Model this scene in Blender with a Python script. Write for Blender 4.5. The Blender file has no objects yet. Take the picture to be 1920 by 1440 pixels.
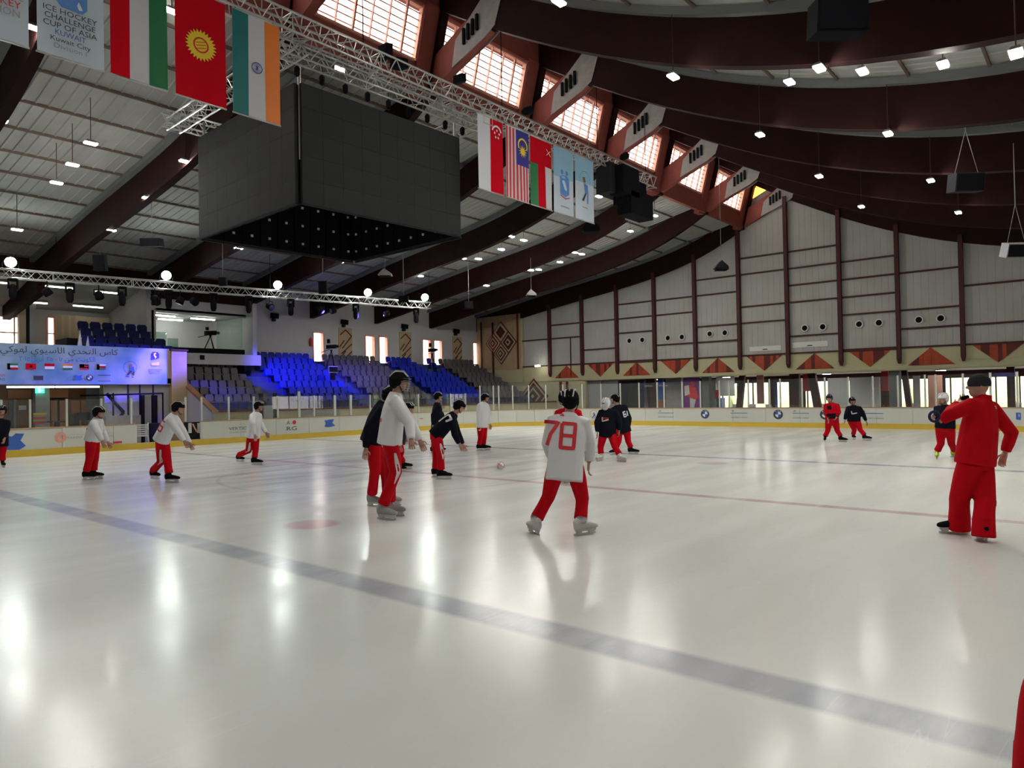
import bpy, bmesh, math, random
import numpy as np
from mathutils import Vector, Matrix
from mathutils.bvhtree import BVHTree
from mathutils.geometry import delaunay_2d_cdt
R = random.Random(7)
SC = bpy.context.scene
COL = SC.collection
PI = math.pi

# ------------------------------------------------------------------ camera
# world: X runs along the rink to the end wall, Y to the grandstand wall, Z up
EYE = np.array([0.0, 0.0, 1.6])
FPX, YAW, PITCH, ROLL = 1334.3, 0.700511, 0.016017, 0.017686
_F0 = np.array([math.cos(YAW), math.sin(YAW), 0.0]); _R0 = np.array([math.sin(YAW), -math.cos(YAW), 0.0]); _U0 = np.array([0, 0, 1.0])
CF = _F0*math.cos(PITCH) + _U0*math.sin(PITCH)
_U = -_F0*math.sin(PITCH) + _U0*math.cos(PITCH)
CR = math.cos(ROLL)*_R0 - math.sin(ROLL)*_U
CU = math.sin(ROLL)*_R0 + math.cos(ROLL)*_U
cd = bpy.data.cameras.new('camera'); cam = bpy.data.objects.new('camera', cd); COL.objects.link(cam)
cd.sensor_fit = 'HORIZONTAL'; cd.sensor_width = 36.0; cd.lens = FPX*36.0/1920.0; cd.clip_end = 500; cd.clip_start = 0.05
cam.matrix_world = Matrix(((CR[0], CU[0], -CF[0], EYE[0]), (CR[1], CU[1], -CF[1], EYE[1]), (CR[2], CU[2], -CF[2], EYE[2]), (0, 0, 0, 1)))
SC.camera = cam

# ------------------------------------------------------------------ world, sun, exposure
SC.view_settings.view_transform = 'Standard'; SC.view_settings.look = 'None'; SC.view_settings.gamma = 1.0
SC.view_settings.use_curve_mapping = False
SC.view_settings.exposure = 0.0
w = bpy.data.worlds.new('sky'); SC.world = w; w.use_nodes = True
nt = w.node_tree; nt.nodes.clear()
bg = nt.nodes.new('ShaderNodeBackground'); out = nt.nodes.new('ShaderNodeOutputWorld')
sk = nt.nodes.new('ShaderNodeTexSky'); sk.sky_type = 'HOSEK_WILKIE'; sk.turbidity = 6.0; sk.ground_albedo = 0.5
sk.sun_direction = (0.35, 0.55, 0.75)
mx = nt.nodes.new('ShaderNodeMixRGB'); mx.blend_type = 'MIX'; mx.inputs[0].default_value = 0.75
mx.inputs[2].default_value = (1.0, 0.93, 0.86, 1)
nt.links.new(sk.outputs[0], mx.inputs[1]); nt.links.new(mx.outputs[0], bg.inputs[0]); nt.links.new(bg.outputs[0], out.inputs[0])
bg.inputs[1].default_value = 9.0
SC.cycles.sample_clamp_indirect = 6.0
SC.cycles.max_bounces = 8; SC.cycles.diffuse_bounces = 4; SC.cycles.glossy_bounces = 3; SC.cycles.transmission_bounces = 6
SC.cycles.transparent_max_bounces = 12
SC.cycles.caustics_reflective = False; SC.cycles.caustics_refractive = False
sl = bpy.data.lights.new('sun', 'SUN'); sl.energy = 7.0; sl.angle = 0.02; sl.color = (1.0, 0.9, 0.78)
so = bpy.data.objects.new('sun', sl); COL.objects.link(so); so.location = (20, -45, 30)
so.rotation_euler = Vector((0.30, 0.62, -0.72)).to_track_quat('-Z', 'Y').to_euler()

# ------------------------------------------------------------------ pixel helpers: a photo pixel met with a real plane of the building
def ray(x, y): return CF + CR*(x-960)/FPX - CU*(y-720)/FPX
def onp(x, y, ax, v):
    d = ray(x, y); t = (v-EYE[ax])/d[ax]; return Vector(EYE+t*d)
def onX(x, y, v): return onp(x, y, 0, v)
def onY(x, y, v): return onp(x, y, 1, v)
def onZ(x, y, v=0.0): return onp(x, y, 2, v)
def onD(x, y, depth): return Vector(EYE + ray(x, y)*depth)
def depth_of(p): return float((np.array(p)-EYE) @ CF)

# ------------------------------------------------------------------ materials
def mat(name, col, rough=0.6, metal=0.0, emis=None, es=0.0, noise=None, spec=0.5, alpha=None, bump=None, coat=0.0):
    m = bpy.data.materials.new(name); m.use_nodes = True; n = m.node_tree; b = n.nodes['Principled BSDF']
    b.inputs['Base Color'].default_value = (*col, 1); b.inputs['Roughness'].default_value = rough; b.inputs['Metallic'].default_value = metal
    b.inputs['Specular IOR Level'].default_value = spec
    if coat: b.inputs['Coat Weight'].default_value = coat
    if emis: b.inputs['Emission Color'].default_value = (*emis, 1); b.inputs['Emission Strength'].default_value = es
    if alpha is not None: b.inputs['Alpha'].default_value = alpha
    if noise:
        sc, amt, col2 = noise
        tc = n.nodes.new('ShaderNodeTexCoord'); nz = n.nodes.new('ShaderNodeTexNoise'); nz.inputs['Scale'].default_value = sc; nz.inputs['Detail'].default_value = 5
        mp = n.nodes.new('ShaderNodeMapRange'); mp.inputs['From Min'].default_value = 0.35; mp.inputs['From Max'].default_value = 0.7
        mp.inputs['To Max'].default_value = amt
        mr = n.nodes.new('ShaderNodeMixRGB'); mr.inputs[1].default_value = (*col, 1); mr.inputs[2].default_value = (*col2, 1)
        n.links.new(tc.outputs['Object'], nz.inputs['Vector']); n.links.new(nz.outputs['Fac'], mp.inputs['Value']); n.links.new(mp.outputs[0], mr.inputs[0])
        n.links.new(mr.outputs[0], b.inputs['Base Color'])
        if bump:
            bp = n.nodes.new('ShaderNodeBump'); bp.inputs['Strength'].default_value = bump; bp.inputs['Distance'].default_value = 0.02
            n.links.new(nz.outputs['Fac'], bp.inputs['Height']); n.links.new(bp.outputs[0], b.inputs['Normal'])
    return m
M = {}
def mk(k, *a, **kw): M[k] = mat(k, *a, **kw); return M[k]
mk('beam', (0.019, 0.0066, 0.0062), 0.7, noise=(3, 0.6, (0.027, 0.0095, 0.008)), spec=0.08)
mk('litred', (0.23, 0.058, 0.046), 0.65, noise=(4, 0.6, (0.28, 0.078, 0.06)), spec=0.2)  # red lifted above the beam tone: clerestory light put into the colour
mk('frame', (0.060, 0.018, 0.018), 0.6, spec=0.2)
mk('deck', (0.40, 0.405, 0.375), 0.7, noise=(1.6, 0.5, (0.33, 0.33, 0.305)), spec=0.15)
mk('soffit', (0.15, 0.16, 0.16), 0.7, spec=0.2)
mk('purlin', (0.13, 0.095, 0.075), 0.7, spec=0.15)
mk('cladding', (0.40, 0.40, 0.37), 0.6, noise=(0.9, 0.6, (0.33, 0.32, 0.285)), spec=0.2)
mk('cream', (0.46, 0.43, 0.27), 0.6, noise=(1.4, 0.4, (0.40, 0.37, 0.23)), spec=0.2)
mk('panelwood', (0.42, 0.30, 0.17), 0.6, noise=(2.0, 0.5, (0.34, 0.24, 0.14)))
mk('redtri', (0.36, 0.060, 0.024), 0.6, noise=(3.0, 0.6, (0.24, 0.04, 0.02)), spec=0.2)
mk('dkred', (0.11, 0.022, 0.018), 0.6, spec=0.2)
mk('whitewall', (0.46, 0.45, 0.455), 0.7, noise=(1.2, 0.35, (0.40, 0.39, 0.39)), spec=0.2)
mk('steelgrey', (0.34, 0.33, 0.32), 0.6, 0.0, noise=(6, 0.6, (0.25, 0.24, 0.23)), spec=0.2)
mk('alu', (0.55, 0.55, 0.53), 0.35, 0.75)
mk('black', (0.007, 0.007, 0.009), 0.85, spec=0.06)
mk('blackgrey', (0.020, 0.020, 0.023), 0.8, spec=0.1)
mk('screen', (0.030, 0.031, 0.031), 0.75, noise=(1.2, 0.5, (0.023, 0.024, 0.024)), spec=0.12)
mk('lamp', (1, 1, 1), 0.4, emis=(1.0, 0.97, 0.90), es=430.0)
mk('flood', (1, 1, 1), 0.4, emis=(0.90, 1.0, 0.93), es=170.0)
mk('tube', (1, 1, 1), 0.4, emis=(0.93, 1.0, 0.88), es=5.0)
mk('tubebright', (1, 1, 1), 0.4, emis=(0.93, 1.0, 0.88), es=34.0)
mk('lampbox', (0.25, 0.24, 0.2), 0.4, 0.5)
mk('board', (0.62, 0.63, 0.57), 0.4, noise=(1.0, 0.3, (0.56, 0.57, 0.51)), spec=0.3)
mk('kick', (0.62, 0.43, 0.05), 0.4)
mk('caprail', (0.42, 0.25, 0.12), 0.5)
mk('post', (0.60, 0.62, 0.56), 0.4, 0.2)
mk('concrete', (0.20, 0.20, 0.20), 0.8, noise=(3, 0.5, (0.15, 0.15, 0.15)))
mk('stand', (0.055, 0.075, 0.20), 0.7, noise=(2, 0.5, (0.045, 0.06, 0.15)), spec=0.2)
mk('seatblue', (0.006, 0.016, 0.34), 0.55, spec=0.2)
mk('seatnavy', (0.006, 0.008, 0.055), 0.6, spec=0.15)
mk('seatgrey', (0.085, 0.076, 0.082), 0.55, spec=0.2)
mk('red', (0.50, 0.003, 0.010), 0.8, noise=(9, 0.5, (0.40, 0.002, 0.008)), spec=0.08)
mk('jerseywhite', (0.80, 0.80, 0.82), 0.85, spec=0.1)
mk('jerseyblack', (0.006, 0.007, 0.013), 0.85, spec=0.08)
mk('navy', (0.008, 0.010, 0.04), 0.6, spec=0.15)
mk('skin', (0.45, 0.24, 0.17), 0.55)
mk('white', (0.80, 0.80, 0.80), 0.5)
mk('offwhite', (0.62, 0.62, 0.58), 0.5)
mk('grey', (0.30, 0.30, 0.31), 0.5)
mk('silver', (0.6, 0.6, 0.62), 0.25, 0.9)
mk('redprint', (0.62, 0.02, 0.03), 0.6)
mk('blueprint', (0.03, 0.11, 0.42), 0.5)
mk('darkprint', (0.03, 0.03, 0.05), 0.6)
mk('greyprint', (0.30, 0.30, 0.30), 0.6)
mk('yellow', (0.85, 0.62, 0.03), 0.6)
mk('green', (0.01, 0.16, 0.05), 0.6)
mk('teal', (0.0, 0.14, 0.14), 0.6)
mk('orange', (0.80, 0.20, 0.02), 0.6)
mk('flagred', (0.52, 0.003, 0.012), 0.8, spec=0.08)
mk('flagwhite', (0.62, 0.63, 0.67), 0.7)
mk('flagblue', (0.03, 0.025, 0.25), 0.7)
mk('purple', (0.16, 0.02, 0.20), 0.5)
mk('wood', (0.28, 0.12, 0.05), 0.5, noise=(5, 0.5, (0.2, 0.08, 0.03)))
mk('curtain', (0.55, 0.42, 0.28), 0.8)
mk('lime', (0.45, 0.65, 0.02), 0.5)
mk('pavement', (0.55, 0.52, 0.45), 0.8)
mk('leafgreen', (0.50, 0.56, 0.34), 0.8)
mk('bar', (0.70, 0.34, 0.25), 0.6)
def glass(name, tint, refl=0.08, rough=0.02, haze=0.0):
    m = bpy.data.materials.new(name); m.use_nodes = True; n = m.node_tree; n.nodes.clear()
    o = n.nodes.new('ShaderNodeOutputMaterial'); t = n.nodes.new('ShaderNodeBsdfTransparent'); g = n.nodes.new('ShaderNodeBsdfGlossy')
    t.inputs[0].default_value = (*tint, 1); g.inputs['Roughness'].default_value = rough
    mxs = n.nodes.new('ShaderNodeMixShader'); mxs.inputs[0].default_value = refl
    n.links.new(t.outputs[0], mxs.inputs[1]); n.links.new(g.outputs[0], mxs.inputs[2])
    last = mxs
    if haze:
        d = n.nodes.new('ShaderNodeBsdfDiffuse'); d.inputs[0].default_value = (0.6, 0.65, 0.62, 1)
        m2 = n.nodes.new('ShaderNodeMixShader'); m2.inputs[0].default_value = haze
        n.links.new(mxs.outputs[0], m2.inputs[1]); n.links.new(d.outputs[0], m2.inputs[2]); last = m2
    n.links.new(last.outputs[0], o.inputs[0]); M[name] = m
    return m
glass('glass', (0.93, 0.96, 0.95), 0.05, haze=0.05)
glass('milkglass', (1.0, 0.97, 0.94), 0.02, haze=0.06)
mk('lampweak', (1, 1, 1), 0.4, emis=(1.0, 0.97, 0.9), es=22.0)
glass('orangeglass', (1.0, 0.30, 0.04), 0.03)
glass('greenglass', (0.72, 0.86, 0.80), 0.06, haze=0.12)

# ------------------------------------------------------------------ object helpers
def place(o, name, parent):
    o.name = name
    COL.objects.link(o)
    if parent is not None: o.parent = parent
def wloc(p):
    v = Vector((0, 0, 0))
    while p is not None: v = v + p.location; p = p.parent
    return v
def tag(o, label=None, cat=None, group=None, kind=None):
    if label: o['label'] = label
    if cat: o['category'] = cat
    if group: o['group'] = group
    if kind: o['kind'] = kind
    return o
def empty(name, loc=(0, 0, 0), label=None, cat=None, group=None, kind=None, rz=0.0, parent=None):
    o = bpy.data.objects.new(name, None); place(o, name, parent); o.location = loc; o.rotation_euler.z = rz; o.empty_display_size = 0.2
    return tag(o, label, cat, group, kind)
class MB:
    """collects world (or local) geometry and links it as one mesh object"""
    def __init__(s): s.v = []; s.f = []; s.m = []; s.sm = []
    def add(s, vs, fs, mi=0, smooth=False):
        b = len(s.v); s.v += [tuple(map(float, q)) for q in vs]; s.f += [tuple(i+b for i in f) for f in fs]; s.m += [mi]*len(fs); s.sm += [smooth]*len(fs); return s
    def box(s, x0, x1, y0, y1, z0, z1, mi=0):
        return s.add([(x0, y0, z0), (x1, y0, z0), (x1, y1, z0), (x0, y1, z0), (x0, y0, z1), (x1, y0, z1), (x1, y1, z1), (x0, y1, z1)],
                     [(0, 3, 2, 1), (4, 5, 6, 7), (0, 1, 5, 4), (1, 2, 6, 5), (2, 3, 7, 6), (3, 0, 4, 7)], mi)
    def obox(s, c, ax, ay, az, mi=0):
        """box about c with half axes ax, ay, az (vectors)"""
        c, ax, ay, az = map(Vector, (c, ax, ay, az)); V = []
        for k in (-1, 1):
            for (i, j) in ((-1, -1), (1, -1), (1, 1), (-1, 1)): V.append(c+ax*i+ay*j+az*k)
        return s.add(V, [(0, 3, 2, 1), (4, 5, 6, 7), (0, 1, 5, 4), (1, 2, 6, 5), (2, 3, 7, 6), (3, 0, 4, 7)], mi)
    def quad(s, a, b, c, d, mi=0): return s.add([a, b, c, d], [(0, 1, 2, 3)], mi)
    def prism(s, poly, h, mi=0):
        """poly: 3-D points; extruded by vector h"""
        n = len(poly); h = Vector(h); V = [Vector(q) for q in poly]; V += [q+h for q in V]
        return s.add(V, [tuple(range(n))[::-1], tuple(range(n, 2*n))]+[(i, (i+1) % n, n+(i+1) % n, n+i) for i in range(n)], mi)
    def tube(s, pts, rad, n=6, mi=0, cap=True, smooth=True, sq=None, up=None):
        """loft along pts; rad: number / list / list of (rx, ry)"""
        pts = [Vector(q) for q in pts]; k = len(pts)
        if not isinstance(rad, (list, tuple)): rad = [rad]*k
        V = []
        upv = Vector(up) if up is not None else None
        prev = None
        for i, q in enumerate(pts):
            d = (pts[min(i+1, k-1)]-pts[max(i-1, 0)])
            if d.length < 1e-9: d = Vector((0, 0, 1))
            d.normalize()
            if upv is not None: a = upv - d*upv.dot(d)
            elif prev is not None: a = prev - d*prev.dot(d)
            else: a = Vector((0, 0, 1)) - d*d.z if abs(d.z) < 0.9 else Vector((1, 0, 0)) - d*d.x
            if a.length < 1e-6: a = d.orthogonal()
            a.normalize(); prev = a; b = d.cross(a)
            r = rad[i]; ra, rb = r if isinstance(r, (list, tuple)) else (r, r)
            for j in range(n):
                t = 2*PI*(j+0.5)/n; V.append(q+a*(ra*math.cos(t))+b*(rb*math.sin(t)))
        F = [(i*n+j, i*n+(j+1) % n, (i+1)*n+(j+1) % n, (i+1)*n+j) for i in range(k-1) for j in range(n)]
        if cap: F += [tuple(range(n))[::-1], tuple(range((k-1)*n, k*n))]
        return s.add(V, F, mi, smooth)
    def ball(s, c, r, n=10, m=7, mi=0, mx3=None, lo=0.0, hi=1.0):
        """ellipsoid; r number or (rx,ry,rz); mx3 optional 3x3 rotation; lo/hi cut in latitude (0 bottom, 1 top)"""
        c = Vector(c); r = (r, r, r) if not isinstance(r, (list, tuple)) else r; V = []
        for i in range(m+1):
            ph = -PI/2+PI*(lo+(hi-lo)*i/m)
            for j in range(n):
                t = 2*PI*j/n; q = Vector((r[0]*math.cos(ph)*math.cos(t), r[1]*math.cos(ph)*math.sin(t), r[2]*math.sin(ph)))
                V.append(c+(mx3 @ q if mx3 is not None else q))
        F = [(i*n+j, i*n+(j+1) % n, (i+1)*n+(j+1) % n, (i+1)*n+j) for i in range(m) for j in range(n)]
        F += [tuple(range(n))[::-1], tuple(range(m*n, (m+1)*n))]
        return s.add(V, F, mi, True)
    def lathe(s, c, prof, n=16, mi=0, axis=None, smooth=True):
        """prof: (r, t) along axis"""
        c = Vector(c); ax = Vector(axis or (0, 0, 1)).normalized(); a = ax.orthogonal().normalized(); b = ax.cross(a); V = []
        for r, t in prof:
            for j in range(n):
                q = 2*PI*j/n; V.append(c+ax*t+a*(r*math.cos(q))+b*(r*math.sin(q)))
        k = len(prof)
        F = [(i*n+j, i*n+(j+1) % n, (i+1)*n+(j+1) % n, (i+1)*n+j) for i in range(k-1) for j in range(n)]
        F += [tuple(range(n))[::-1], tuple(range((k-1)*n, k*n))]
        return s.add(V, F, mi, smooth)
    def mesh(s, name, mats, off=Vector((0, 0, 0))):
        me = bpy.data.meshes.new(name)
        me.from_pydata([(a-off.x, b-off.y, c-off.z) for a, b, c in s.v], [], s.f)
        for m in (mats if isinstance(mats, (list, tuple)) else [mats]): me.materials.append(m)
        me.polygons.foreach_set('material_index', s.m); me.polygons.foreach_set('use_smooth', s.sm); me.update()
        return me
    def build(s, name, mats, parent=None, kind=None, origin=None, local=False):
        """world coordinates in; the object sits at its own origin (given) or at its parent's"""
        p = Vector((0, 0, 0)) if local else wloc(parent)
        og = Vector(origin) if origin is not None else p
        me = s.mesh(name, mats, Vector((0, 0, 0)) if local else og)
        o = bpy.data.objects.new(name, me); place(o, name, parent)
        if origin is not None and not local: o.location = og-p
        if kind: o['kind'] = kind
        return o
def inst(src, name, parent=None, loc=(0, 0, 0), rz=None):
    o = bpy.data.objects.new(name, src); place(o, name, parent); o.location = loc
    if rz is not None: o.rotation_euler.z = rz
    return o
def copy_tree(src, loc=None, rz=None, parent=None):
    c = src.copy(); COL.objects.link(c); c.parent = parent
    if loc is not None: c.location = loc
    if rz is not None: c.rotation_euler.z = rz
    for ch in list(src.children): copy_tree(ch, parent=c)
    return c
def interp(P, t):
    if t <= P[0][0]: return P[0][1]
    for (a, b), (c, d) in zip(P, P[1:]):
        if t <= c: return b+(d-b)*(t-a)/(c-a)
    return P[-1][1]
def smooth_curve(P):
    xs = np.array([q[0] for q in P]); zs = np.array([q[1] for q in P])
    co = np.polyfit(xs, zs, 4); return lambda t: float(np.polyval(co, t))
# ------------------------------------------------------------------ ice sheet and ground
XEND, YLEFT, YRIGHT = 31.4, 25.3, -1.5
RC = 7.5
def ice_material():
    m = bpy.data.materials.new('ice'); m.use_nodes = True; n = m.node_tree; L = n.links.new; b = n.nodes['Principled BSDF']
    tc = n.nodes.new('ShaderNodeTexCoord'); sep = n.nodes.new('ShaderNodeSeparateXYZ'); L(tc.outputs['Object'], sep.inputs[0])
    wob = n.nodes.new('ShaderNodeTexNoise'); wob.inputs['Scale'].default_value = 3.0; L(tc.outputs['Object'], wob.inputs['Vector'])
    def math_(op, a, c=None, clamp=False):
        q = n.nodes.new('ShaderNodeMath'); q.operation = op; q.use_clamp = clamp
        for i, v in enumerate((a, c)):
            if v is None: continue
            if isinstance(v, (int, float)): q.inputs[i].default_value = v
            else: L(v, q.inputs[i])
        return q.outputs[0]
    def band(coord, pos, hw, soft):
        d = math_('ABSOLUTE', math_('SUBTRACT', coord, pos)); d = math_('SUBTRACT', hw+soft, d); return math_('DIVIDE', d, soft*2, True)
    def ring(cx, cy, r, hw, soft, disc=False):
        dx = math_('SUBTRACT', sep.outputs[0], cx); dy = math_('SUBTRACT', sep.outputs[1], cy)
        d = math_('SQRT', math_('ADD', math_('MULTIPLY', dx, dx), math_('MULTIPLY', dy, dy)))
        if disc: return math_('DIVIDE', math_('SUBTRACT', r+soft, d), soft*2, True)
        return band(d, r, hw, soft)
    col = None
    mixn = n.nodes.new('ShaderNodeTexNoise'); mixn.inputs['Scale'].default_value = 0.35; mixn.inputs['Detail'].default_value = 4; L(tc.outputs['Object'], mixn.inputs['Vector'])
    base = n.nodes.new('ShaderNodeMixRGB'); base.inputs[1].default_value = (0.80, 0.835, 0.805, 1); base.inputs[2].default_value = (0.71, 0.74, 0.70, 1)
    L(mixn.outputs['Fac'], base.inputs[0]); col = base.outputs[0]
    def over(c, fac, rgb, amt):
        q = n.nodes.new('ShaderNodeMixRGB'); L(math_('MULTIPLY', fac, amt), q.inputs[0]); L(c, q.inputs[1]); q.inputs[2].default_value = (*rgb, 1); return q.outputs[0]
    # skated, dirtier centre ice
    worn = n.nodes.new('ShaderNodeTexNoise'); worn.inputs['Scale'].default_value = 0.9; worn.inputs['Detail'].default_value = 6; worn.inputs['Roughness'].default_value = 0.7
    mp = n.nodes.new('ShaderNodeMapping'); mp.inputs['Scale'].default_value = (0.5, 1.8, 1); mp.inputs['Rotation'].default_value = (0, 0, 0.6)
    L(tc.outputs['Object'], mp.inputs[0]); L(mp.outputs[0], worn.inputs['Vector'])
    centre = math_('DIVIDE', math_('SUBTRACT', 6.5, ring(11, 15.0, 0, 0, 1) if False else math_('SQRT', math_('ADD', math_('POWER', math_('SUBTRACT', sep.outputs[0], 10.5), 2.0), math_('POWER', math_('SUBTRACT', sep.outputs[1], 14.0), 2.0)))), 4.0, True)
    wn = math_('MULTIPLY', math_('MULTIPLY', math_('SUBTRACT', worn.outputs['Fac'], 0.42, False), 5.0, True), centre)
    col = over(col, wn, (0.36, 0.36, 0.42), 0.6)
    brk = math_('ADD', math_('MULTIPLY', math_('SUBTRACT', worn.outputs['Fac'], 0.34, True), 2.4, True), 0.62, True)
    col = over(col, math_('MULTIPLY', band(sep.outputs[0], 3.86, 0.16, 0.035), brk), (0.36, 0.385, 0.475), 0.80)
    col = over(col, math_('MULTIPLY', band(sep.outputs[0], 10.25, 0.11, 0.03), brk), (0.46, 0.19, 0.24), 0.6)
    col = over(col, math_('MULTIPLY', band(sep.outputs[0], 16.4, 0.14, 0.03), brk), (0.20, 0.23, 0.38), 0.75)
    col = over(col, band(sep.outputs[0], 29.3, 0.04, 0.03), (0.55, 0.2, 0.25), 0.5)
    col = over(col, ring(5.3, 7.85, 0.34, 0, 0.05, True), (0.58, 0.25, 0.27), 0.6)
    col = over(col, ring(15.1, 6.9, 0.34, 0, 0.05, True), (0.50, 0.32, 0.40), 0.5)
    col = over(col, ring(10.25, 12.0, 3.6, 0.03, 0.03), (0.25, 0.25, 0.35), 0.3)
    # skate scratches: thin stretched noise
    for k, (rot, sc) in enumerate(((0.5, 1.0), (1.3, 1.3), (-0.4, 0.8))):
        m2 = n.nodes.new('ShaderNodeMapping'); m2.inputs['Rotation'].default_value = (0, 0, rot); m2.inputs['Scale'].default_value = (0.16*sc, 2.6*sc, 1)
        z = n.nodes.new('ShaderNodeTexNoise'); z.inputs['Scale'].default_value = 1.6; z.inputs['Detail'].default_value = 3; z.inputs['Distortion'].default_value = 0.6
        L(tc.outputs['Object'], m2.inputs[0]); L(m2.outputs[0], z.inputs['Vector'])
        f = math_('SUBTRACT', 1.0, math_('MULTIPLY', math_('ABSOLUTE', math_('SUBTRACT', z.outputs['Fac'], 0.5)), 170.0), True)
        g = n.nodes.new('ShaderNodeTexNoise'); g.inputs['Scale'].default_value = 0.5+0.2*k; L(tc.outputs['Object'], g.inputs['Vector'])
        f = math_('MULTIPLY', f, math_('MULTIPLY', math_('SUBTRACT', g.outputs['Fac'], 0.52, True), 7.0, True))
        col = over(col, f, (0.86, 0.89, 0.88), 0.5)
    snow = n.nodes.new('ShaderNodeTexNoise'); snow.inputs['Scale'].default_value = 0.55; snow.inputs['Detail'].default_value = 7
    m3 = n.nodes.new('ShaderNodeMapping'); m3.inputs['Scale'].default_value = (0.45, 2.6, 1); m3.inputs['Rotation'].default_value = (0, 0, -0.7)
    L(tc.outputs['Object'], m3.inputs[0]); L(m3.outputs[0], snow.inputs['Vector'])
    sf = math_('MULTIPLY', math_('SUBTRACT', snow.outputs['Fac'], 0.40, True), 2.0, True)
    col = over(col, sf, (0.88, 0.91, 0.89), 0.42)
    L(col, b.inputs['Base Color'])
    b.inputs['Specular IOR Level'].default_value = 0.36
    # the ice skin is a smooth wet film that is cut by snowy patches
    rg = n.nodes.new('ShaderNodeMapRange'); rg.inputs['From Min'].default_value = 0.4; rg.inputs['From Max'].default_value = 0.65
    rg.inputs['To Min'].default_value = 0.19; rg.inputs['To Max'].default_value = 0.25; L(snow.outputs['Fac'], rg.inputs['Value']); L(rg.outputs[0], b.inputs['Roughness'])
    bp = n.nodes.new('ShaderNodeBump'); bp.inputs['Strength'].default_value = 0.06; bp.inputs['Distance'].default_value = 0.02
    bz = n.nodes.new('ShaderNodeTexNoise'); bz.inputs['Scale'].default_value = 9; bz.inputs['Detail'].default_value = 3; L(tc.outputs['Object'], bz.inputs['Vector'])
    L(bz.outputs['Fac'], bp.inputs['Height']); L(bp.outputs[0], b.inputs['Normal'])
    return m
M['ice'] = ice_material()
def rink_path(off=0.0, x0=-9.0, step=0.5):
    """points along the dasher boards: stand side, corner, end, corner, near side; off > 0 lies outside"""
    P = []; xe = XEND-RC
    x = x0
    while x < xe-0.01: P.append((x, YLEFT+off)); x += 1.5
    for k in range(13):
        a = PI/2-PI/2*k/12; P.append((xe+(RC+off)*math.cos(a), YLEFT-RC+(RC+off)*math.sin(a)))
    y = YLEFT-RC-1.5
    while y > YRIGHT+RC+0.5: P.append((XEND+off, y)); y -= 1.5
    for k in range(13):
        a = -PI/2*k/12; P.append((xe+(RC+off)*math.cos(a), YRIGHT+RC+(RC+off)*math.sin(a)))
    x = xe-1.5
    while x > x0: P.append((x, YRIGHT-off)); x -= 1.5
    P.append((x0, YRIGHT-off))
    return P
rp = rink_path(0.03)
mb = MB(); mb.add([(x, y, 0.0) for x, y in rp], [tuple(range(len(rp)))[::-1]])
floor = mb.build('floor', M['ice'], kind='structure')
mb = MB(); mb.box(-12, 60, -12, 60, -0.3, -0.02)
ground = mb.build('floor', M['concrete'], kind='structure')

# ------------------------------------------------------------------ roof profile (metres)
XB = [35.7-4.4*k for k in range(11)]
zL = smooth_curve([(14.38, 9.95), (15.6, 9.25), (16.9, 8.75), (19.37, 8.10), (21.85, 7.67), (24.37, 7.28), (26.8, 6.95), (29.32, 6.55), (31.5, 6.2), (33.1, 5.95)])
zR = smooth_curve([(13.82, 12.18), (13.0, 11.65), (11.97, 10.98), (10.72, 10.33), (9.57, 9.79), (8.38, 9.16), (7.12, 8.58), (5.83, 8.08), (4.69, 7.72), (3.52, 7.45), (2.65, 7.32), (0, 7.1), (-3, 7.15), (-6, 7.5), (-9, 8.2)])
BD = 0.86
ceil_l = MB(); ceil_r = MB()
def strip(mb, f, ys, x0, x1, t=0.12):
    V = []; F = []
    for y in ys:
        z = f(y); V += [(x0, y, z), (x1, y, z), (x0, y, z+t), (x1, y, z+t)]
    for i in range(len(ys)-1):
        a = 4*i; b = a+4
        F += [(a, b, b+1, a+1), (a+2, a+3, b+3, b+2), (a, a+2, b+2, b), (a+1, b+1, b+3, a+3)]
    F += [(0, 1, 3, 2), (4*(len(ys)-1), 4*(len(ys)-1)+2, 4*(len(ys)-1)+3, 4*(len(ys)-1)+1)]
    mb.add(V, F)
ysL = [14.5+0.93*k for k in range(21)]; ysR = [13.75-0.95*k for k in range(25)]
DK = BD+0.30
def zdl(y): return zL(y)-0.68*min(1.0, max(0.0, (17.2-y)/2.7))**1.3     # the deck dips behind the fascia under the windows
strip(ceil_l, lambda y: zdl(y)+DK+0.06, ysL, -12, 36.2)
strip(ceil_r, lambda y: zR(y)+DK+0.12, ysR[::-1], -12, 36.2)
ceil_left = ceil_l.build('ceiling', M['soffit'], kind='structure')
ceil_right = ceil_r.build('ceiling', M['soffit'], kind='structure')
def beam_mesh(f, ys, depth, w=0.24):
    mb = MB(); V = []; F = []
    for y in ys:
        z = f(y)
        V += [(-w/2, y, z), (w/2, y, z), (w/2, y, z+depth), (-w/2, y, z+depth)]
    for i in range(len(ys)-1):
        a = 4*i; b = a+4
        F += [(a, b, b+1, a+1), (a+1, b+1, b+2, a+2), (a+2, b+2, b+3, a+3), (a+3, b+3, b, a)]
    F += [(0, 1, 2, 3), (4*len(ys)-1, 4*len(ys)-2, 4*len(ys)-3, 4*len(ys)-4)]
    mb.add(V, F); return mb
yl = [14.38+k*(33.1-14.38)/26 for k in range(27)]; yr = [13.85-k*(13.85+9)/30 for k in range(31)]
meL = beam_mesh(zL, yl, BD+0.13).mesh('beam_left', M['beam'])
meR = beam_mesh(zR, yr, BD+0.13).mesh('beam_right', M['beam'])
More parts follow.
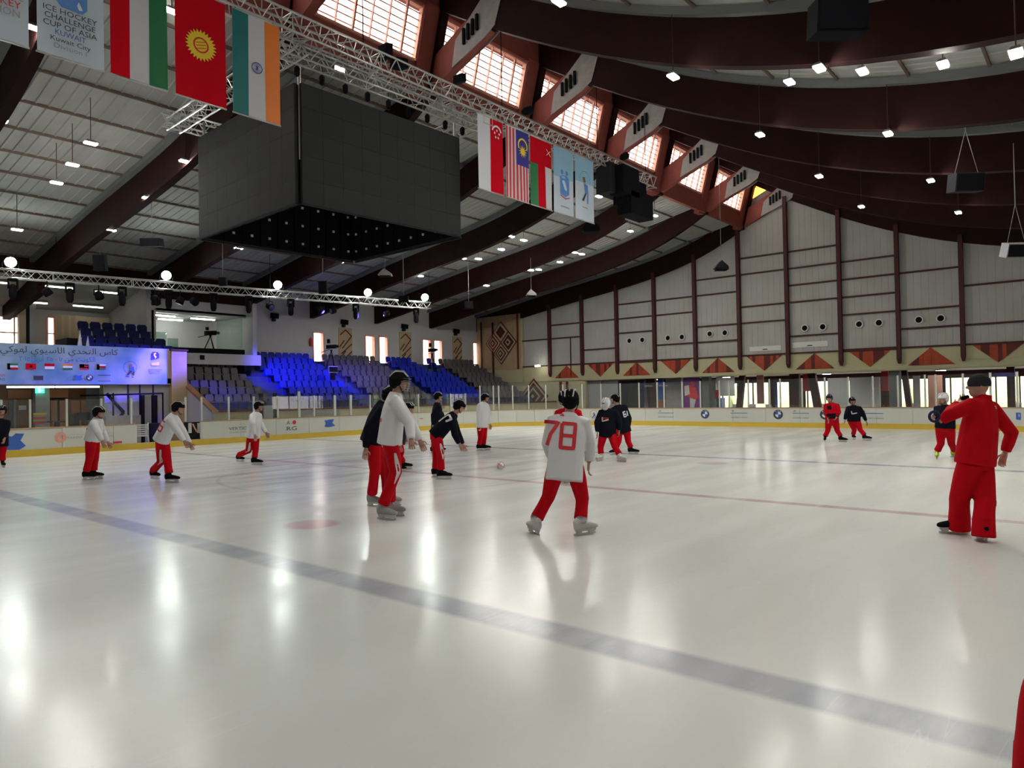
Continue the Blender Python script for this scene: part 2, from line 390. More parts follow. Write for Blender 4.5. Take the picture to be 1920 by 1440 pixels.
# steeper end piece that carries each stand side beam up to the other roof
mb = MB(); mb.prism([(-0.12, 14.38, 9.95), (-0.12, 14.38, 9.95+BD), (-0.12, 12.35, 11.75), (-0.12, 11.97, 10.98)], (0.24, 0, 0)); meS = mb.mesh('strut', M['litred'])
mb = MB()
for sx in (-0.145, 0.125):
    mb.prism([(sx, 13.35, 10.42), (sx, 13.2, 11.12), (sx, 12.1, 12.0), (sx, 11.55, 11.75), (sx, 11.8, 11.05), (sx, 12.15, 10.85)], (0.02, 0, 0))
mePl = mb.mesh('plate', M['steelgrey'])
mb = MB()
for sx in (-0.20, 0.14):
    for k in range(4):
        y = 12.35+0.16*k; z = 11.28-0.07*k
        mb.box(sx, sx+0.06, y, y+0.07, z-0.18, z+0.24)
meBolt = mb.mesh('bolt_group', M['black'])
# pale grey ledge that runs beside the beam tops under the roof panels
def ledge_mesh(f, ys): return beam_mesh(lambda y: f(y)+BD+0.12, ys, 0.17, 0.56)
meLL = ledge_mesh(zL, yl[4:]).mesh('ledge', M['soffit']); meLR = ledge_mesh(zR, yr).mesh('ledge', M['soffit'])
for i, x in enumerate(XB):
    inst(meL, 'roof_beam', ceil_left, (x, 0, 0)); inst(meR, 'roof_beam', ceil_right, (x, 0, 0))
    inst(meLL, 'beam_ledge', ceil_left, (x, 0, 0)); inst(meLR, 'beam_ledge', ceil_right, (x, 0, 0))
    inst(meS, 'beam_strut', ceil_left, (x, 0, 0)); inst(mePl, 'steel_plate', ceil_left, (x, 0, 0)); inst(meBolt, 'bolt_group', ceil_left, (x, 0, 0))
# ribbed roof panels, one row shared by all bays
def rib_panel(f, y0, y1, w=4.1, pitch=0.29):
    mb = MB(); n = int(w/pitch); x = -w/2; prof = []
    for k in range(n):
        prof += [(x, 0.0), (x+pitch*0.74, 0.0), (x+pitch*0.81, -0.022), (x+pitch*0.93, -0.022)]; x += pitch
    prof.append((w/2, 0.0))
    V = []; F = []
    for (px, dz) in prof: V += [(px, y0, f(y0)+DK+0.02+dz), (px, y1, f(y1)+DK+0.02+dz)]
    for i in range(len(prof)-1): F.append((2*i, 2*i+1, 2*i+3, 2*i+2))
    return mb.add(V, F)
PL = [14.5+1.45*k for k in range(14)]; PR = [13.8-1.5*k for k in range(13)]
for k in range(len(PL)-1):
    me = rib_panel(zdl, PL[k], PL[k+1]-0.03).mesh('roof_panel', M['deck'])
    for x in XB[:9]: inst(me, 'roof_panel', ceil_left, (x-2.2, 0, 0))
for k in range(len(PR)-1):
    me = rib_panel(zR, PR[k], PR[k+1]+0.03).mesh('roof_panel', M['deck'])
    for x in XB[:9]: inst(me, 'roof_panel', ceil_right, (x-2.2, 0, 0))
for f, P, par in ((zdl, PL, ceil_left), (zR, PR, ceil_right)):
    for y in P[1:]:
        mb = MB(); z = f(y)+DK-0.02; mb.box(-9, 35.7, y-0.028, y+0.028, z-0.025, z+0.04); mb.build('purlin', M['purlin'], par)
# fascia of the lower roof edge, ridge closure above the windows
mb = MB(); mb.box(-12, 36.2, 14.30, 14.46, 9.95, 10.72); mb.build('fascia', M['litred'], ceil_left)
mb = MB(); mb.prism([(-12, 13.80, 12.1), (-12, 14.2, 12.1), (-12, 14.2, 13.6), (-12, 13.80, 13.6)], (48.2, 0, 0)); mb.build('fascia', M['litred'], ceil_right)

# ------------------------------------------------------------------ clerestory windows, one per bay
def yw(z): return 14.28+(13.90-14.28)*(z-10.7)/1.4      # the band leans inwards
cl_panes = None
for i, x in enumerate(XB[:9]):
    x1 = x-0.62; x0 = x-4.28     # glazed width between the piers
    z0, z1 = 10.72, 12.10
    win = empty('window_%d' % (i+1), (x-2.2, yw(z0), z0), kind='structure')
    mb = MB()
    for xx in (x0, x1): mb.prism([(xx-0.05, yw(z0)-0.05, z0), (xx-0.05, yw(z0)+0.10, z0), (xx-0.05, yw(z1)+0.10, z1), (xx-0.05, yw(z1)-0.05, z1)], (0.10, 0, 0))
    for zz in (z0, z1-0.06): mb.box(x0, x1, yw(zz)-0.04, yw(zz)+0.09, zz, zz+0.06)
    mb.build('window_frame', M['bar'], win)
    n = 7
    for k in range(1, n):
        xx = x0+(x1-x0)*k/n; mb = MB(); t = 0.028 if k % 3 == 0 else 0.012
        mb.prism([(xx-t, yw(z0)-0.02, z0), (xx-t, yw(z0)+0.05, z0), (xx-t, yw(z1)+0.05, z1), (xx-t, yw(z1)-0.02, z1)], (2*t, 0, 0)); mb.build('mullion', M['bar'], win)
    mb = MB()
    for k in range(1, 8):
        zz = z0+(z1-z0)*k/8; mb.box(x0, x1, yw(zz)+0.06, yw(zz)+0.075, zz-0.017, zz+0.017)
    mb.build('glazing_bars', M['bar'], win, kind='stuff')
    mb = MB(); mb.quad((x0, yw(z0)+0.04, z0), (x1, yw(z0)+0.04, z0), (x1, yw(z1)+0.04, z1), (x0, yw(z1)+0.04, z1)); mb.build('pane', M['milkglass'], win)
    # pier beside the beam
    mb = MB(); mb.prism([(x1, yw(9.9)-0.10, 9.9), (x1, yw(9.9)+0.16, 9.9), (x1, yw(12.2)+0.16, 12.2), (x1, yw(12.2)-0.10, 12.2)], (0.50, 0, 0)); mb.build('pier', M['litred'], ceil_right)
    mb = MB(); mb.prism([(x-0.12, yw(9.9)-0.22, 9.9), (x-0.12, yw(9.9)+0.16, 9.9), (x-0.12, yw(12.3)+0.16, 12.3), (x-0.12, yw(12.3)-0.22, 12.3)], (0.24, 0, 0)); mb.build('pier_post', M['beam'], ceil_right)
mb = MB(); mb.box(-12, XB[8]-4.2, 13.7, 14.5, 9.9, 12.3); mb.build('fascia', M['litred'], ceil_right)

win = empty('window_9', (35.85, 13.2, 10), kind='structure')
mb = MB(); mb.quad((35.95, 11.6, 10.0), (35.95, 14.6, 10.0), (35.95, 14.6, 12.8), (35.95, 11.6, 12.8)); mb.build('orange_pane', M['orangeglass'], win)
# ------------------------------------------------------------------ end wall
XE = 35.7
wall_end = MB()
def top_end(y): return zL(y) if y >= 14.38 else (9.95+(10.98-9.95)*(14.38-y)/(14.38-11.97) if y >= 11.97 else zR(y))
ysE = [33.1-k*0.6 for k in range(71)]
ysE = [y for y in ysE if y > -9]+[-9]
poly = [(XE+0.15, y, top_end(y)+0.9) for y in ysE]+[(XE+0.15, -9, 2.95), (XE+0.15, 33.1, 2.95)]
n = len(ysE); V = []; F = []
for y in ysE: V += [(XE+0.15, y, 3.3), (XE+0.15, y, top_end(y)+1.3)]
for i in range(n-1): F.append((2*i, 2*i+1, 2*i+3, 2*i+2))
wall_end.add(V, F); WE = wall_end.build('wall_end', M['whitewall'], kind='structure')
COLY = [29.32-2.45*k for k in range(0, 15)]
GZ = [3.43+0.835*k for k in range(9)]
girts = {0: [2], 1: [2, 3], 2: [1, 3], 3: [2, 3, 4], 4: [1, 3, 4], 5: [1, 2, 4, 5], 6: [2, 3, 5, 6], 7: [1, 3, 4, 5, 6], 8: [2, 3, 4, 5], 9: [1, 2, 4], 10: [1, 3], 11: [2, 3], 12: [1, 3]}
def clad_panel(y0, y1, zb, zt0, zt1, xx=XE):
    """ribbed sheet between y0 > y1, from zb up to zt0 (at y0) / zt1 (at y1)"""
    mb = MB(); p = 0.30; n = max(2, int(round((y0-y1)/p))); V = []; F = []; prof = []
    for k in range(n):
        a = y0+(y1-y0)*k/n; st = (y1-y0)/n
        prof += [(a, 0.0), (a+st*0.9, 0.0), (a+st*0.95, 0.008)]
    prof.append((y1, 0.0))
    for yy, dx in prof:
        zt = zt0+(zt1-zt0)*(yy-y0)/(y1-y0); V += [(xx+dx, yy, zb), (xx+dx, yy, zt)]
    for i in range(len(prof)-1): F.append((2*i, 2*i+1, 2*i+3, 2*i+2))
    return mb.add(V, F)
for b in range(len(COLY)-1):
    y0, y1 = COLY[b], COLY[b+1]
    if b == 0: y0 = 29.1
    gz = [GZ[0]]+[GZ[k] for k in girts.get(b, [1, 3])]
    a, c = y0-0.07, y1+0.07
    ts = [top_end(a)+0.1, top_end(c)+0.1]
    lev = gz+[None]
    for k in range(len(gz)):
        zb = gz[k]+0.03
        if lev[k+1] is None: clad_panel(a, c, zb, ts[0], ts[1]).build('cladding_panel', M['cladding'], WE)
        else: clad_panel(a, c, zb, lev[k+1]-0.03, lev[k+1]-0.03).build('cladding_panel', M['cladding'], WE)
    for k, z in enumerate(gz):
        h = 0.035 if k or b not in (3, 8) else 0.07
        mb = MB(); mb.box(XE-0.10, XE+0.05, c-0.07, a+0.07, z-h, z+h); mb.build('girt', M['frame'], WE)
    # column down through the cream band
    mb = MB(); yy = y1; mb.box(XE-0.22, XE+0.08, yy-0.085, yy+0.085, 2.92, top_end(yy)+0.3)
    mb.prism([(XE-0.22, yy-0.085, 2.92), (XE-0.22, yy+0.085, 2.92), (XE-0.16, yy+0.04, 2.72), (XE-0.16, yy-0.04, 2.72)], (0.2, 0, 0))
    mb.build('column', M['frame'], WE)
mb = MB(); mb.box(XE-0.05, XE+0.02, 25.30, 25.36, 2.7, GZ[2]); mb.build('girt', M['frame'], WE)
for b, zz, dy in ((3, 4.62, 0.42), (4, 4.62, 0.42), (5, 4.68, 0.42), (7, 4.62, 0.42), (8, 4.62, 0.42), (9, 4.62, 0.42)):
    yc = (COLY[b]+COLY[b+1])/2
    for s in (1, -1):
        o = MB(); c = (XE-0.03, yc+s*dy, zz)
        o.lathe(c, [(0.18, 0), (0.18, 0.05), (0.13, 0.05), (0.13, 0.02), (0.0, 0.02)][::-1], 18, 0, axis=(-1, 0, 0)); vr = o.build('vent_ring', M['offwhite'], WE)
        o = MB()
        for k in range(-4, 5):
            hh = math.sqrt(max(0.0, 0.13**2-(0.03*k)**2)); o.box(c[0]-0.04, c[0]-0.022, c[1]-hh, c[1]+hh, c[2]+0.03*k-0.009, c[2]+0.03*k+0.009)
        o.lathe((c[0]-0.021, c[1], c[2]), [(0.13, 0), (0.129, 0.001)], 18, 0, axis=(-1, 0, 0)); o.build('louver', M['black'], vr)
for b, (f0, f1, zz0, zz1) in ((6, (0.2, 0.85, 3.62, 3.86)), (7, (0.08, 0.75, 3.68, 3.95))):
    ya = COLY[b]+(COLY[b+1]-COLY[b])*f0; yb = COLY[b]+(COLY[b+1]-COLY[b])*f1
    mb = MB(); mb.box(XE-0.04, XE-0.01, yb, ya, zz0, zz1); s = mb.build('sign_board', M['offwhite'], WE)
    mb = MB(); mb.box(XE-0.05, XE-0.04, (ya+yb)/2-0.12, (ya+yb)/2+0.12, zz0+0.06, zz0+0.10); mb.build('slot', M['black'], s)
# cream band with its hanging and standing red triangles
mb = MB(); mb.box(XE-0.02, XE+0.2, -9, 29.1, 2.42, 3.42); band = mb.build('trim_1', M['cream'], kind='structure')
for z in (2.80, 2.48):
    mb = MB(); mb.box(XE-0.045, XE-0.02, -9, 27.0, z-0.012, z+0.012); mb.build('ledge', M['cream'], band)
for b in range(1, 13):
    y0 = (COLY[b]+COLY[b+1])/2+(0.78 if b == 1 else 0) ; down = b % 2 == 0
    y0 = (COLY[b]+COLY[b+1])/2
    hw = 0.90; zt, zb = 3.38, 2.62
    nst = 12
    for k in range(nst):
        u0 = -1+2*k/nst; u1 = -1+2*(k+1)/nst
        if down: q = [(u0, zt), (u1, zt), (u1, zt-(zt-zb)*(1-abs(u1))), (u0, zt-(zt-zb)*(1-abs(u0)))]
        else: q = [(u0, zb+0.0), (u1, zb), (u1, zb+(zt-zb)*(1-abs(u1))), (u0, zb+(zt-zb)*(1-abs(u0)))]
        pts = [(XE-0.05-0.012*(k % 2), y0-u*hw, z) for u, z in q]
        mb = MB(); mb.prism(pts, (0.02, 0, 0)); mb.build('triangle_slat', M['redtri'] if R.random() < 0.62 else M['dkred'], band)
# ------------------------------------------------------------------ stand side wall with its tall windows
YW = 33.1
def wall_with_holes(name, ax, v, u0, u1, z0, z1, holes, th, m, parent=None, kind='structure', zt=None):
    """flat wall in the plane axis=v; holes: (ua, ub, za, zb); th towards +axis"""
    us = sorted({u0, u1, *[h[0] for h in holes], *[h[1] for h in holes]}); zs = sorted({z0, z1, *[h[2] for h in holes], *[h[3] for h in holes]})
    mb = MB()
    for a, b in zip(us, us[1:]):
        for c, d in zip(zs, zs[1:]):
            um, zm = (a+b)/2, (c+d)/2
            if any(h[0] < um < h[1] and h[2] < zm < h[3] for h in holes): continue
            if ax == 1: mb.box(a, b, v, v+th, c, d)
            else: mb.box(v, v+th, a, b, c, d)
    return mb.build(name, m, parent, kind=kind)
winpx = [(587, 607, 610, 676), (684.5, 703, 618, 678), (710.5, 727, 620, 680), (792, 808, 626, 682), (813.5, 829, 628, 684), (886.5, 898, 636, 684)]
holes = []
for a, b, t, bt in winpx:
    A = onY(a, t, YW); B = onY(b, bt, YW); holes.append((A.x, B.x, 3.55, 5.25))
wall_left = wall_with_holes('wall_left', 1, YW, 18.1, 36.2, 0, 8.2, holes, 0.25, M['whitewall'])
for i, (a, b, c, d) in enumerate(holes):
    win = empty('window_%d' % (i+10), ((a+b)/2, YW, c), kind='structure')
    mb = MB()
    for x in (a, b): mb.box(x-0.03, x+0.03, YW-0.03, YW+0.22, c, d)
    mb.box(a, b, YW-0.03, YW+0.22, d-0.05, d+0.03); mb.box(a, b, YW-0.03, YW+0.22, c-0.03, c+0.03); mb.build('window_frame', M['bar'], win)
    mb = MB(); mb.quad((a, YW+0.18, c), (b, YW+0.18, c), (b, YW+0.18, d), (a, YW+0.18, d)); mb.build('pane', M['milkglass'], win)
    if i in (1, 3, 5):
        mb = MB(); mb.box(a+0.03, b-0.03, YW+0.08, YW+0.10, c, d); mb.build('blind', M['milkglass'], win)
# wall strips between the windows: recessed lighter pilasters with the zigzag wooden panels
for px in ((634, 660, 614, 666), (748, 771, 622, 672), (848, 866, 631, 680)):
    A = onY(px[0], px[2], YW); B = onY(px[1], px[3], YW); x0, x1 = A.x, B.x; z0, z1 = 3.7, A.z
    deco = empty('wall_panel', ((x0+x1)/2, YW-0.03, z0))
    tag(deco, {634: 'tall wooden wall panel with dark zigzag bands, left of the three', 748: 'tall wooden wall panel with dark zigzag bands, middle of the three', 848: 'tall wooden wall panel with dark zigzag bands, nearest the diamond panel'}[px[0]], 'wall panel', 'zigzag panels on the stand wall')
    mb = MB(); mb.box(x0, x1, YW-0.04, YW, z0, z1); mb.build('panel_board', M['panelwood'], deco)
    wd = x1-x0; cx = (x0+x1)/2
    def bar(p, q, wdt=0.05):
        p = Vector((p[0], YW-0.055, p[1])); q = Vector((q[0], YW-0.055, q[1])); d = (q-p); nrm = Vector((d.z, 0, -d.x)).normalized()
        m_ = MB(); m_.obox((p+q)/2, d/2, Vector((0, 0.014, 0)), nrm*wdt/2); m_.build('zigzag_bar', M['frame'], deco)
    hz = z1-z0
    bar((x0+0.1*wd, z1-0.22*hz), (cx, z1-0.06*hz)); bar((cx, z1-0.06*hz), (x1-0.06*wd, z1-0.24*hz)); bar((x1-0.06*wd, z1-0.24*hz), (x0+0.25*wd, z0+0.38*hz))
    for k in range(3): bar((x0+0.05*wd+0.12*k, z0+(0.42-0.20*k)*hz), (x1-0.05*wd, z0+(0.74-0.22*k)*hz) if k else (x0+0.4*wd, z0+0.62*hz))
    bar((x0+0.1*wd, z0+0.1*hz), (x0+0.5*wd, z0+0.3*hz))
# small black loudspeakers above the panels
lb = {515: 'small black wall speaker high on the blank white wall', 646: 'small black wall speaker above the zigzag panel beside the brightest window', 759: 'small black wall speaker above the middle zigzag panel', 856: 'small black wall speaker above the zigzag panel nearest the diamonds'}
for px, py in ((515, 592), (646, 604), (759, 612), (856, 621)):
    P = onY(px, py, YW-0.2)
    s = empty('wall_speaker', (P.x, YW, P.z)); tag(s, lb[px], 'speaker', 'wall speakers over the stand')
    mb = MB(); mb.obox(P, (0.17, 0, 0), (0, 0.13, 0.03), (0, -0.02, 0.13)); c = mb.build('speaker_cabinet', M['black'], s)
    mb = MB(); mb.box(P.x-0.06, P.x+0.06, P.y-0.02, YW, P.z-0.28, P.z-0.12); mb.build('bracket', M['blackgrey'], s)
mb = MB(); P = onY(583, 642, YW-0.06); mb.lathe((P.x, YW-0.08, P.z-0.2), [(0.07, 0), (0.08, 0.05), (0.08, 0.36), (0.03, 0.42), (0.03, 0.46)], 10)
tag(mb.build('fire_extinguisher', M['redprint']), 'red fire extinguisher on the white wall left of the brightest tall window', 'extinguisher')

# corner of the end wall: wooden panels with the four small diamonds and the large one
mb = MB(); mb.box(XE-0.10, XE+0.2, 29.1, 33.1, 2.42, 8.0); mb.box(XE-0.02, XE+0.2, 24.3, 33.1, 0, 2.44); mb.box(XE-0.04, XE+0.2, 29.1, 33.1, 2.3, 3.45)
corner = mb.build('trim_2', [M['cream']], kind='structure')
mb = MB()
k = 29.35
while k < 32.9: mb.box(XE-0.13, XE-0.10, k+0.01, min(k+0.62, 32.9), 3.3, 6.7); k += 0.64
cp = mb
for q in range(6):
    a = 29.2+0.64*q; m_ = MB(); m_.box(XE-0.13, XE-0.10, a+0.01, a+0.63, 3.3, 6.9); m_.build('wall_board', M['panelwood'], corner)
for px, w_, y0, y1 in ((903, 0.10, 6.6, 3.4), (924.5, 0.13, 6.5, 2.6), (971, 0.12, 6.9, 3.3), (1049, 0.08, 2.40, 1.2), (1061, 0.08, 2.40, 1.2)):
    P = onX(px, 650, XE-0.15); m_ = MB(); m_.box(XE-0.19, XE-0.12 if px < 1000 else XE, P.y-w_/2, P.y+w_/2, y1, y0); m_.build('post', M['frame'] if px < 960 else M['dkred'], corner)
def diamond(cy, cz, hy, hz, cols, parent, x, name='diamond'):
    n = len(cols); d = None
    for i, c in enumerate(cols):
        s = 1-i/n; xx = x-0.02*i
        q = [(xx, cy, cz+hz*s), (xx, cy+hy*s, cz), (xx, cy, cz-hz*s), (xx, cy-hy*s, cz)]
        m_ = MB(); m_.prism(q, (-0.02, 0, 0)); o = m_.build(name if i == 0 else 'inlay', M[c], parent if i == 0 else d)
        if i == 0: d = o
    return d
mk('inlaycream', (0.45, 0.36, 0.22), 0.6)
P = onX(939.5, 641, XE-0.15); L_ = onX(911, 641, XE-0.15); T_ = onX(939, 602, XE-0.15); B_ = onX(939, 684, XE-0.15)
hy = (L_.y-P.y); hz = (T_.z-B_.z)/2; cz = (T_.z+B_.z)/2
art = empty('diamond_panel', (XE-0.14, P.y, cz)); tag(art, 'wall ornament of four small nested diamonds on brown wooden boards', 'wall ornament')
diamond(P.y, cz, hy, hz, ['dkred'], art, XE-0.14, 'backing')
for dy, dz, c in ((0, 0.5, ['inlaycream', 'frame', 'dkred']), (0.5, 0, ['bar', 'dkred', 'inlaycream', 'dkred', 'inlaycream']), (-0.5, 0, ['inlaycream', 'frame', 'dkred', 'inlaycream', 'frame']), (0, -0.5, ['inlaycream', 'frame', 'inlaycream', 'dkred', 'inlaycream'])):
    diamond(P.y+dy*hy*0.98, cz+dz*hz*0.98, hy*0.44, hz*0.44, c, art, XE-0.17)
P = onX(1001, 739, XE-0.05); art = empty('diamond_panel', (XE-0.03, P.y, P.z)); tag(art, 'large nested diamond on the cream wall beside the end of the stand', 'wall ornament')
diamond(P.y, 1.52, 1.15, 1.15, ['dkred', 'inlaycream', 'frame', 'dkred', 'inlaycream', 'frame', 'black', 'inlaycream'], art, XE-0.03)

# ------------------------------------------------------------------ grandstand
ROW_T, ROW_R, Y0S, Z0S = 0.63, 0.31, 27.9, 1.15
stand = empty('grandstand', (24.5, 26.5, 0)); tag(stand, kind='structure')
mb = MB(); mb.box(13.5, 35.6, 26.5, 33.1, 0, Z0S); mb.build('base', M['stand'], stand)
mb = MB(); mb.box(13.5, 35.6, 26.44, 26.5, 0.0, 1.14); mb.build('front_wall', M['cream'], stand)
mb = MB(); mb.box(13.5, 35.6, 26.40, 26.54, 1.14, 1.22); mb.build('cap_rail', M['dkred'], stand)
for k in range(9):
    x0 = 13.6 if k < 6 else 18.12
    mb = MB(); mb.box(x0, 35.6, Y0S+ROW_T*k+0.02, 33.1, Z0S+ROW_R*(k-1)+0.0001 if k else Z0S, Z0S+ROW_R*k+0.02); mb.build('row_step', M['stand'], stand)
# stairs between the blocks, half steps
for xs in (17.75, 22.45, 26.95, 31.25, 35.25):
    for k in range(8 if xs > 18 else 6):
        mb = MB(); mb.box(xs-0.40, xs+0.38, Y0S+ROW_T*k-0.28, Y0S+ROW_T*k+0.05, Z0S+ROW_R*(k-1)+0.02, Z0S+ROW_R*(k-1)+0.165+0.02); mb.build('stair_step', M['stand'], stand)
# side wall with brown sloping cap
mb = MB(); mb.prism([(13.35, 26.2, 0), (13.35, 26.2, 1.15), (13.35, 29.6, 2.75), (13.35, 32, 3.3), (13.35, 32, 0)], (0.14, 0, 0)); mb.build('side_wall', M['whitewall'], stand)
mb = MB(); mb.prism([(13.30, 26.1, 1.12), (13.30, 26.1, 1.22), (13.30, 29.6, 2.86), (13.30, 29.6, 2.76)], (0.24, 0, 0)); mb.build('sloping_cap', M['wood'], stand)
def seat_mesh():
    mb = MB()
    mb.obox((0, -0.13, 0.36), (0.17, 0, 0), (0, 0.17, -0.01), (0, 0, 0.025))
    # back shell with rounded upper corners, slightly dished
    q = [(-0.15, 0.34), (0.15, 0.34), (0.172, 0.60), (0.12, 0.69), (-0.12, 0.69), (-0.172, 0.60)]
    mb.prism([(x, 0.04+(z-0.34)*0.16, z) for x, z in q], (0, 0.04, 0))
    mb.box(-0.03, 0.03, -0.1, 0.02, 0.0, 0.34)
    return mb
seat_me = {c: seat_mesh().mesh('seat_'+c, M['seat'+c]) for c in ('blue', 'grey', 'navy')}
blocks = [('grey', 13.95, 8, 6, 'block below camera room', 'grey seats below the camera platform'),
          ('blue', 18.55, 9, 8, 'block under blank white wall', 'blue seats under the blank wall'),
          ('grey', 23.0, 9, 8, 'block under first zigzag panel', 'grey seats under the first zigzag panel'),
          ('blue', 27.45, 9, 8, 'block under middle zigzag panel', 'blue seats under the middle zigzag panel'),
          ('grey', 31.75, 8, 8, 'block nearest diamond panel', 'grey seats nearest the diamond panel')]
ns = 0; rest = MB()
ORD = ['first', 'second', 'third', 'fourth', 'fifth', 'sixth', 'seventh', 'eighth', 'ninth']
ROWN = ['top row', 'second row down', 'third row down', 'fourth row down', 'fifth row down', 'sixth row down', 'seventh row down', 'lowest row']
for c, x0, nc, nr, lab, grp in blocks:
    for r in range(nr):
        for k in range(nc):
            x = x0+0.41*k+0.1*(1 if r % 2 else 0); y = Y0S+ROW_T*r+0.42; z = Z0S+ROW_R*r+0.02
            if x0 == 27.45 and r >= 5 and abs(x-29.9) < 0.62: continue
            if ns < 298:
                o = inst(seat_me[c], 'stadium_seat', None, (x, y, z), rz=0.0); tag(o, '%s seat, %s, %s, %s from left' % (c, lab, ROWN[nr-1-r], ORD[k]), 'seat', grp); ns += 1
            else:
                q = seat_mesh(); rest.add([(a+x, b+y, d+z) for a, b, d in q.v], q.f)
if rest.v: tag(rest.build('stadium_seats', M['seatgrey'], kind='stuff'), 'dark grey seats filling the upper corner of the stand beside the diamond panel', 'seat', 'grey seats nearest the diamond panel')

# ------------------------------------------------------------------ dasher boards

boards = empty('dasher_boards', (0, YLEFT, 0)); tag(boards, 'white rink boards with yellow kick strip and brown top rail round the ice', 'rink boards')
path = rink_path(0.0, x0=-7.0)
GAP = (10.25, 12.45)
def ribbon(p, q, n0, n1, t, z0, z1, mb):
    """box between two path points, thickness t outward"""
    (x0, y0), (x1, y1) = p, q; a = (x0+n0[0]*t, y0+n0[1]*t); b = (x1+n1[0]*t, y1+n1[1]*t)
    mb.add([(x0, y0, z0), (x1, y1, z0), (*b, z0), (*a, z0), (x0, y0, z1), (x1, y1, z1), (*b, z1), (*a, z1)],
           [(0, 3, 2, 1), (4, 5, 6, 7), (0, 1, 5, 4), (1, 2, 6, 5), (2, 3, 7, 6), (3, 0, 4, 7)])
def outward(p):
    x, y = p; cx = min(x, XEND-RC); cy = min(max(y, YRIGHT+RC), YLEFT-RC)
    d = Vector((x-cx, y-cy)); 
    if x < XEND-RC-0.01: d = Vector((0, 1 if y > 10 else -1))
    return d.normalized()
# break the long side at the gate opening
pp = []
for p, q in zip(path, path[1:]):
    pp.append(p)
    if abs(p[1]-YLEFT) < 1e-6 and abs(q[1]-YLEFT) < 1e-6:
        for g in GAP:
            if p[0] < g < q[0]: pp.append((g, YLEFT))
pp.append(path[-1]); path = pp
HB = 0.87
for p, q in zip(path, path[1:]):
    n0, n1 = outward(p), outward(q)
    if (q[0]-p[0])**2+(q[1]-p[1])**2 < 1e-4: continue
    near = p[1] < 1 and p[0] < 24
    gap = abs(p[1]-YLEFT) < 1e-6 and abs(q[1]-YLEFT) < 1e-6 and GAP[0]-0.01 <= (p[0]+q[0])/2 <= GAP[1]+0.01
    # shrink a hair for the joint between panels
    d = Vector((q[0]-p[0], q[1]-p[1])).normalized()*0.006; p2 = (p[0]+d.x, p[1]+d.y); q2 = (q[0]-d.x, q[1]-d.y)
    mb = MB(); ribbon((p[0]-n0[0]*0.015, p[1]-n0[1]*0.015), (q[0]-n1[0]*0.015, q[1]-n1[1]*0.015), n0, n1, 0.10, 0.0, 0.21, mb); mb.build('kick_strip', M['kick'], boards)
    if gap: continue
    mb = MB(); ribbon(p2, q2, n0, n1, 0.08, 0.21, HB-0.035, mb); mb.build('board_panel', M['board'], boards)
    mb = MB(); ribbon((p[0]-n0[0]*0.02, p[1]-n0[1]*0.02), (q[0]-n1[0]*0.02, q[1]-n1[1]*0.02), n0, n1, 0.13, HB-0.035, HB, mb); mb.build('top_rail', M['caprail'], boards)
def hit_path(px, off=0.05):
    """where a photo column meets the boards, and the outward normal there"""
    d = ray(px, 770); best = None
    for p, q in zip(path, path[1:]):
        if p[1] < 1: continue
        a = Vector(p); e = Vector(q)-a; D = Vector((d[0], d[1])); den = D.x*e.y-D.y*e.x
        if abs(den) < 1e-9: continue
        t = (a.x*e.y-a.y*e.x)/den; s = (a.x*D.y-a.y*D.x)/den
        if t > 0 and 0 <= s <= 1:
            P = D*t
            if best is None or t < best[0]: best = (t, P, outward((P.x, P.y)))
    P = best[1]+best[2]*off; return P, best[2]
sidepx = [-60, 3, 57, 126, 191, 247, 349, 379, 430, 477, 522, 562, 590, 629, 659, 695, 740, 786, 846, 874, 901, 926, 936, 962, 992, 1024, 1056, 1092, 1127, 1163, 1198, 1232, 1245, 1279, 1313, 1349, 1367, 1403, 1443, 1463, 1504, 1547, 1591, 1637, 1684, 1735, 1755, 1806, 1857, 1907]
screen_g = empty('glass_screen', (0, YLEFT, HB)); tag(screen_g, 'clear protective glass with pale posts standing on the rink boards', 'glass screen')
hits = [hit_path(x) for x in sidepx]
for i, px in enumerate(sidepx):
    P, nrm = hits[i]; top = (1.74 if px < 900 else 2.12)
    wd = 0.05 if px in (562, 659, 629) else 0.028
    if px in (562,): top = 1.92
    mb = MB(); t = Vector((-nrm.y, nrm.x)); mb.obox((P.x, P.y, (HB+top)/2), (t.x*wd, t.y*wd, 0), (nrm.x*0.03, nrm.y*0.03, 0), (0, 0, (top-HB)/2))
    gap = px in (0,)
    mb.build('glass_post', M['post'], screen_g)
    if i+1 < len(sidepx) and px not in (247, 349):
        Q, n2 = hits[i+1]; tp = (1.72 if px < 900 else 2.10)
        if (Q-P).length < 3.2:
            mb = MB(); mb.add([(P.x, P.y, HB), (Q.x, Q.y, HB), (Q.x, Q.y, tp), (P.x, P.y, tp)], [(0, 1, 2, 3)]); mb.build('glass_pane', M['glass'], screen_g)

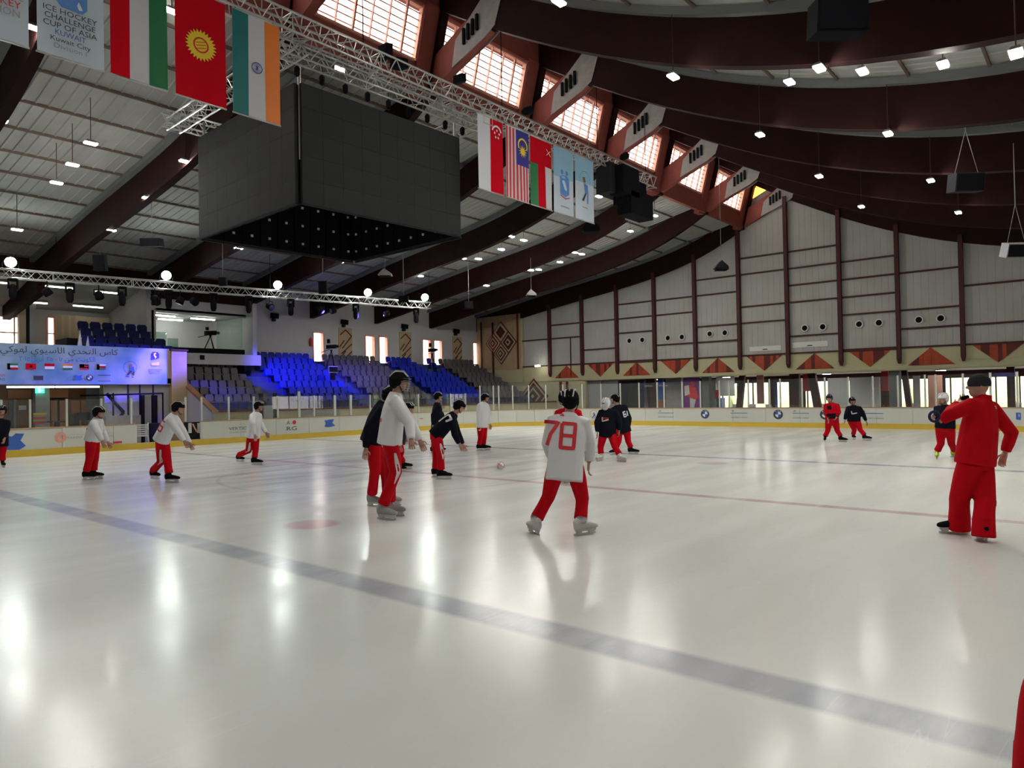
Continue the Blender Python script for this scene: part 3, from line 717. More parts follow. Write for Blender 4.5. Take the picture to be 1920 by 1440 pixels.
# ------------------------------------------------------------------ lobby behind the end wall
lob = XE+6.0
wo = [(15.4, 19.6), (14.2, 15.1), (9.4, 13.4), (6.9, 8.6), (0.5, 6.5), (-2.4, -0.2)]
hl = [(a, b, 0.35, 2.15) for a, b in wo]
wall_back = wall_with_holes('wall_lobby', 0, lob, -9, 34, 0, 2.7, hl, 0.2, M['frame'])
mb = MB(); mb.box(XE+0.19, lob+0.2, -9, 34, 2.46, 2.6); mb.build('ceiling', M['soffit'], kind='structure')
mb = MB(); mb.box(XE-0.02, XE+0.18, -9, 24.3, 0, 0.45); mb.build('baseboard_end', M['frame'], kind='structure')
for i, (a, b) in enumerate(wo):
    win = empty('window_%d' % (i+20), (lob, (a+b)/2, 0.4), kind='structure')
    mb = MB(); mb.box(lob-0.04, lob+0.1, a, b, 0.33, 0.40); mb.box(lob-0.04, lob+0.1, a, b, 2.08, 2.16)
    k = a
    while k < b: mb.box(lob-0.03, lob+0.08, k, k+0.06, 0.35, 2.15); k += 0.95
    mb.box(lob-0.03, lob+0.08, b-0.05, b, 0.35, 2.15); mb.build('window_frame', M['frame'], win)
    mb = MB(); mb.quad((lob+0.05, a, 0.35), (lob+0.05, b, 0.35), (lob+0.05, b, 2.15), (lob+0.05, a, 2.15)); mb.build('pane', M['glass'], win)
mb = MB(); mb.box(lob+0.2, 75, -30, 60, -0.06, -0.01); mb.build('ground', M['pavement'], kind='structure')
mb = MB()
for k in range(22):
    y = -22+3.4*k+R.uniform(-1, 1); mb.ball((lob+14+R.uniform(-2, 3), y, 1.0), (2.0, 2.1, R.uniform(1.4, 2.6)), 9, 6)
tag(mb.build('hedge', M['leafgreen'], kind='stuff'), 'sunlit green hedge seen through the lobby windows', 'hedge')
def lobby_box(name, m, p0, p1, depth, z0, z1, label, cat, th=0.06, grp=None, slant=0.0):
    A = onX(p0, 730, XE+depth); B = onX(p1, 730, XE+depth); mb = MB(); y0, y1 = sorted((A.y, B.y)); x = XE+depth
    mb.prism([(x, y1, z0), (x, y0, z0), (x, y0+slant, z1), (x, y1+slant, z1)], (th, 0, 0))
    return tag(mb.build(name, m), label, cat, grp)
lobby_box('partition_panel', M['grey'], 1094, 1126, 0.35, 0.0, 2.42, 'plain grey panel in the lobby front, at the cream wall', 'panel')
lobby_box('partition_panel', M['grey'], 1128, 1158, 0.35, 0.0, 2.42, 'plain grey panel in the lobby front, beside the dark interior sheet', 'panel')
lobby_box('dark_interior', M['blackgrey'], 1166, 1196, 0.5, 0.0, 2.35, 'dark sheet put in for the dark lobby interior behind the end glass', 'dark sheet')  # dark sheet stands in for the shade inside the lobby
lobby_box('blue_banner', M['navy'], 1199, 1206, 0.5, 0.0, 2.35, 'narrow navy banner standing beside the dark interior sheet', 'banner')
lobby_box('pale_curtain', M['whitewall'], 1207, 1219, 1.6, 0.0, 2.35, 'pale hanging curtain behind the end glass', 'curtain')
lobby_box('brown_column', M['frame'], 1216, 1231, 1.0, 0.0, 2.46, 'dark leaning lobby column beside the pale curtain', 'column', 0.3, 'leaning lobby columns', 0.15)
lobby_box('blue_banner', M['blueprint'], 1233, 1244, 1.2, 1.2, 2.46, 'dark blue sign above the tan cabinet in the lobby', 'banner')
lobby_box('tan_cabinet', M['wood'], 1232, 1245, 1.1, 0.0, 1.2, 'tan cabinet under the dark blue sign in the lobby', 'cabinet', 0.4)
lobby_box('lobby_column', M['steelgrey'], 1248, 1278, 1.2, 0.0, 2.46, 'wide grey column left of the purple mural', 'column', 0.4)
lobby_box('lobby_column', M['soffit'], 1316, 1329, 0.6, 0.0, 2.46, 'grey green column right of the purple mural', 'column', 0.4)
lobby_box('notice_board', M['whitewall'], 1333, 1342, 1.4, 0.0, 2.3, 'white upright board beside the grey green column', 'board')
lobby_box('red_notice', M['redprint'], 1341, 1347, 1.32, 1.25, 1.7, 'small red notice on the white upright board', 'notice')
lobby_box('roller_blind', M['offwhite'], 1343, 1377, 3.4, 1.35, 2.46, 'pale roller blind behind the end glass, right of the mural', 'blind')
lobby_box('blue_counter', M['blueprint'], 1336, 1352, 2.4, 0.0, 1.25, 'blue counter below the pale roller blind', 'counter', 0.5)
for a, b, s, lb_ in ((1376, 1386, -0.30, 'dark leaning lobby column left of the first bright windows'), (1480, 1498, 0.0, 'dark broad lobby column right of the first bright windows'), (1528, 1542, 0.35, 'dark leaning lobby column beside the red cloth'), (1701, 1712, 0.25, 'dark leaning lobby column in the bright windows by the coach'), (1888, 1903, 0.0, 'dark lobby column behind the coach')):
    lobby_box('leaning_column', M['frame'], a, b, 1.6, 0.0, 2.46, lb_, 'column', 0.25, 'leaning lobby columns', s)
lobby_box('red_cloth', M['redprint'], 1506, 1526, 3.5, 1.55, 2.46, 'square red cloth hanging in the lobby window', 'cloth')
lobby_box('red_cloth', M['redprint'], 1653, 1666, 3.0, 1.5, 2.46, 'narrow red cloth hanging beside the big green grey pillar', 'cloth')
lobby_box('roller_screen', M['white'], 1552, 1590, 3.2, 0.0, 2.2, 'left half of the wide pale screen in the lobby', 'screen')
lobby_box('roller_screen', M['white'], 1593, 1650, 3.2, 0.0, 2.2, 'right half of the wide pale screen in the lobby', 'screen')
lobby_box('lobby_pillar', M['soffit'], 1667, 1686, 0.4, 0.0, 2.46, 'big green grey pillar in the middle of the lobby front', 'pillar', 0.5)
lobby_box('white_panel', M['whitewall'], 1712, 1725, 3.0, 0.0, 2.2, 'pale narrow panel in front of the bright lobby windows', 'panel')
lobby_box('red_curtain', M['bar'], 1740, 1767, 2.6, 0.0, 2.2, 'rust red curtain hanging in the lobby window by the goalkeeper', 'curtain')
lobby_box('red_curtain', M['bar'], 1419, 1432, 3.0, 0.9, 2.46, 'rust red curtain in the first bright lobby windows', 'curtain')
lobby_box('blue_curtain', M['blueprint'], 1452, 1457, 3.0, 0.0, 2.1, 'slim blue curtain in the first bright lobby windows', 'curtain')
# purple mural with a skater
A = onX(1281, 730, XE+0.6); B = onX(1312, 730, XE+0.6)
mur = empty('mural', (XE+0.6, (A.y+B.y)/2, 0.45)); tag(mur, 'purple mural of a red and white hockey player behind the end glass', 'mural')
mb = MB(); mb.box(XE+0.6, XE+0.64, B.y, A.y, 0.0, 2.40); mb.build('backing', M['purple'], mur)
cy = (A.y+B.y)/2; x = XE+0.595
def blob(pts, m, nm, dx=0.0):
    m_ = MB(); m_.prism([(x-dx, cy+a, z) for a, z in pts], (0.004, 0, 0)); m_.build(nm, M[m], mur)
blob([(0.02, 2.2), (-0.16, 2.15), (-0.2, 1.95), (0.0, 1.9)], 'redprint', 'helmet_shape')
blob([(0.35, 1.95), (0.05, 1.98), (-0.25, 1.85), (-0.42, 1.3), (-0.2, 1.2), (0.1, 1.3), (0.42, 1.5)], 'redprint', 'jersey_shape')
blob([(0.42, 1.95), (0.15, 2.0), (0.1, 1.5), (0.40, 1.4)], 'offwhite', 'sleeve_shape', 0.005)
blob([(0.1, 1.3), (-0.25, 1.2), (-0.15, 0.8), (-0.2, 0.55), (0.1, 0.55)], 'offwhite', 'leg_shape')
# cafe chairs along the lobby windows
def chair_parts():
    p = {}
    mb = MB(); mb.box(-0.2, 0.2, -0.2, 0.2, 0.43, 0.46); p['seat'] = mb.mesh('chair_seat', M['white'])
    mb = MB(); mb.prism([(0.18, -0.2, 0.6), (0.18, 0.2, 0.6), (0.23, 0.17, 0.85), (0.23, -0.17, 0.85)], (0.03, 0, 0)); p['backrest'] = mb.mesh('chair_back', M['white'])
    mb = MB(); mb.tube([(0, 0, 0), (0.02, 0, 0.44)], 0.015, 5); p['leg'] = mb.mesh('chair_leg', M['silver'])
    mb = MB()
    for s in (-1, 1): mb.tube([(0.18, 0.17*s, 0.44), (0.21, 0.17*s, 0.7)], 0.013, 5)
    p['back_frame'] = mb.mesh('chair_frame', M['silver']); return p
cpm = chair_parts()
def cafe_chair(x, y, rz, label, grp):
    e = empty('cafe_chair', (x, y, 0), label, 'chair', grp, rz=rz)
    for nme in ('seat', 'backrest', 'back_frame'): inst(cpm[nme], nme, e)
    for a in (-1, 1):
        for b in (-1, 1): inst(cpm['leg'], 'leg', e, (0.17*a-0.01, 0.17*b, 0))
    return e
lobby_spots = [(-1.2, 0), (1.0, 0.4), (2.0, 2.8), (3.5, -0.5), (4.6, 2.7), (7.4, 0.3), (8.3, 2.9), (9.7, -0.3), (10.6, 3.2), (12.0, 0.5), (14.6, 2.9), (15.9, 0.2), (16.8, 3.0), (18.4, -0.4)]
for y, rz in lobby_spots: cafe_chair(XE+4.3+R.uniform(-0.4, 0.4), y, rz, 'white metal cafe chair in front of the bright lobby windows', 'cafe chairs in the lobby')
# ------------------------------------------------------------------ balcony, lounge under it, camera room
def pan(name, m, x0, y0, x1, y1, Y, th=0.05, parent=None, zmin=None, zmax=None, kind=None):
    """upright board in the plane Y seen between two pixel corners"""
    A = onY(x0, y0, Y); B = onY(x1, y1, Y); mb = MB()
    z0, z1 = sorted((A.z, B.z)); z0 = z0 if zmin is None else zmin; z1 = z1 if zmax is None else zmax
    mb.box(A.x, B.x, Y-th, Y, z0, z1); return mb.build(name, m, parent, kind=kind)
BX = 13.35
bal = empty('balcony', (BX, 28.3, 2.3), kind='structure')
mb = MB(); mb.box(-12, BX, 28.3, 36.0, 2.30, 2.50); mb.build('floor_slab', M['whitewall'], bal)
mb = MB(); mb.box(-12, BX, 28.3, 28.42, 2.26, 3.66); mb.build('parapet', M['panelwood'], bal)
mb = MB(); mb.box(12.75, BX, 28.22, 28.6, 0.0, 3.60); mb.build('corner_post', M['panelwood'], bal)
mb = MB(); mb.box(12.7, BX+0.05, 28.18, 28.64, 3.60, 3.66); mb.build('cap', M['frame'], bal)
mb = MB(); mb.box(13.8, 18.2, 31.3, 35.7, 3.5, 3.70); mb.build('floor_slab', M['whitewall'], bal)
mb = MB(); mb.box(13.8, 18.35, 31.2, 31.32, 3.24, 3.74); mb.build('parapet', M['whitewall'], bal)
mb = MB(); mb.box(13.9, 17.6, 31.35, 31.9, 3.70, 3.98); mb.build('black_ledge', M['black'], bal)
# tubes under the slab
def tube_light(c, half, label, grp='fluorescent tubes of the balcony', tm='tube'):
    e = empty('tube_light', c); tag(e, label, 'light', grp)
    a = Vector(c); h = Vector(half); mb = MB(); mb.obox(a+Vector((0, 0, 0.03)), h, (0, 0.06, 0), (0, 0, 0.025)); mb.build('housing', M['offwhite'], e)
    mb = MB(); mb.tube([a-h*0.97+Vector((0, 0, -0.02)), a+h*0.97+Vector((0, 0, -0.02))], 0.035, 6); mb.build('tube', M[tm], e)
for px, lb_ in ((62, 'tube light under the balcony edge above the brown door'), (150, 'tube light under the balcony edge right of the exit sign')):
    P = onY(px, 723, 29.0); tube_light((P.x, 29.2, 2.22), (0.75, 0, 0), lb_)
# lower ceiling over the balcony and the camera room, beams running through it
mb = MB(); V = [(-12, 32.0, 6.62), (13.7, 32.0, 6.62), (13.7, 36.2, 5.72), (-12, 36.2, 5.72)]
mb.prism(V, (0, 0, 0.1)); cb = mb.build('ceiling', M['deck'], kind='structure')
mb = MB(); mb.box(-12, 18.1, 31.95, 32.1, 6.6, 7.6); mb.build('fascia', M['beam'], cb)
for x in XB[5:9]:
    mb = MB(); mb.prism([(x-0.14, 31.6, 5.85), (x-0.14, 31.6, 6.9), (x-0.14, 36.0, 5.9), (x-0.14, 36.0, 5.2)], (0.28, 0, 0)); mb.build('roof_beam', M['beam'], cb)
for k_, (lx, ly) in enumerate(((XE+2.5, 21.0), (XE+2.5, 16.5), (XE+2.0, 11.0), (XE+2.0, 6.0), (XE+2.5, 1.5))):  # lamps added to brighten the pale screens of the lobby
    e = empty('lobby_fill_lamp', (lx, ly, 2.4)); tag(e, 'added round lamp brightening the lobby, %s from the left' % ['first', 'second', 'third', 'fourth', 'fifth'][k_], 'lamp', 'added lobby lamps')
    mb = MB(); mb.lathe((lx, ly, 2.40), [(0.22, 0.0), (0.24, 0.06)], 14); mb.build('housing', M['lampbox'], e); mb = MB(); mb.lathe((lx, ly, 2.385), [(0.20, 0.0), (0.20, 0.015)], 14); mb.build('diffuser', M['lampweak'], e)
for x, y, lb_ in ((8.0, 32.9, 'long tube light on the balcony ceiling, behind the left flood lamp'), (10.2, 32.8, 'tube light high on the balcony ceiling between the two middle stage lamps'), (12.3, 32.9, 'tube light on the balcony ceiling beside the camera room'), (9.9, 34.9, 'tube light low on the balcony ceiling above the bright window'), (12.1, 34.9, 'tube light low on the balcony ceiling above the curtains'), (7.0, 34.6, 'tube light low on the balcony ceiling at the left picture edge')):
    z = 6.62-(y-32)*0.214; tube_light((x, y, z-0.08), (0.62, 0, 0), lb_)
# back wall of the balcony with its windows
wpx = [(-30, 36, 589, 665), (88, 103, 593, 665)]
hl = []
for a, b, t, bt in wpx:
    A = onY(a, t, 36.0); B = onY(b, bt, 36.0); hl.append((A.x, B.x, 3.9, A.z))
wall_bal = wall_with_holes('wall_balcony', 1, 36.0, -12, 18.2, 2.3, 6.4, hl, 0.2, M['whitewall'])
for i, (a, b, c, d) in enumerate(hl):
    win = empty('window_%d' % (i+30), ((a+b)/2, 36, c), kind='structure')
    mb = MB(); mb.box(a, b, 35.97, 36.1, d-0.06, d+0.02); mb.box(a, b, 35.97, 36.1, (c+d)/2, (c+d)/2+0.05)
    for x in (a, b): mb.box(x-0.04, x+0.04, 35.97, 36.1, c, d)
    k = a+0.5
    while k < b: mb.box(k, k+0.05, 35.98, 36.08, c, d); k += 0.55
    mb.build('window_frame', M['bar'], win)
    mb = MB(); mb.quad((a, 36.12, c), (b, 36.12, c), (b, 36.12, d), (a, 36.12, d)); mb.build('pane', M['milkglass'], win)
mb = MB(); mb.box(BX, 13.75, 31.9, 36, 2.4, 6.6); mb.build('wall_room', M['whitewall'], kind='structure')
mb = MB(); mb.box(BX, 18.4, 35.8, 36.0, -0.02, 3.6); mb.box(BX, BX+0.1, 31.0, 36.0, -0.02, 2.6); mb.box(18.2, 18.4, 33.1, 36.0, -0.02, 3.6); mb.build('wall_below_room', M['whitewall'], kind='structure')
# camera room
mb = MB(); mb.box(13.7, 18.25, 31.95, 32.1, 5.55, 6.15); mb.box(18.0, 18.2, 31.3, 35.7, 3.5, 6.9); mb.box(13.7, 18.2, 35.6, 35.8, 3.5, 6.5)
mb.build('wall_camera_room', M['whitewall'], kind='structure')
mb = MB(); mb.box(13.7, 18.2, 31.95, 35.8, 5.62, 5.72); mb.build('ceiling', M['whitewall'], kind='structure')
mb = MB(); mb.box(13.62, 18.25, 31.9, 32.0, 6.15, 7.4); mb.build('trim_3', M['beam'], kind='structure')
for x, y, lb_ in ((14.6, 33.2, 'tube light at the left end of the camera room ceiling'), (16.6, 33.4, 'tube light over the tripod in the camera room'), (15.6, 34.6, 'tube light at the back of the camera room ceiling')): tube_light((x, y, 5.56), (0.6, 0, 0), lb_, tm='tubebright')
A = onY(285, 580, 31.95); mb = MB(); mb.box(A.x-0.05, A.x+0.05, 31.9, 32.0, 3.7, 5.6); mb.build('trim_4', M['offwhite'], kind='structure')
A = onY(457, 590, 31.95); mb = MB(); mb.quad((A.x-1.4, 31.9, 3.75), (A.x-0.1, 31.9, 3.75), (A.x-0.1, 31.9, 5.54), (A.x-1.4, 31.9, 5.54)); tag(mb.build('room_glazing', M['greenglass']), 'tall clear pane closing the right side of the camera room', 'glass')
for a, b, t, lb_ in ((293, 312, 622, 'small greenish glass panel at the camera room parapet, the taller one'), (314, 334, 634, 'small greenish glass panel at the camera room parapet, the lower one')):
    A = onY(a, t, 31.6); B = onY(b, t, 31.6); mb = MB(); mb.box(A.x, B.x, 31.6, 31.62, 3.72, A.z); tag(mb.build('glass_guard', M['greenglass']), lb_, 'glass')
# tripod with camera
def camera_tripod(P, h, label, rz=0.0):
    e = empty('camera_tripod', P, label, 'camera', rz=rz)
    for k in range(3):
        a = 2*PI*k/3+0.5; mb = MB(); mb.tube([(0, 0, h*0.78), (0.42*math.cos(a), 0.42*math.sin(a), 0)], 0.022, 6); mb.build('leg', M['black'], e, local=True)
    mb = MB(); mb.obox((0, 0, h*0.90), (0.26, 0, 0.02), (0, 0.09, 0), (0, 0, 0.10)); mb.lathe((0.26, 0, h*0.92), [(0.06, 0), (0.075, 0.16)], 10, axis=(1, 0, 0)); mb.build('camera_body', M['black'], e, local=True)
    mb = MB(); mb.box(-0.22, -0.10, -0.05, 0.05, h*1.0, h*1.12); mb.build('viewfinder', M['black'], e, local=True)
    mb = MB(); mb.tube([(-0.1, 0, h*0.82), (-0.55, 0.1, h*0.72)], 0.015, 5); mb.build('pan_handle', M['black'], e, local=True)
    mb = MB(); mb.lathe((0, 0, h*0.76), [(0.05, 0), (0.06, 0.08)], 8); mb.build('head', M['black'], e, local=True)
    return e
P = onY(397, 661, 32.4); camera_tripod((P.x, 32.5, 3.70), 1.22, 'black television camera on a tripod in the camera room')
# columns and curtains of the open balcony
for a, b, m, nme, lb_ in ((36, 49, 'curtain', 'beige_curtain', 'beige curtain strip beside the left bright balcony window'), (56, 68, 'whitewall', 'balcony_column', 'white balcony column right of the left bright window'), (49, 55, 'blackgrey', 'dark_column', 'dark balcony column between the beige curtain and the white column'),
                    (255, 262, 'blackgrey', 'dark_column', 'dark balcony column right of the navy seats'), (263, 274, 'whitewall', 'balcony_column', 'white balcony column right of the navy seats'), (275, 283, 'blackgrey', 'dark_column', 'dark column at the left edge of the camera room')):
    A = onY(a, 640, 34.9); B = onY(b, 640, 34.9); mb = MB(); mb.box(A.x, B.x, 34.9, 35.1, 2.5, 6.0); tag(mb.build(nme, M[m]), lb_, 'curtain' if 'curtain' in nme else 'column')
def curtain(a, b, t, label, Y=35.6):
    A = onY(a, t, Y); B = onY(b, t, Y); n = 24; mb = MB(); V = []; F = []
    for i in range(n+1):
        x = A.x+(B.x-A.x)*i/n; y = Y+0.06*math.sin(i*2.1); V += [(x, y, 3.3), (x, y, A.z)]
    for i in range(n): F.append((2*i, 2*i+2, 2*i+3, 2*i+1))
    mb.add(V, F, 0, True); tag(mb.build('curtain', M['curtain']), label, 'curtain')
curtain(104, 207, 590, 'wide beige curtain hanging behind the navy seats')
curtain(240, 255, 582, 'narrow beige curtain right of the navy seats', 34.0)
# navy seats of the guest box
box = empty('guest_terrace', (11, 29, 2.5), kind='structure')
vr = [(28.95, 3.12, 15, 10.0), (29.65, 3.45, 14, 10.0), (30.35, 3.78, 12, 10.15), (31.05, 4.12, 6, 10.3)]
for k, (y, z, n, x0) in enumerate(vr):
    mb = MB(); mb.box(9.9, BX, y-0.3, 32.0, vr[k-1][1] if k else 2.5, z); mb.build('terrace_step', M['blackgrey'], box)
rows = ['front row', 'second row', 'third row', 'back row']; ordn = ['first', 'second', 'third', 'fourth', 'fifth', 'sixth', 'seventh', 'eighth', 'ninth', 'tenth', 'eleventh', 'twelfth', 'thirteenth']
for k, (y, z, n, x0) in enumerate(vr):
    n = {0: 7, 1: 7, 2: 6, 3: 6}[k]
    for i in range(n):
        o = inst(seat_me['navy'], 'guest_seat', None, (x0+0.45*i+0.3, y, z)); o.scale = (1.18, 1, 1.05)
        tag(o, 'navy guest seat above the banner, %s, %s from the left' % (rows[k], ordn[i]), 'seat', 'navy guest seats')
for a, b, t in ((138, 150, 619), (153, 164, 630)):
    A = onY(a, t, 29.0); B = onY(b, t, 29.0); mb = MB(); x0, x1 = A.x, B.x; z = A.z
    mb.prism([(x0, 28.8, 3.3), (x1, 28.8, 3.3), (x1, 28.8, 3.7), (x0+0.15, 28.8, z)], (0, 0.05, 0))
    tag(mb.build('end_panel', M['whitewall']), 'white slanted end panel of the %s navy seat row' % ('upper' if a == 138 else 'lower'), 'panel')

# ------------------------------------------------------------------ lounge wall below the balcony
YB = 31.0
lw = MB(); lw.box(-12, 13.3, YB, YB+0.2, 0, 2.3); lounge = lw.build('wall_lounge', M['wood'], kind='structure')
for a, b, t, bt in ((14, 58, 731, 747), (90, 127, 730, 746), (133, 149, 751, 775), (152, 169, 751, 775)):
    pan('orange_panel', mk('orangepanel', (0.62, 0.25, 0.10), 0.6) if 'orangepanel' not in M else M['orangepanel'], a, bt, b, t, YB-0.01, 0.04, lounge)
pan('green_wall', M['soffit'], 16, 800, 30, 752, YB-0.01, 0.04, lounge); pan('grey_wall', M['steelgrey'], 162, 800, 188, 726, YB-0.01, 0.05, lounge)
door = empty('door_1', (9, YB, 0), kind='structure')
pan('door_leaf', M['wood'], 30, 800, 53, 753, YB-0.05, 0.05, door, zmin=0.0); pan('door_frame', M['steelgrey'], 25, 800, 30, 749, YB-0.03, 0.06, door, zmin=0.0); pan('door_sign', M['white'], 35, 769, 49, 760, YB-0.11, 0.01, door)
col_ = pan('lounge_column', M['steelgrey'], 62, 800, 88, 729, 30.4, 0.3, None, zmin=0.0, zmax=2.3); tag(col_, 'grey green column carrying the exit sign under the balcony', 'column')
for k, (t, c) in enumerate(((774, 'yellow'), (778, 'inlaycream'), (782, 'redprint'), (786, 'inlaycream'), (790, 'redprint'))): pan('painted_band', M[c], 62.5, t+4, 87.5, t, 30.09, 0.01, col_)
es = empty('exit_sign', onY(74, 732, 30.0)); tag(es, 'glowing green exit sign on the grey green column', 'sign')
mk('exitgreen', (0, 0.3, 0.2), 0.4, emis=(0.05, 0.95, 0.55), es=3.2); mk('exitwhite', (1, 1, 1), 0.4, emis=(0.8, 1, 0.9), es=3.5)
pan('sign_face', M['exitgreen'], 66, 737, 82, 727.5, 30.05, 0.06, es); pan('running_figure', M['exitwhite'], 72, 735.5, 75.5, 729, 29.98, 0.005, es); pan('arrow', M['exitwhite'], 77, 733, 80, 731.5, 29.98, 0.005, es)
c2 = pan('cream_column', M['cream'], 187, 800, 196, 723, 30.2, 0.25, None, zmin=0.0, zmax=2.3); tag(c2, 'narrow cream column where the purple lit stair wall begins', 'column')
dp = empty('door_2', (10.5, YB, 0), kind='structure'); pan('door_frame', M['blackgrey'], 91, 800, 126, 746, YB-0.03, 0.04, dp, zmin=0.0)
for a, b in ((95, 107), (112, 124)): pan('door_pane', M['orangepanel'], a, 797, b, 751, YB-0.08, 0.02, dp, zmin=0.1)
# white stair wall with the stair and its railing
A = onY(196, 760, 28.50); mb = MB(); mb.box(A.x, 13.3, 28.50, 28.60, 0, 2.26); tag(mb.build('wall_stair', M['whitewall']), None, None, None, 'structure')
st = empty('stair_railing', (A.x+0.6, 28.30, 0)); tag(st, 'black steel railing and stair in front of the purple lit wall', 'railing')
for px in (212, 240, 262, 287, 305):
    P = onY(px, 745, 28.30); mb = MB(); mb.box(P.x-0.025, P.x+0.025, 28.28, 28.303, 0, 2.28 if px in (240, 262, 287) else 1.95); mb.build('rail_post', M['black'], st)
P = onY(150, 742, 28.30); Q = onY(304, 737.5, 28.30); mb = MB(); mb.tube([P, Q], 0.035, 6); mb.build('handrail', M['black'], st)
P = onY(200, 738, 28.38); Q = onY(232, 773, 28.38); mb = MB(); mb.tube([P, Q], 0.07, 4); mb.build('stringer', M['blackgrey'], st)
P2 = onY(232, 773, 28.38); Q2 = onY(218, 790, 28.38); mb = MB(); mb.tube([P2, Q2], 0.06, 4); mb.build('stringer', M['blackgrey'], st)
for px, w_ in ((264, 5), (284, 9)):  # black boards put in for the shade of two wall openings
    o = pan('dark_opening', M['black'], px, 800, px+w_, 741, 28.20, 0.1, None, zmin=0); tag(o, 'dark %s board for the shaded opening at the %s of the purple lit wall' % ('narrow' if w_ == 5 else 'broad', 'middle' if w_ == 5 else 'right end'), 'post')
o = pan('low_wall', M['steelgrey'], 196, 800, 262, 778, 27.6, 0.1, None, zmin=0); tag(o, 'low pale grey wall behind the glass below the stair', 'wall')
# television on its stand, chairs and crates by the boards
tv = empty('television', onY(155, 790, 27.2)); tag(tv, 'black television screen on a stand behind the boards', 'television')
pan('screen', M['black'], 145, 788, 168, 773, 27.2, 0.06, tv); P = onY(156, 790, 27.25); mb = MB(); mb.box(P.x-0.05, P.x+0.05, 27.22, 27.28, 0, P.z+0.05); mb.build('stand', M['black'], tv)
o = pan('black_crate', M['black'], 131, 795, 141, 779, 27.4, 0.4, None, zmin=0); tag(o, 'black upright crate left of the television', 'crate')
o = pan('black_table', M['blackgrey'], 88, 792, 114, 789, 27.0, 0.5, None); tag(o, 'low black table top behind the boards under the exit sign', 'table'); o.name = 'black_table'
P = onY(101, 790, 27); mb = MB(); mb.box(P.x-0.05, P.x+0.05, 26.7, 26.8, 0, P.z); mb.build('table_leg', M['blackgrey'], o)
# things in the gate opening
def stack_chair(P, label):
    e = empty('plastic_chair', P, label, 'chair', rz=-0.4)
    mb = MB(); mb.box(-0.24, 0.24, -0.22, 0.22, 0.40, 0.44); mb.build('seat', M['offwhite'], e, local=True)
    for k in range(5): mb = MB(); mb.box(-0.22, 0.22, 0.20+0.02*k, 0.215+0.02*k, 0.46+0.075*k, 0.51+0.075*k); mb.build('slat', M['offwhite'], e, local=True)
    for a in (-1, 1):
        mb = MB(); mb.tube([(0.22*a, 0.20, 0.42), (0.22*a, 0.30, 0.86)], 0.02, 6); mb.build('back_post', M['offwhite'], e, local=True)
        mb = MB(); mb.tube([(0.22*a, -0.2, 0.62), (0.22*a, 0.24, 0.64)], 0.02, 6); mb.build('armrest', M['offwhite'], e, local=True)
        for b in (-1, 1): mb = MB(); mb.tube([(0.25*a, 0.24*b, 0), (0.21*a, 0.19*b, 0.42)], 0.025, 6); mb.build('leg', M['offwhite'], e, local=True)
P = onY(266, 822, 25.9); stack_chair((P.x, 25.95, 0.0), 'white plastic armchair standing in the gate opening')
o = pan('blue_crate', M['navy'], 277, 826, 292, 793, 26.3, 0.4, None, zmin=0.0); tag(o, 'dark blue crate in the gate opening beside the white armchair', 'crate')
nb = pan('gate_board', M['blackgrey'], 345, 822, 377, 790, 25.6, 0.06, None, zmin=0.21, zmax=0.84); tag(nb, 'dark gate board with large pale letter strokes', 'board')
for a, b in ((353, 359), (370, 374)): pan('stroke', M['offwhite'], a, 812, b, 793, 25.53, 0.01, nb)
A = onY(361, 795, 25.52); B = onY(369, 810, 25.52); mb = MB(); mb.tube([A, B], 0.03, 4); mb.build('stroke', M['bar'], nb)
o = pan('red_bar', M['redprint'], 212, 831.5, 228, 827, 25.26, 0.03, None); tag(o, 'small red block lying on the yellow kick strip', 'block')
# penalty bench partition and doors behind the stand side glass
for a, b, y0_, y1_, m, Y, lb_ in ((493, 512, 772, 760, 'whitewall', 26.2, 'small white panel between the dark bench doors'), (512, 518, 773, 737, 'blackgrey', 25.8, 'narrow dark bench door beside the small white panel'), (486, 492, 773, 738, 'blackgrey', 25.8, 'narrow dark bench door at the end of the grey seats'), (562, 636, 780, 767, 'steelgrey', 26.0, 'long pale low partition behind the bench glass')):
    o = pan('bench_panel', M[m], a, y0_, b, y1_, Y, 0.05, None, zmin=0.05 if Y == 26.0 else 0.0); tag(o, lb_, 'panel')
# television screens / cameras among the seats
P = onY(612, 640, 31.6); e = camera_tripod((22.45, 31.3, Z0S+ROW_R*5+0.05), 1.75, 'black television camera on a tall tripod among the seats, before the first tall window')
P = onY(812, 650, 31.2); e = camera_tripod((29.9, 31.5, Z0S+ROW_R*5+0.02), 1.9, 'black camera rig on a tall tripod before the third pair of windows')
mn = empty('monitor', onY(624, 692, 29.6)); tag(mn, 'small square monitor standing on the aisle between blue and grey seats', 'monitor')
pan('screen', M['black'], 617, 697, 632, 688, 29.6, 0.06, mn); pan('frame', M['greyprint'], 616, 699, 633, 686.5, 29.62, 0.03, mn); P = onY(624.5, 699, 29.6); mb = MB(); mb.box(P.x-0.1, P.x+0.1, 29.55, 29.7, P.z-0.35, P.z); mb.build('stand', M['black'], mn)
cm = onY(400, 674, 31.15); o = pan('wall_socket_box', M['black'], 375, 674.5, 383, 666, 31.19, 0.03, None); tag(o, 'small black box on the white parapet of the camera room', 'box')

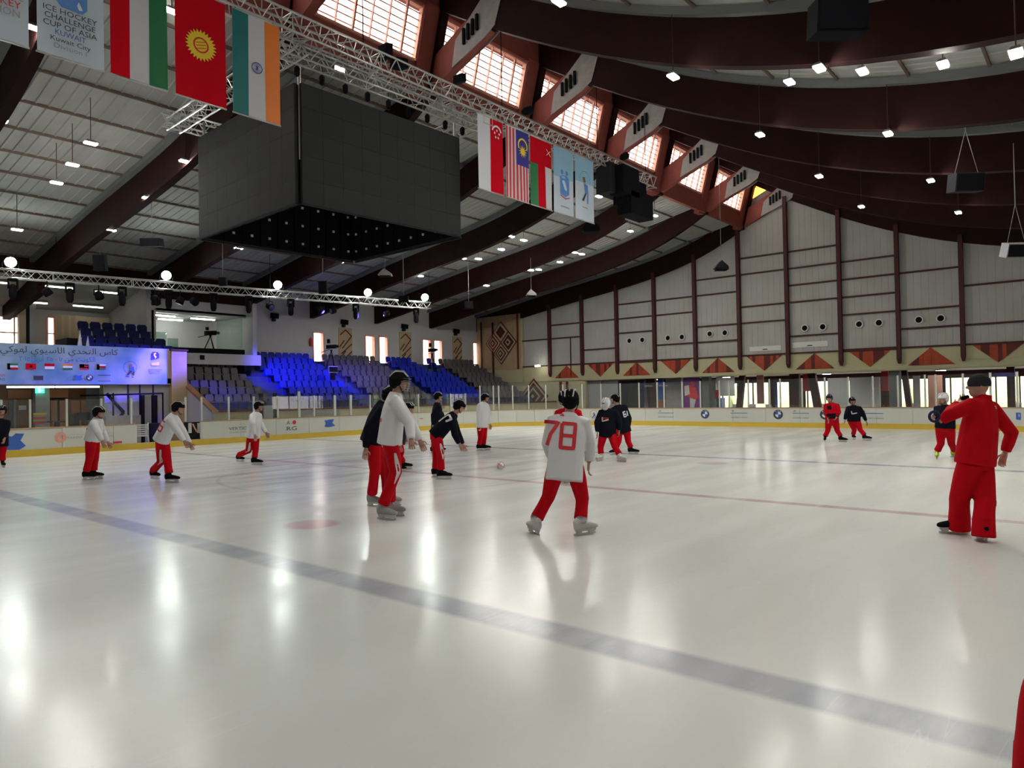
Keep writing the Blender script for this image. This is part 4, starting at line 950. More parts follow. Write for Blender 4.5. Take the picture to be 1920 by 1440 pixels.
# ------------------------------------------------------------------ the banner on the balcony
def banner_mat():
    m = bpy.data.materials.new('banner'); m.use_nodes = True; n = m.node_tree; b = n.nodes['Principled BSDF']
    tc = n.nodes.new('ShaderNodeTexCoord'); sp = n.nodes.new('ShaderNodeSeparateXYZ'); n.links.new(tc.outputs['Object'], sp.inputs[0])
    nz = n.nodes.new('ShaderNodeTexNoise'); nz.inputs['Scale'].default_value = 0.8; n.links.new(tc.outputs['Object'], nz.inputs['Vector'])
    r = n.nodes.new('ShaderNodeValToRGB'); r.color_ramp.elements[0].color = (0.09, 0.22, 0.36, 1); r.color_ramp.elements[1].color = (0.38, 0.44, 0.56, 1)
    r.color_ramp.elements[0].position = 0.35; r.color_ramp.elements[1].position = 0.7
    n.links.new(nz.outputs['Fac'], r.inputs[0]); n.links.new(r.outputs[0], b.inputs['Base Color']); b.inputs['Roughness'].default_value = 0.5; M['banner'] = m
banner_mat()
A = onY(315, 653, 28.2); B = onY(315, 720, 28.2)
BT, BB, BR = 3.66, 2.27, A.x
ban = empty('event_banner', (9.5, 28.28, BB)); tag(ban, 'long blue event banner with Arabic writing and flags on the balcony front', 'banner')
mb = MB(); mb.box(3.0, BR, 28.27, 28.295, BB, BT); mb.build('cloth', M['banner'], ban)
def text_mesh(s, size, m, mtx, parent, name='lettering', align='CENTER', ext=0.0, shear=0.0, width=None, font=None):
    c = bpy.data.curves.new(name, 'FONT'); c.body = s; c.size = size; c.align_x = align; c.align_y = 'CENTER'; c.extrude = ext; c.shear = shear; c.resolution_u = 2
    t = bpy.data.objects.new('tmp', c); COL.objects.link(t); bpy.context.view_layer.update()
    dg = bpy.context.evaluated_depsgraph_get(); me = bpy.data.meshes.new_from_object(t.evaluated_get(dg)); bpy.data.objects.remove(t); bpy.data.curves.remove(c)
    if width and len(me.vertices):
        xs = [v.co.x for v in me.vertices]; w_ = max(xs)-min(xs)
        if w_ > 0: me.transform(Matrix.Scale(width/w_, 4, (1, 0, 0)))
    off = Matrix.Translation(-wloc(parent)); me.transform(off @ mtx); me.name = name; me.materials.clear(); me.materials.append(M[m])
    o = bpy.data.objects.new(name, me); place(o, name, parent); return o
def face_mtx(P, nrm, up=(0, 0, 1)):
    """matrix that lays XY text in a plane at P with outward normal nrm"""
    nz = Vector(nrm).normalized(); u = Vector(up); u = (u-nz*u.dot(nz)).normalized(); r = u.cross(nz)
    return Matrix(((r.x, u.x, nz.x, P[0]), (r.y, u.y, nz.y, P[1]), (r.z, u.z, nz.z, P[2]), (0, 0, 0, 1)))
# Arabic presentation forms, laid from left to right in visual order
AR = {'a': (0xFE8D, 0xFE8D, 0xFE8E, 0xFE8E), 'A': (0xFE83, 0xFE83, 0xFE84, 0xFE84), 'b': (0xFE8F, 0xFE91, 0xFE92, 0xFE90), 't': (0xFE95, 0xFE97, 0xFE98, 0xFE96), 'j': (0xFE9D, 0xFE9F, 0xFEA0, 0xFE9E),
      'H': (0xFEA1, 0xFEA3, 0xFEA4, 0xFEA2), 'd': (0xFEA9, 0xFEA9, 0xFEAA, 0xFEAA), 'r': (0xFEAD, 0xFEAD, 0xFEAE, 0xFEAE), 's': (0xFEB1, 0xFEB3, 0xFEB4, 0xFEB2), 'k': (0xFED9, 0xFEDB, 0xFEDC, 0xFEDA),
      'l': (0xFEDD, 0xFEDF, 0xFEE0, 0xFEDE), 'm': (0xFEE1, 0xFEE3, 0xFEE4, 0xFEE2), 'n': (0xFEE5, 0xFEE7, 0xFEE8, 0xFEE6), 'h': (0xFEE9, 0xFEEB, 0xFEEC, 0xFEEA), 'w': (0xFEED, 0xFEED, 0xFEEE, 0xFEEE),
      'y': (0xFEF1, 0xFEF3, 0xFEF4, 0xFEF2), 'X': (0xFEFB, 0xFEFB, 0xFEFC, 0xFEFC)}
NOJOIN = set('aAdrwX')
def arabic(words):
    out_ = []
    for wd in words.split(' '):
        if not all(c in AR for c in wd): out_.append(wd); continue
        s = ''
        for i, c in enumerate(wd):
            prv = i > 0 and wd[i-1] not in NOJOIN; nx = i < len(wd)-1 and c not in NOJOIN
            s += chr(AR[c][1 if (nx and not prv) else 2 if (nx and prv) else 3 if prv else 0])
        out_.append(s[::-1])
    return ' '.join(out_[::-1])
NB = (0, -1, 0)
def btext(s, px0, px1, py, size, m='darkprint', w_=True):
    A = onY(px0, py, 28.25); B = onY(px1, py, 28.25); P = (A+B)/2; P.y = 28.262
    return text_mesh(s, size, m, face_mtx(P, NB), ban, width=(B.x-A.x) if w_ else None)
btext(arabic('kas altHdy alasywy lhwky aljlyd'), -60, 221, 657, 0.30)
btext('\u0662\u0660\u0661\u0665', 37, 56, 672.5, 0.24, 'blueprint'); btext(arabic('Abryl'), 59, 82, 673, 0.24, 'blueprint')
btext('\u0662\u0665 - \u0661\u0668', 88, 120, 673.5, 0.22, 'blueprint'); btext(arabic('alkwyt mn'), 122, 179, 674, 0.25, 'blueprint')
def bflag(px, py, kind):
    P = onY(px, py, 28.262); w_, h_ = 0.30, 0.20
    def r(x0, x1, z0, z1, m): mb = MB(); mb.box(P.x+x0*w_, P.x+x1*w_, 28.255, 28.27, P.z+z0*h_, P.z+z1*h_); mb.build('printed_flag', M[m], ban)
    if kind == 'kw': r(-.5, .5, .17, .5, 'green'); r(-.5, .5, -.17, .17, 'white'); r(-.5, .5, -.5, -.17, 'flagred'); r(-.5, -.25, -.5, .5, 'black')
    if kind == 'kg': r(-.5, .5, -.5, .5, 'flagred'); r(-.12, .12, -.2, .2, 'yellow')
    if kind == 'sg': r(-.5, .5, 0, .5, 'flagred'); r(-.5, .5, -.5, 0, 'white')
    if kind == 'in': r(-.5, .5, .17, .5, 'orange'); r(-.5, .5, -.17, .17, 'white'); r(-.5, .5, -.5, -.17, 'green')
    if kind == 'my': r(-.5, .5, -.5, .5, 'redprint'); r(-.5, .5, -.2, 0, 'white'); r(0, .5, .25, .4, 'white'); r(-.5, 0, 0, .5, 'flagblue')
    if kind == 'om': r(-.5, .5, .17, .5, 'white'); r(-.5, .5, -.17, .17, 'flagred'); r(-.5, .5, -.5, -.17, 'green'); r(-.5, -.22, -.5, .5, 'flagred')
for px, py, k in ((24, 687, 'kw'), (58, 687, 'kg'), (93, 687, 'sg'), (127, 688, 'in'), (158, 688, 'my'), (190, 688, 'om')): bflag(px, py, k)
def roundel(c, nrm, up, r, parent, name='roundel', x='x'):
    """black ring with blue and white quarters"""
    mt = face_mtx(c, nrm, up)
    def disc(r0, r1, m, a0=0, a1=2*PI, dz=0.004, nn=24):
        V = []; F = []
        for i in range(nn+1):
            a = a0+(a1-a0)*i/nn; V += [mt @ Vector((r0*math.cos(a), r0*math.sin(a), dz)), mt @ Vector((r1*math.cos(a), r1*math.sin(a), dz))]
        for i in range(nn): F.append((2*i, 2*i+1, 2*i+3, 2*i+2))
        mb = MB(); mb.add(V, F); return mb.build(name, M[m], parent)
    disc(0, r, 'darkprint'); disc(r*0.92, r, 'silver', dz=0.006)
    for k in range(4): disc(0.001, r*0.60, 'blueprint' if k % 2 else 'white', k*PI/2, (k+1)*PI/2, 0.007, 8)
    for s, a in (('B', 2.2), ('M', PI/2), ('W', 0.94)): text_mesh(s, r*0.36, 'white', mt @ Matrix.Translation((r*0.77*math.cos(a), r*0.77*math.sin(a), 0.008)) @ Matrix.Rotation(a-PI/2, 4, 'Z'), parent)
P = onY(168, 708, 28.262); roundel((P.x, 28.262, P.z), NB, (0, 0, 1), 0.12, ban)
def star_cut(px, py, w_, h_, parent, Y, m='blueprint', nrm=NB):
    P = onY(px, py, Y); q = [(-.5, .35), (-.25, .5), (.05, .3), (.45, .5), (.30, .1), (.5, -.3), (.15, -.5), (-.5, -.42), (-.38, 0)]
    mb = MB(); mb.prism([(P.x+a*w_, Y, P.z+b*h_) for a, b in q], (0, -0.006, 0)); return mb.build('blue_logo', M[m], parent)
star_cut(147, 708, 0.28, 0.2, ban, 28.262)
pan('logo_block', M['darkprint'], 63, 712.5, 81, 704.5, 28.262, 0.004, ban)
for k, (s, px0, px1, py) in enumerate((('............', 26, 50, 709), ('MARINA HOTEL', 184, 207, 709), ('EMBASSY', 94, 133, 709))):
    btext('\u2014 '*4 if k == 0 else '- - - - -', px0, px1, py, 0.12, 'greyprint')
for py in (703, 706, 711, 714): pan('print_line', M['darkprint'] if py in (703, 714) else M['greyprint'], 184, py+0.8, 207, py, 28.262, 0.003, ban)
A = onY(14, 707, 28.262); text_mesh('AO', 0.12, 'redprint', face_mtx((A.x-0.15, 28.262, A.z+0.05), NB), ban); text_mesh('RG', 0.12, 'darkprint', face_mtx((A.x-0.15, 28.262, A.z-0.08), NB), ban)
# ring emblem and the federation shield at the right of the banner
def ring_emblem(c, nrm, r, parent, s=1.0, m='darkprint'):
    mt = face_mtx(c, nrm); V = []; F = []
    for i in range(29):
        a = 2*PI*i/28; V += [mt @ Vector((r*math.cos(a), r*math.sin(a), 0.003)), mt @ Vector((r*0.95*math.cos(a), r*0.95*math.sin(a), 0.003))]
    for i in range(28): F.append((2*i, 2*i+1, 2*i+3, 2*i+2))
    mb = MB(); mb.add(V, F); mb.build('emblem_ring', M[m], parent)
    def pl(q, mm):
        mb = MB(); mb.prism([mt @ Vector((a*s, b*s, 0.004)) for a, b in q], mt.to_3x3() @ Vector((0, 0, 0.003))); mb.build('emblem_figure', M[mm], parent)
    pl([(-.02, .12), (.06, .13), (.09, .06), (.02, .0), (-.05, .05)], 'wood'); pl([(-.03, .0), (.12, .04), (.16, -.14), (.05, -.18), (-.02, -.12)], 'blueprint')
    pl([(0, -.12), (.07, -.14), (-.06, -.30), (-.14, -.28)], m); pl([(.10, -.16), (.16, -.15), (.14, -.30), (.09, -.31)], m); pl([(-.16, -.36), (-.04, -.36), (-.02, -.33), (-.18, -.33)], m); pl([(.05, -.38), (.12, -.38), (.12, -.35), (.05, -.35)], m)
P = onY(244, 689, 28.262); ring_emblem((P.x, 28.262, P.z), NB, 0.24, ban)
P = onY(291, 668, 28.262)
mb = MB(); mb.prism([(P.x-0.15, 28.262, P.z-0.14), (P.x+0.15, 28.262, P.z-0.06), (P.x+0.15, 28.262, P.z+0.10), (P.x+0.08, 28.262, P.z+0.17), (P.x-0.08, 28.262, P.z+0.17), (P.x-0.15, 28.262, P.z+0.10)], (0, -0.004, 0)); mb.build('shield', M['flagblue'], ban)
mb = MB(); mb.prism([(P.x-0.02, 28.257, P.z-0.10), (P.x+0.05, 28.257, P.z-0.03), (P.x-0.01, 28.257, P.z+0.05), (P.x+0.05, 28.257, P.z+0.14), (P.x-0.05, 28.257, P.z+0.12), (P.x-0.06, 28.257, P.z+0.02), (P.x-0.01, 28.257, P.z-0.04)], (0, -0.004, 0)); mb.build('flame_shape', M['white'], ban)
mb = MB(); mb.prism([(P.x-0.14, 28.262, P.z-0.36), (P.x+0.14, 28.262, P.z-0.36), (P.x+0.15, 28.262, P.z-0.22), (P.x-0.15, 28.262, P.z-0.26)], (0, -0.004, 0)); mb.build('shield_foot', M['offwhite'], ban)
for k in range(3): pan('print_line', M['greyprint'], 278+2*k, 693+3.4*k, 304-2*k, 692+3.4*k, 28.262, 0.003, ban)
# ------------------------------------------------------------------ lattice trusses
def truss(name, A, B, w_, h_, label, step=0.42, rad=0.024, mt='alu', parent=None, cat='truss', brad=0.012):
    A, B = Vector(A), Vector(B); d = (B-A); L = d.length; d.normalize(); s = Vector((0, 0, 1)).cross(d).normalized(); up = d.cross(s)
    e = empty(name, A, label, cat) if parent is None else parent
    cs = [s*(i*w_/2)+up*(j*h_/2) for i, j in ((-1, -1), (1, -1), (1, 1), (-1, 1))]
    for c in cs: mb = MB(); mb.tube([A+c, B+c], rad, 6); mb.build('chord', M[mt], e)
    n = max(2, int(L/step)); mb = MB()
    for k in range(n):
        a = A+d*(L*k/n); m_ = A+d*(L*(k+0.5)/n); b = A+d*(L*(k+1)/n)
        for i in range(4):
            c0, c1 = cs[i], cs[(i+1) % 4]
            mb.tube([a+c0, m_+c1], brad, 4, cap=False); mb.tube([m_+c1, b+c0], brad, 4, cap=False)
        if k % 5 == 0:
            for i in range(4): mb.tube([a+cs[i], a+cs[(i+1) % 4]], brad, 4, cap=False)
    mb.build('lattice', M[mt], e, kind='stuff'); return e
TY, TZ = 11.72, 8.66
main_truss = truss('flag_truss', (-3, TY, TZ), (21.4, TY, TZ), 0.36, 0.36, 'long aluminium truss high over the ice carrying the row of flags')
for x in (0, 5.2, 9.3, 13.7, 18.1, 21.0):
    mb = MB(); mb.tube([(x, TY, TZ+0.2), (x, TY, 10.95 if x < 21.2 else 11)], 0.012, 4); mb.build('hanging_cable', M['black'], main_truss)
# ------------------------------------------------------------------ video cube
CC = Vector((10.42, 14.45, 5.52)); CA = math.radians(-2.2); HS = 2.24; CH = 2.42
cube = empty('video_cube', CC, 'huge black four sided video cube hanging over centre ice', 'video cube', rz=CA)
cu, cv = 9, 5; mw, mh = 2*(HS-0.07)/cu, CH/cv
mb = MB(); mb.obox((0, 0, 0), (mw/2-0.0018, 0, 0), (0, 0.035, 0), (0, 0, mh/2-0.0018)); scr = mb.mesh('screen_module', M['screen'])
mb = MB(); mb.obox((0, 0, 0), (mw/2-0.012, 0, 0), (0, 0.05, 0), (0, 0, mh/2-0.012)); bck = mb.mesh('module_back', M['black'])
for k in range(4):
    rot = Matrix.Rotation(k*PI/2, 4, 'Z')
    wall = empty('screen_wall', (0, 0, 0), parent=cube); wall.rotation_euler.z = k*PI/2
    for i in range(cu):
        for j in range(cv):
            x = -HS+0.07+mw*(i+0.5); z = mh*(j+0.5)
            inst(scr, 'screen_module', wall, (x, -HS, z))
    mb = MB()
    for i in range(cu): mb.obox((-HS+0.07+mw*(i+0.5), -HS+0.09, CH/2), (mw/2-0.02, 0, 0), (0, 0.05, 0), (0, 0, CH/2-0.01))
    mb.build('cabinet_backs', M['black'], wall, kind='stuff', local=True)
    mb = MB()
    for i in range(cu):
        for j in range(cv): mb.box(-HS+0.07+mw*(i+0.5)-0.028, -HS+0.07+mw*(i+0.5)+0.028, -HS+0.14, -HS+0.17, mh*(j+0.5)-0.028, mh*(j+0.5)+0.028)
    mb.build('connectors', M['white'], wall, kind='stuff', local=True)
    mb = MB(); mb.box(-HS+0.05, HS-0.05, -HS-0.035, -HS+0.02, -0.03, 0); mb.build('edge_strip', M['blackgrey'], wall, local=True)
mb = MB(); mb.box(-HS+0.15, HS-0.15, -HS+0.15, HS-0.15, CH-0.03, CH); mb.build('cover', M['black'], cube, local=True)
for k, (sx, sy) in enumerate(((-1, -1), (1, -1), (1, 1), (-1, 1))):
    mb = MB(); mb.tube([(sx*(HS-0.10), sy*(HS-0.10), 0.9 if k == 0 else 0.1), (sx*(HS-0.10), sy*(HS-0.10), CH+0.4)], 0.035, 6); mb.build('corner_post', M['alu'], cube, local=True)
def frame_pt(x, y, z): return CC+Matrix.Rotation(CA, 3, 'Z') @ Vector((x, y, z))
FR = 2.55; frame_t = empty('cube_frame', CC+Vector((0, 0, CH+0.4))); tag(frame_t, 'square aluminium truss frame from which the video cube hangs', 'truss')
q = [frame_pt(sx*FR, sy*FR, CH+0.42) for sx, sy in ((-1, -1), (1, -1), (1, 1), (-1, 1))]
for i in range(4):
    a, b = q[i], q[(i+1) % 4]; d = (b-a).normalized(); truss('', a-d*0.35, b+d*0.35, 0.30, 0.30, '', parent=frame_t, rad=0.022, brad=0.010)
for i in range(9):
    t = (i+0.5)/9; P = q[0].lerp(q[1], t)
    for dz in (-0.12,):
        hb = empty('chain_hoist', P+Vector((0, 0.25, dz-0.15))); tag(hb, 'black hoist above the near video screen, %s from the near corner' % ORD[i], 'hoist', 'hoists over the near screen')
        mb = MB(); c = P+Vector((0, 0.25, dz-0.12)); mb.lathe(c, [(0.03, -0.10), (0.055, -0.07), (0.06, 0.06), (0.03, 0.10)], 8); mb.build('motor', M['black'], hb)
        mb = MB(); mb.tube([c+Vector((0, 0, 0.1)), c+Vector((0, 0, 0.36))], 0.008, 4); mb.build('chain', M['blackgrey'], hb)
mb = MB(); P = onY(637, 130, 12.4); tag(None or (lambda o: o)(MB().obox(P, (0.09, 0, 0), (0, 0.05, 0.02), (0, -0.01, 0.045)).build('work_lamp', M['lampweak'])), 'small bright work lamp in the truss above the near screen', 'lamp')
for px, py, sx, sz in ((723, 98, 0.10, 0.16), (748, 120, 0.16, 0.10), (862, 148, 0.10, 0.10)):
    P = onY(px, py, 11.7); s = MB().obox(P, (sx, 0, 0.03), (0, 0.12, 0), (0, 0, sz)).build('stage_lamp', M['black'])
    tag(s, {723: 'tall black stage lamp standing on the flag truss', 748: 'black stage lamp lying at the foot of the tall one on the flag truss', 862: 'small black stage lamp on the flag truss past the video cube'}[px], 'stage lamp')

# ------------------------------------------------------------------ flags and banners
FY, FZ0, FZ1 = 11.46, 6.58, 8.38
def rip(x, z): return FY+0.02*math.sin(x*7.0)*(FZ1+0.1-z)/1.8
class Flag:
    def __init__(s, x0, x1, label, base):
        k = 11.46/11.7; s.x0, s.x1 = x0*k, x1*k; s.e = empty('hanging_flag' if 'flag' in label else 'hanging_banner', ((s.x0+s.x1)/2, FY, FZ1)); tag(s.e, label, 'flag' if 'flag' in label else 'banner', 'flags along the truss')
        s.grid(0, 1, 0, 1, base, 'cloth', 0)
        mb = MB(); mb.tube([(s.x0, FY, FZ1+0.01), (s.x1, FY, FZ1+0.01)], 0.014, 6); mb.build('pole', M['alu'], s.e); mb = MB(); mb.tube([(s.x0-0.01, FY, FZ0-0.01), (s.x1+0.01, FY, FZ0-0.01)], 0.014, 6); mb.build('pole', M['alu'], s.e)
        mb = MB(); 
        for u in (0.1, 0.9): mb.tube([(s.x0+u*(s.x1-s.x0), FY, FZ1), (s.x0+u*(s.x1-s.x0), TY-0.18, TZ-0.19)], 0.006, 4)
        mb.build('tie', M['black'], s.e)
    def p(s, u, v, lay): x = s.x0+u*(s.x1-s.x0); z = FZ0+v*(FZ1-FZ0); return (x, rip(x, z)-0.004*lay, z)
    def grid(s, u0, u1, v0, v1, m, name='stripe', lay=1):
        nu = max(1, int((u1-u0)*10)); nv = 3; V = []; F = []
        for i in range(nu+1):
            for j in range(nv+1): V.append(s.p(u0+(u1-u0)*i/nu, v0+(v1-v0)*j/nv, lay))
        for i in range(nu):
            for j in range(nv): a = i*(nv+1)+j; F.append((a, a+nv+1, a+nv+2, a+1))
        mb = MB(); mb.add(V, F, 0, True); return mb.build(name, M[m], s.e)
    def poly(s, pts, m, name='shape', lay=2):
        mb = MB(); mb.add([s.p(u, v, lay) for u, v in pts], [tuple(range(len(pts)))]); return mb.build(name, M[m], s.e)
    def disc(s, u, v, r0, r1, m, n=28, lay=3, a0=0, a1=2*PI, name='disc'):
        asp = (s.x1-s.x0)/(FZ1-FZ0); V = []; F = []
        for i in range(n+1):
            a = a0+(a1-a0)*i/n
            for r in (r0, r1): V.append(s.p(u+r*math.cos(a), v+r*math.sin(a)*asp, lay))
        for i in range(n): F.append((2*i, 2*i+1, 2*i+3, 2*i+2))
        mb = MB(); mb.add(V, F); return mb.build(name, M[m], s.e)
    def star(s, u, v, r, m, n=5, inner=0.4, lay=3):
        asp = (s.x1-s.x0)/(FZ1-FZ0); P = []
        for i in range(2*n): a = PI/2+PI*i/n; q = r if i % 2 == 0 else r*inner; P.append((u+q*math.cos(a), v+q*math.sin(a)*asp))
        V = [s.p(u, v, lay)]+[s.p(a, b, lay) for a, b in P]; mb = MB(); mb.add(V, [(0, i+1, (i+1) % (2*n)+1) for i in range(2*n)]); return mb.build('star', M[m], s.e)
    def text(s, t, u, v, size, m, width=None):
        x, y, z = s.p(u, v, 0); return text_mesh(t, size, m, face_mtx((x, FY-0.035, z), NB), s.e, width=width)
mk('bannerblue', (0.28, 0.50, 0.66), 0.6); mk('bannerpale', (0.55, 0.63, 0.72), 0.6); mk('iceblue', (0.10, 0.25, 0.62), 0.6)
f = Flag(2.38, 3.31, 'white federation banner cut by the left picture edge', 'bannerpale'); f.disc(0.45, 0.50, 0, 0.17, 'iceblue'); f.disc(0.45, 0.50, 0.12, 0.15, 'redprint', lay=4)
f.text('INTERNATIONAL', 0.45, 0.355, 0.13, 'greyprint', 0.86); f.text('ICE HOCKEY', 0.45, 0.290, 0.14, 'redprint', 0.80); f.text('FEDERATION', 0.45, 0.220, 0.14, 'greyprint', 0.78)
f = Flag(3.41, 4.30, 'white ice hockey challenge banner with a blue crest, left of the red white green flag', 'bannerpale')
f.poly([(0.28, 0.64), (0.28, 0.45), (0.36, 0.41), (0.68, 0.41), (0.75, 0.45), (0.75, 0.64)], 'iceblue', 'crest')
f.poly([(0.40, 0.60), (0.52, 0.60), (0.60, 0.52), (0.68, 0.44), (0.62, 0.43), (0.48, 0.50), (0.36, 0.47), (0.34, 0.50)], 'white', 'player_shape', 3); f.poly([(0.42, 0.64), (0.52, 0.64), (0.52, 0.60), (0.44, 0.60)], 'darkprint', 'helmet_shape', 3)
for t, v, sz, m, w_ in (('ICE HOCKEY', 0.362, 0.115, 'darkprint', 0.70), ('CHALLENGE', 0.303, 0.115, 'darkprint', 0.66), ('CUP OF ASIA', 0.243, 0.115, 'darkprint', 0.70), ('KUWAIT', 0.188, 0.11, 'blueprint', 0.40), ('Kuwait City', 0.132, 0.10, 'darkprint', 0.52), ('Division I', 0.078, 0.10, 'greyprint', 0.42)): f.text(t, 0.48, v, sz, m, w_)
f = Flag(4.39, 5.26, 'red, white and green striped flag with a black top wedge', 'flagwhite'); f.grid(0, 0.34, 0, 1, 'flagred'); f.grid(0.68, 1, 0, 1, 'green'); f.poly([(0, 1), (0.34, 0.76), (0.68, 0.76), (1, 1)], 'black', 'wedge', 3)
f = Flag(5.39, 6.27, 'red flag with a yellow rayed sun', 'flagred'); f.star(0.50, 0.52, 0.31, 'yellow', 26, 0.78, 2); f.disc(0.5, 0.52, 0, 0.235, 'yellow', lay=3); f.disc(0.5, 0.52, 0.12, 0.15, 'redprint', lay=4)
for k in (-1, 0, 1): f.poly([(0.40, 0.50+0.028*k), (0.60, 0.53+0.028*k), (0.60, 0.537+0.028*k), (0.40, 0.507+0.028*k)], 'redprint', 'arc', 5)
f = Flag(6.40, 7.33, 'green, white and orange striped flag with a small wheel', 'flagwhite'); f.grid(0, 0.33, 0, 1, 'teal'); f.grid(0.67, 1, 0, 1, 'orange'); f.disc(0.5, 0.5, 0.095, 0.11, 'flagblue', lay=3)
for k in range(12): a = PI*k/12; asp = 0.5; f.poly([(0.5+0.1*math.cos(a)-0.003, 0.5+0.1*math.sin(a)*asp), (0.5+0.1*math.cos(a)+0.003, 0.5+0.1*math.sin(a)*asp), (0.5-0.1*math.cos(a)+0.003, 0.5-0.1*math.sin(a)*asp), (0.5-0.1*math.cos(a)-0.003, 0.5-0.1*math.sin(a)*asp)], 'flagblue', 'spoke', 3)
f = Flag(12.74, 13.67, 'white and red flag with a crescent and five stars', 'flagwhite'); f.grid(0.5, 1, 0, 1, 'flagred'); f.disc(0.75, 0.83, 0.15, 0.20, 'white', a0=0.2, a1=PI-0.2)
for a, b in ((0.75, 0.86), (0.66, 0.82), (0.84, 0.82), (0.70, 0.765), (0.80, 0.765)): f.star(a, b, 0.045, 'white', lay=4)
f = Flag(13.80, 14.72, 'red and white striped flag with a dark blue field, yellow moon and star', 'flagwhite')
for k in range(7): f.grid(k/7+0.01, k/7+0.085, 0, 1, 'redprint')
f.grid(0.44, 1, 0.5, 1, 'flagblue', 'field', 2); f.disc(0.72, 0.79, 0.17, 0.22, 'yellow', a0=-0.5, a1=PI+0.5, lay=4); f.star(0.72, 0.71, 0.19, 'yellow', 12, 0.45, 4)
f = Flag(14.80, 15.74, 'red, green and white flag with crossed white swords', 'flagred'); f.grid(0, 0.34, 0, 0.62, 'green'); f.grid(0.67, 1, 0, 0.62, 'flagwhite')
f.poly([(0.72, 0.80), (0.75, 0.80), (0.95, 0.88), (0.92, 0.88)], 'white', 'sword', 3); f.poly([(0.92, 0.80), (0.95, 0.80), (0.75, 0.89), (0.72, 0.89)], 'white', 'sword', 4)
f = Flag(15.84, 16.78, 'pale blue banner with the Arabic style blue tower emblem', 'bannerpale'); f.grid(0, 1, 0.55, 1, 'bannerblue', 'sky_band'); f.poly([(0.28, 0.30), (0.28, 0.56), (0.45, 0.60), (0.62, 0.60), (0.76, 0.56), (0.76, 0.32), (0.52, 0.26)], 'iceblue', 'emblem'); f.disc(0.38, 0.64, 0, 0.07, 'iceblue'); f.disc(0.63, 0.64, 0, 0.07, 'iceblue')
f.poly([(0.28, 0.285), (0.52, 0.245), (0.78, 0.285), (0.78, 0.27), (0.52, 0.23), (0.28, 0.27)], 'redprint', 'swoosh', 3); f.grid(0.30, 0.76, 0.10, 0.12, 'greyprint', 'line')
f = Flag(16.87, 17.82, 'pale blue banner with a ring and a small hockey player figure', 'bannerpale'); f.grid(0, 1, 0.60, 1, 'bannerblue', 'sky_band'); f.disc(0.5, 0.64, 0.28, 0.295, 'iceblue', a0=-0.2, a1=PI+0.2, lay=3)
f.poly([(0.36, 0.68), (0.50, 0.70), (0.54, 0.62), (0.42, 0.60)], 'wood', 'head_shape', 3); f.poly([(0.44, 0.60), (0.66, 0.58), (0.70, 0.44), (0.50, 0.44)], 'iceblue', 'shirt_shape', 3); f.poly([(0.50, 0.44), (0.58, 0.44), (0.40, 0.30), (0.30, 0.31)], 'darkprint', 'leg_shape', 3); f.poly([(0.62, 0.44), (0.70, 0.44), (0.68, 0.28), (0.60, 0.29)], 'iceblue', 'leg_shape', 3); f.grid(0.34, 0.66, 0.20, 0.215, 'greyprint', 'line')

# ------------------------------------------------------------------ lamps under the roof
def roof_hit(px, py, fn, dz):
    d = ray(px, py); best = None
    for k in range(400):
        t = 4+k*0.12; P = EYE+d*t
        if fn is zL and not (14.4 < P[1] < 33): continue
        if fn is zR and P[1] > 13.8: continue
        g = P[2]-(fn(P[1])+dz)
        if best is None: best = g
        if (best < 0) != (g < 0): return Vector(P)
    return None
lb_m = MB(); lb_m.prism([(-0.17, -0.10, 0), (0.17, -0.10, 0), (0.13, -0.07, 0.12), (-0.13, -0.07, 0.12)], (0, 0.001, 0)); 
lb_m = MB(); lb_m.add([(-0.15, -0.085, 0), (0.15, -0.085, 0), (0.15, 0.085, 0), (-0.15, 0.085, 0), (-0.09, -0.05, 0.07), (0.09, -0.05, 0.07), (0.09, 0.05, 0.07), (-0.09, 0.05, 0.07)], [(0, 3, 2, 1), (4, 5, 6, 7), (0, 1, 5, 4), (1, 2, 6, 5), (2, 3, 7, 6), (3, 0, 4, 7)])
lamp_house = lb_m.mesh('lamp_housing', M['lampbox']); m_ = MB(); m_.box(-0.135, 0.135, -0.07, 0.07, -0.03, 0.0); lamp_glass = m_.mesh('lamp_glass', M['lamp'])
def roof_lamp(P, fn, label, grp):
    e = empty('roof_lamp', P, label, 'lamp', grp, rz=0.0)
    inst(lamp_house, 'housing', e); inst(lamp_glass, 'glass_front', e)
    mb = MB(); top = fn(P.y)+DK-P.z; mb.tube([(0, 0, 0.06), (0, 0, max(0.2, top))], 0.009, 6); mb.build('hanging_rod', M['frame'], e, local=True); return e
leftl = [(65, 52), (170, 268), (136, 308), (106, 342), (32, 430), (347, 302), (277, 371), (208, 431), (447, 465), (637, 491), (788, 517), (868, 484), (897, 485), (940, 467), (958, 443), (982, 450), (912, 535), (995, 506), (1010, 505), (1050, 491), (1078, 473), (1091, 476), (1182, 433), (1228, 404), (1183, 408), (1123, 368), (322, 20), (0, 225)]
def near_desc(px, py):
    marks = [((580, 300), 'the video cube'), ((130, 60), 'the hanging banners'), ((20, 480), 'the left flood lamp'), ((312, 512), 'the second flood lamp'), ((521, 533), 'the middle flood lamp'), ((797, 563), 'the last flood lamp'), ((1000, 300), 'the striped flag'), ((1100, 360), 'the ring banner'), ((1350, 500), 'the dark hanging speaker on the end wall'), ((1570, 40), 'the big near speaker'), ((1812, 343), 'the roped speaker'), ((1390, 360), 'the orange window')]
    (mx_, my_), nm = min(marks, key=lambda q: (q[0][0]-px)**2+(q[0][1]-py)**2)
    dx, dy = px-mx_, py-my_
    side = ('right of' if dx > 0 else 'left of') if abs(dx) > abs(dy) else ('below' if dy > 0 else 'above'); return side, nm
from collections import Counter
cnt = Counter()
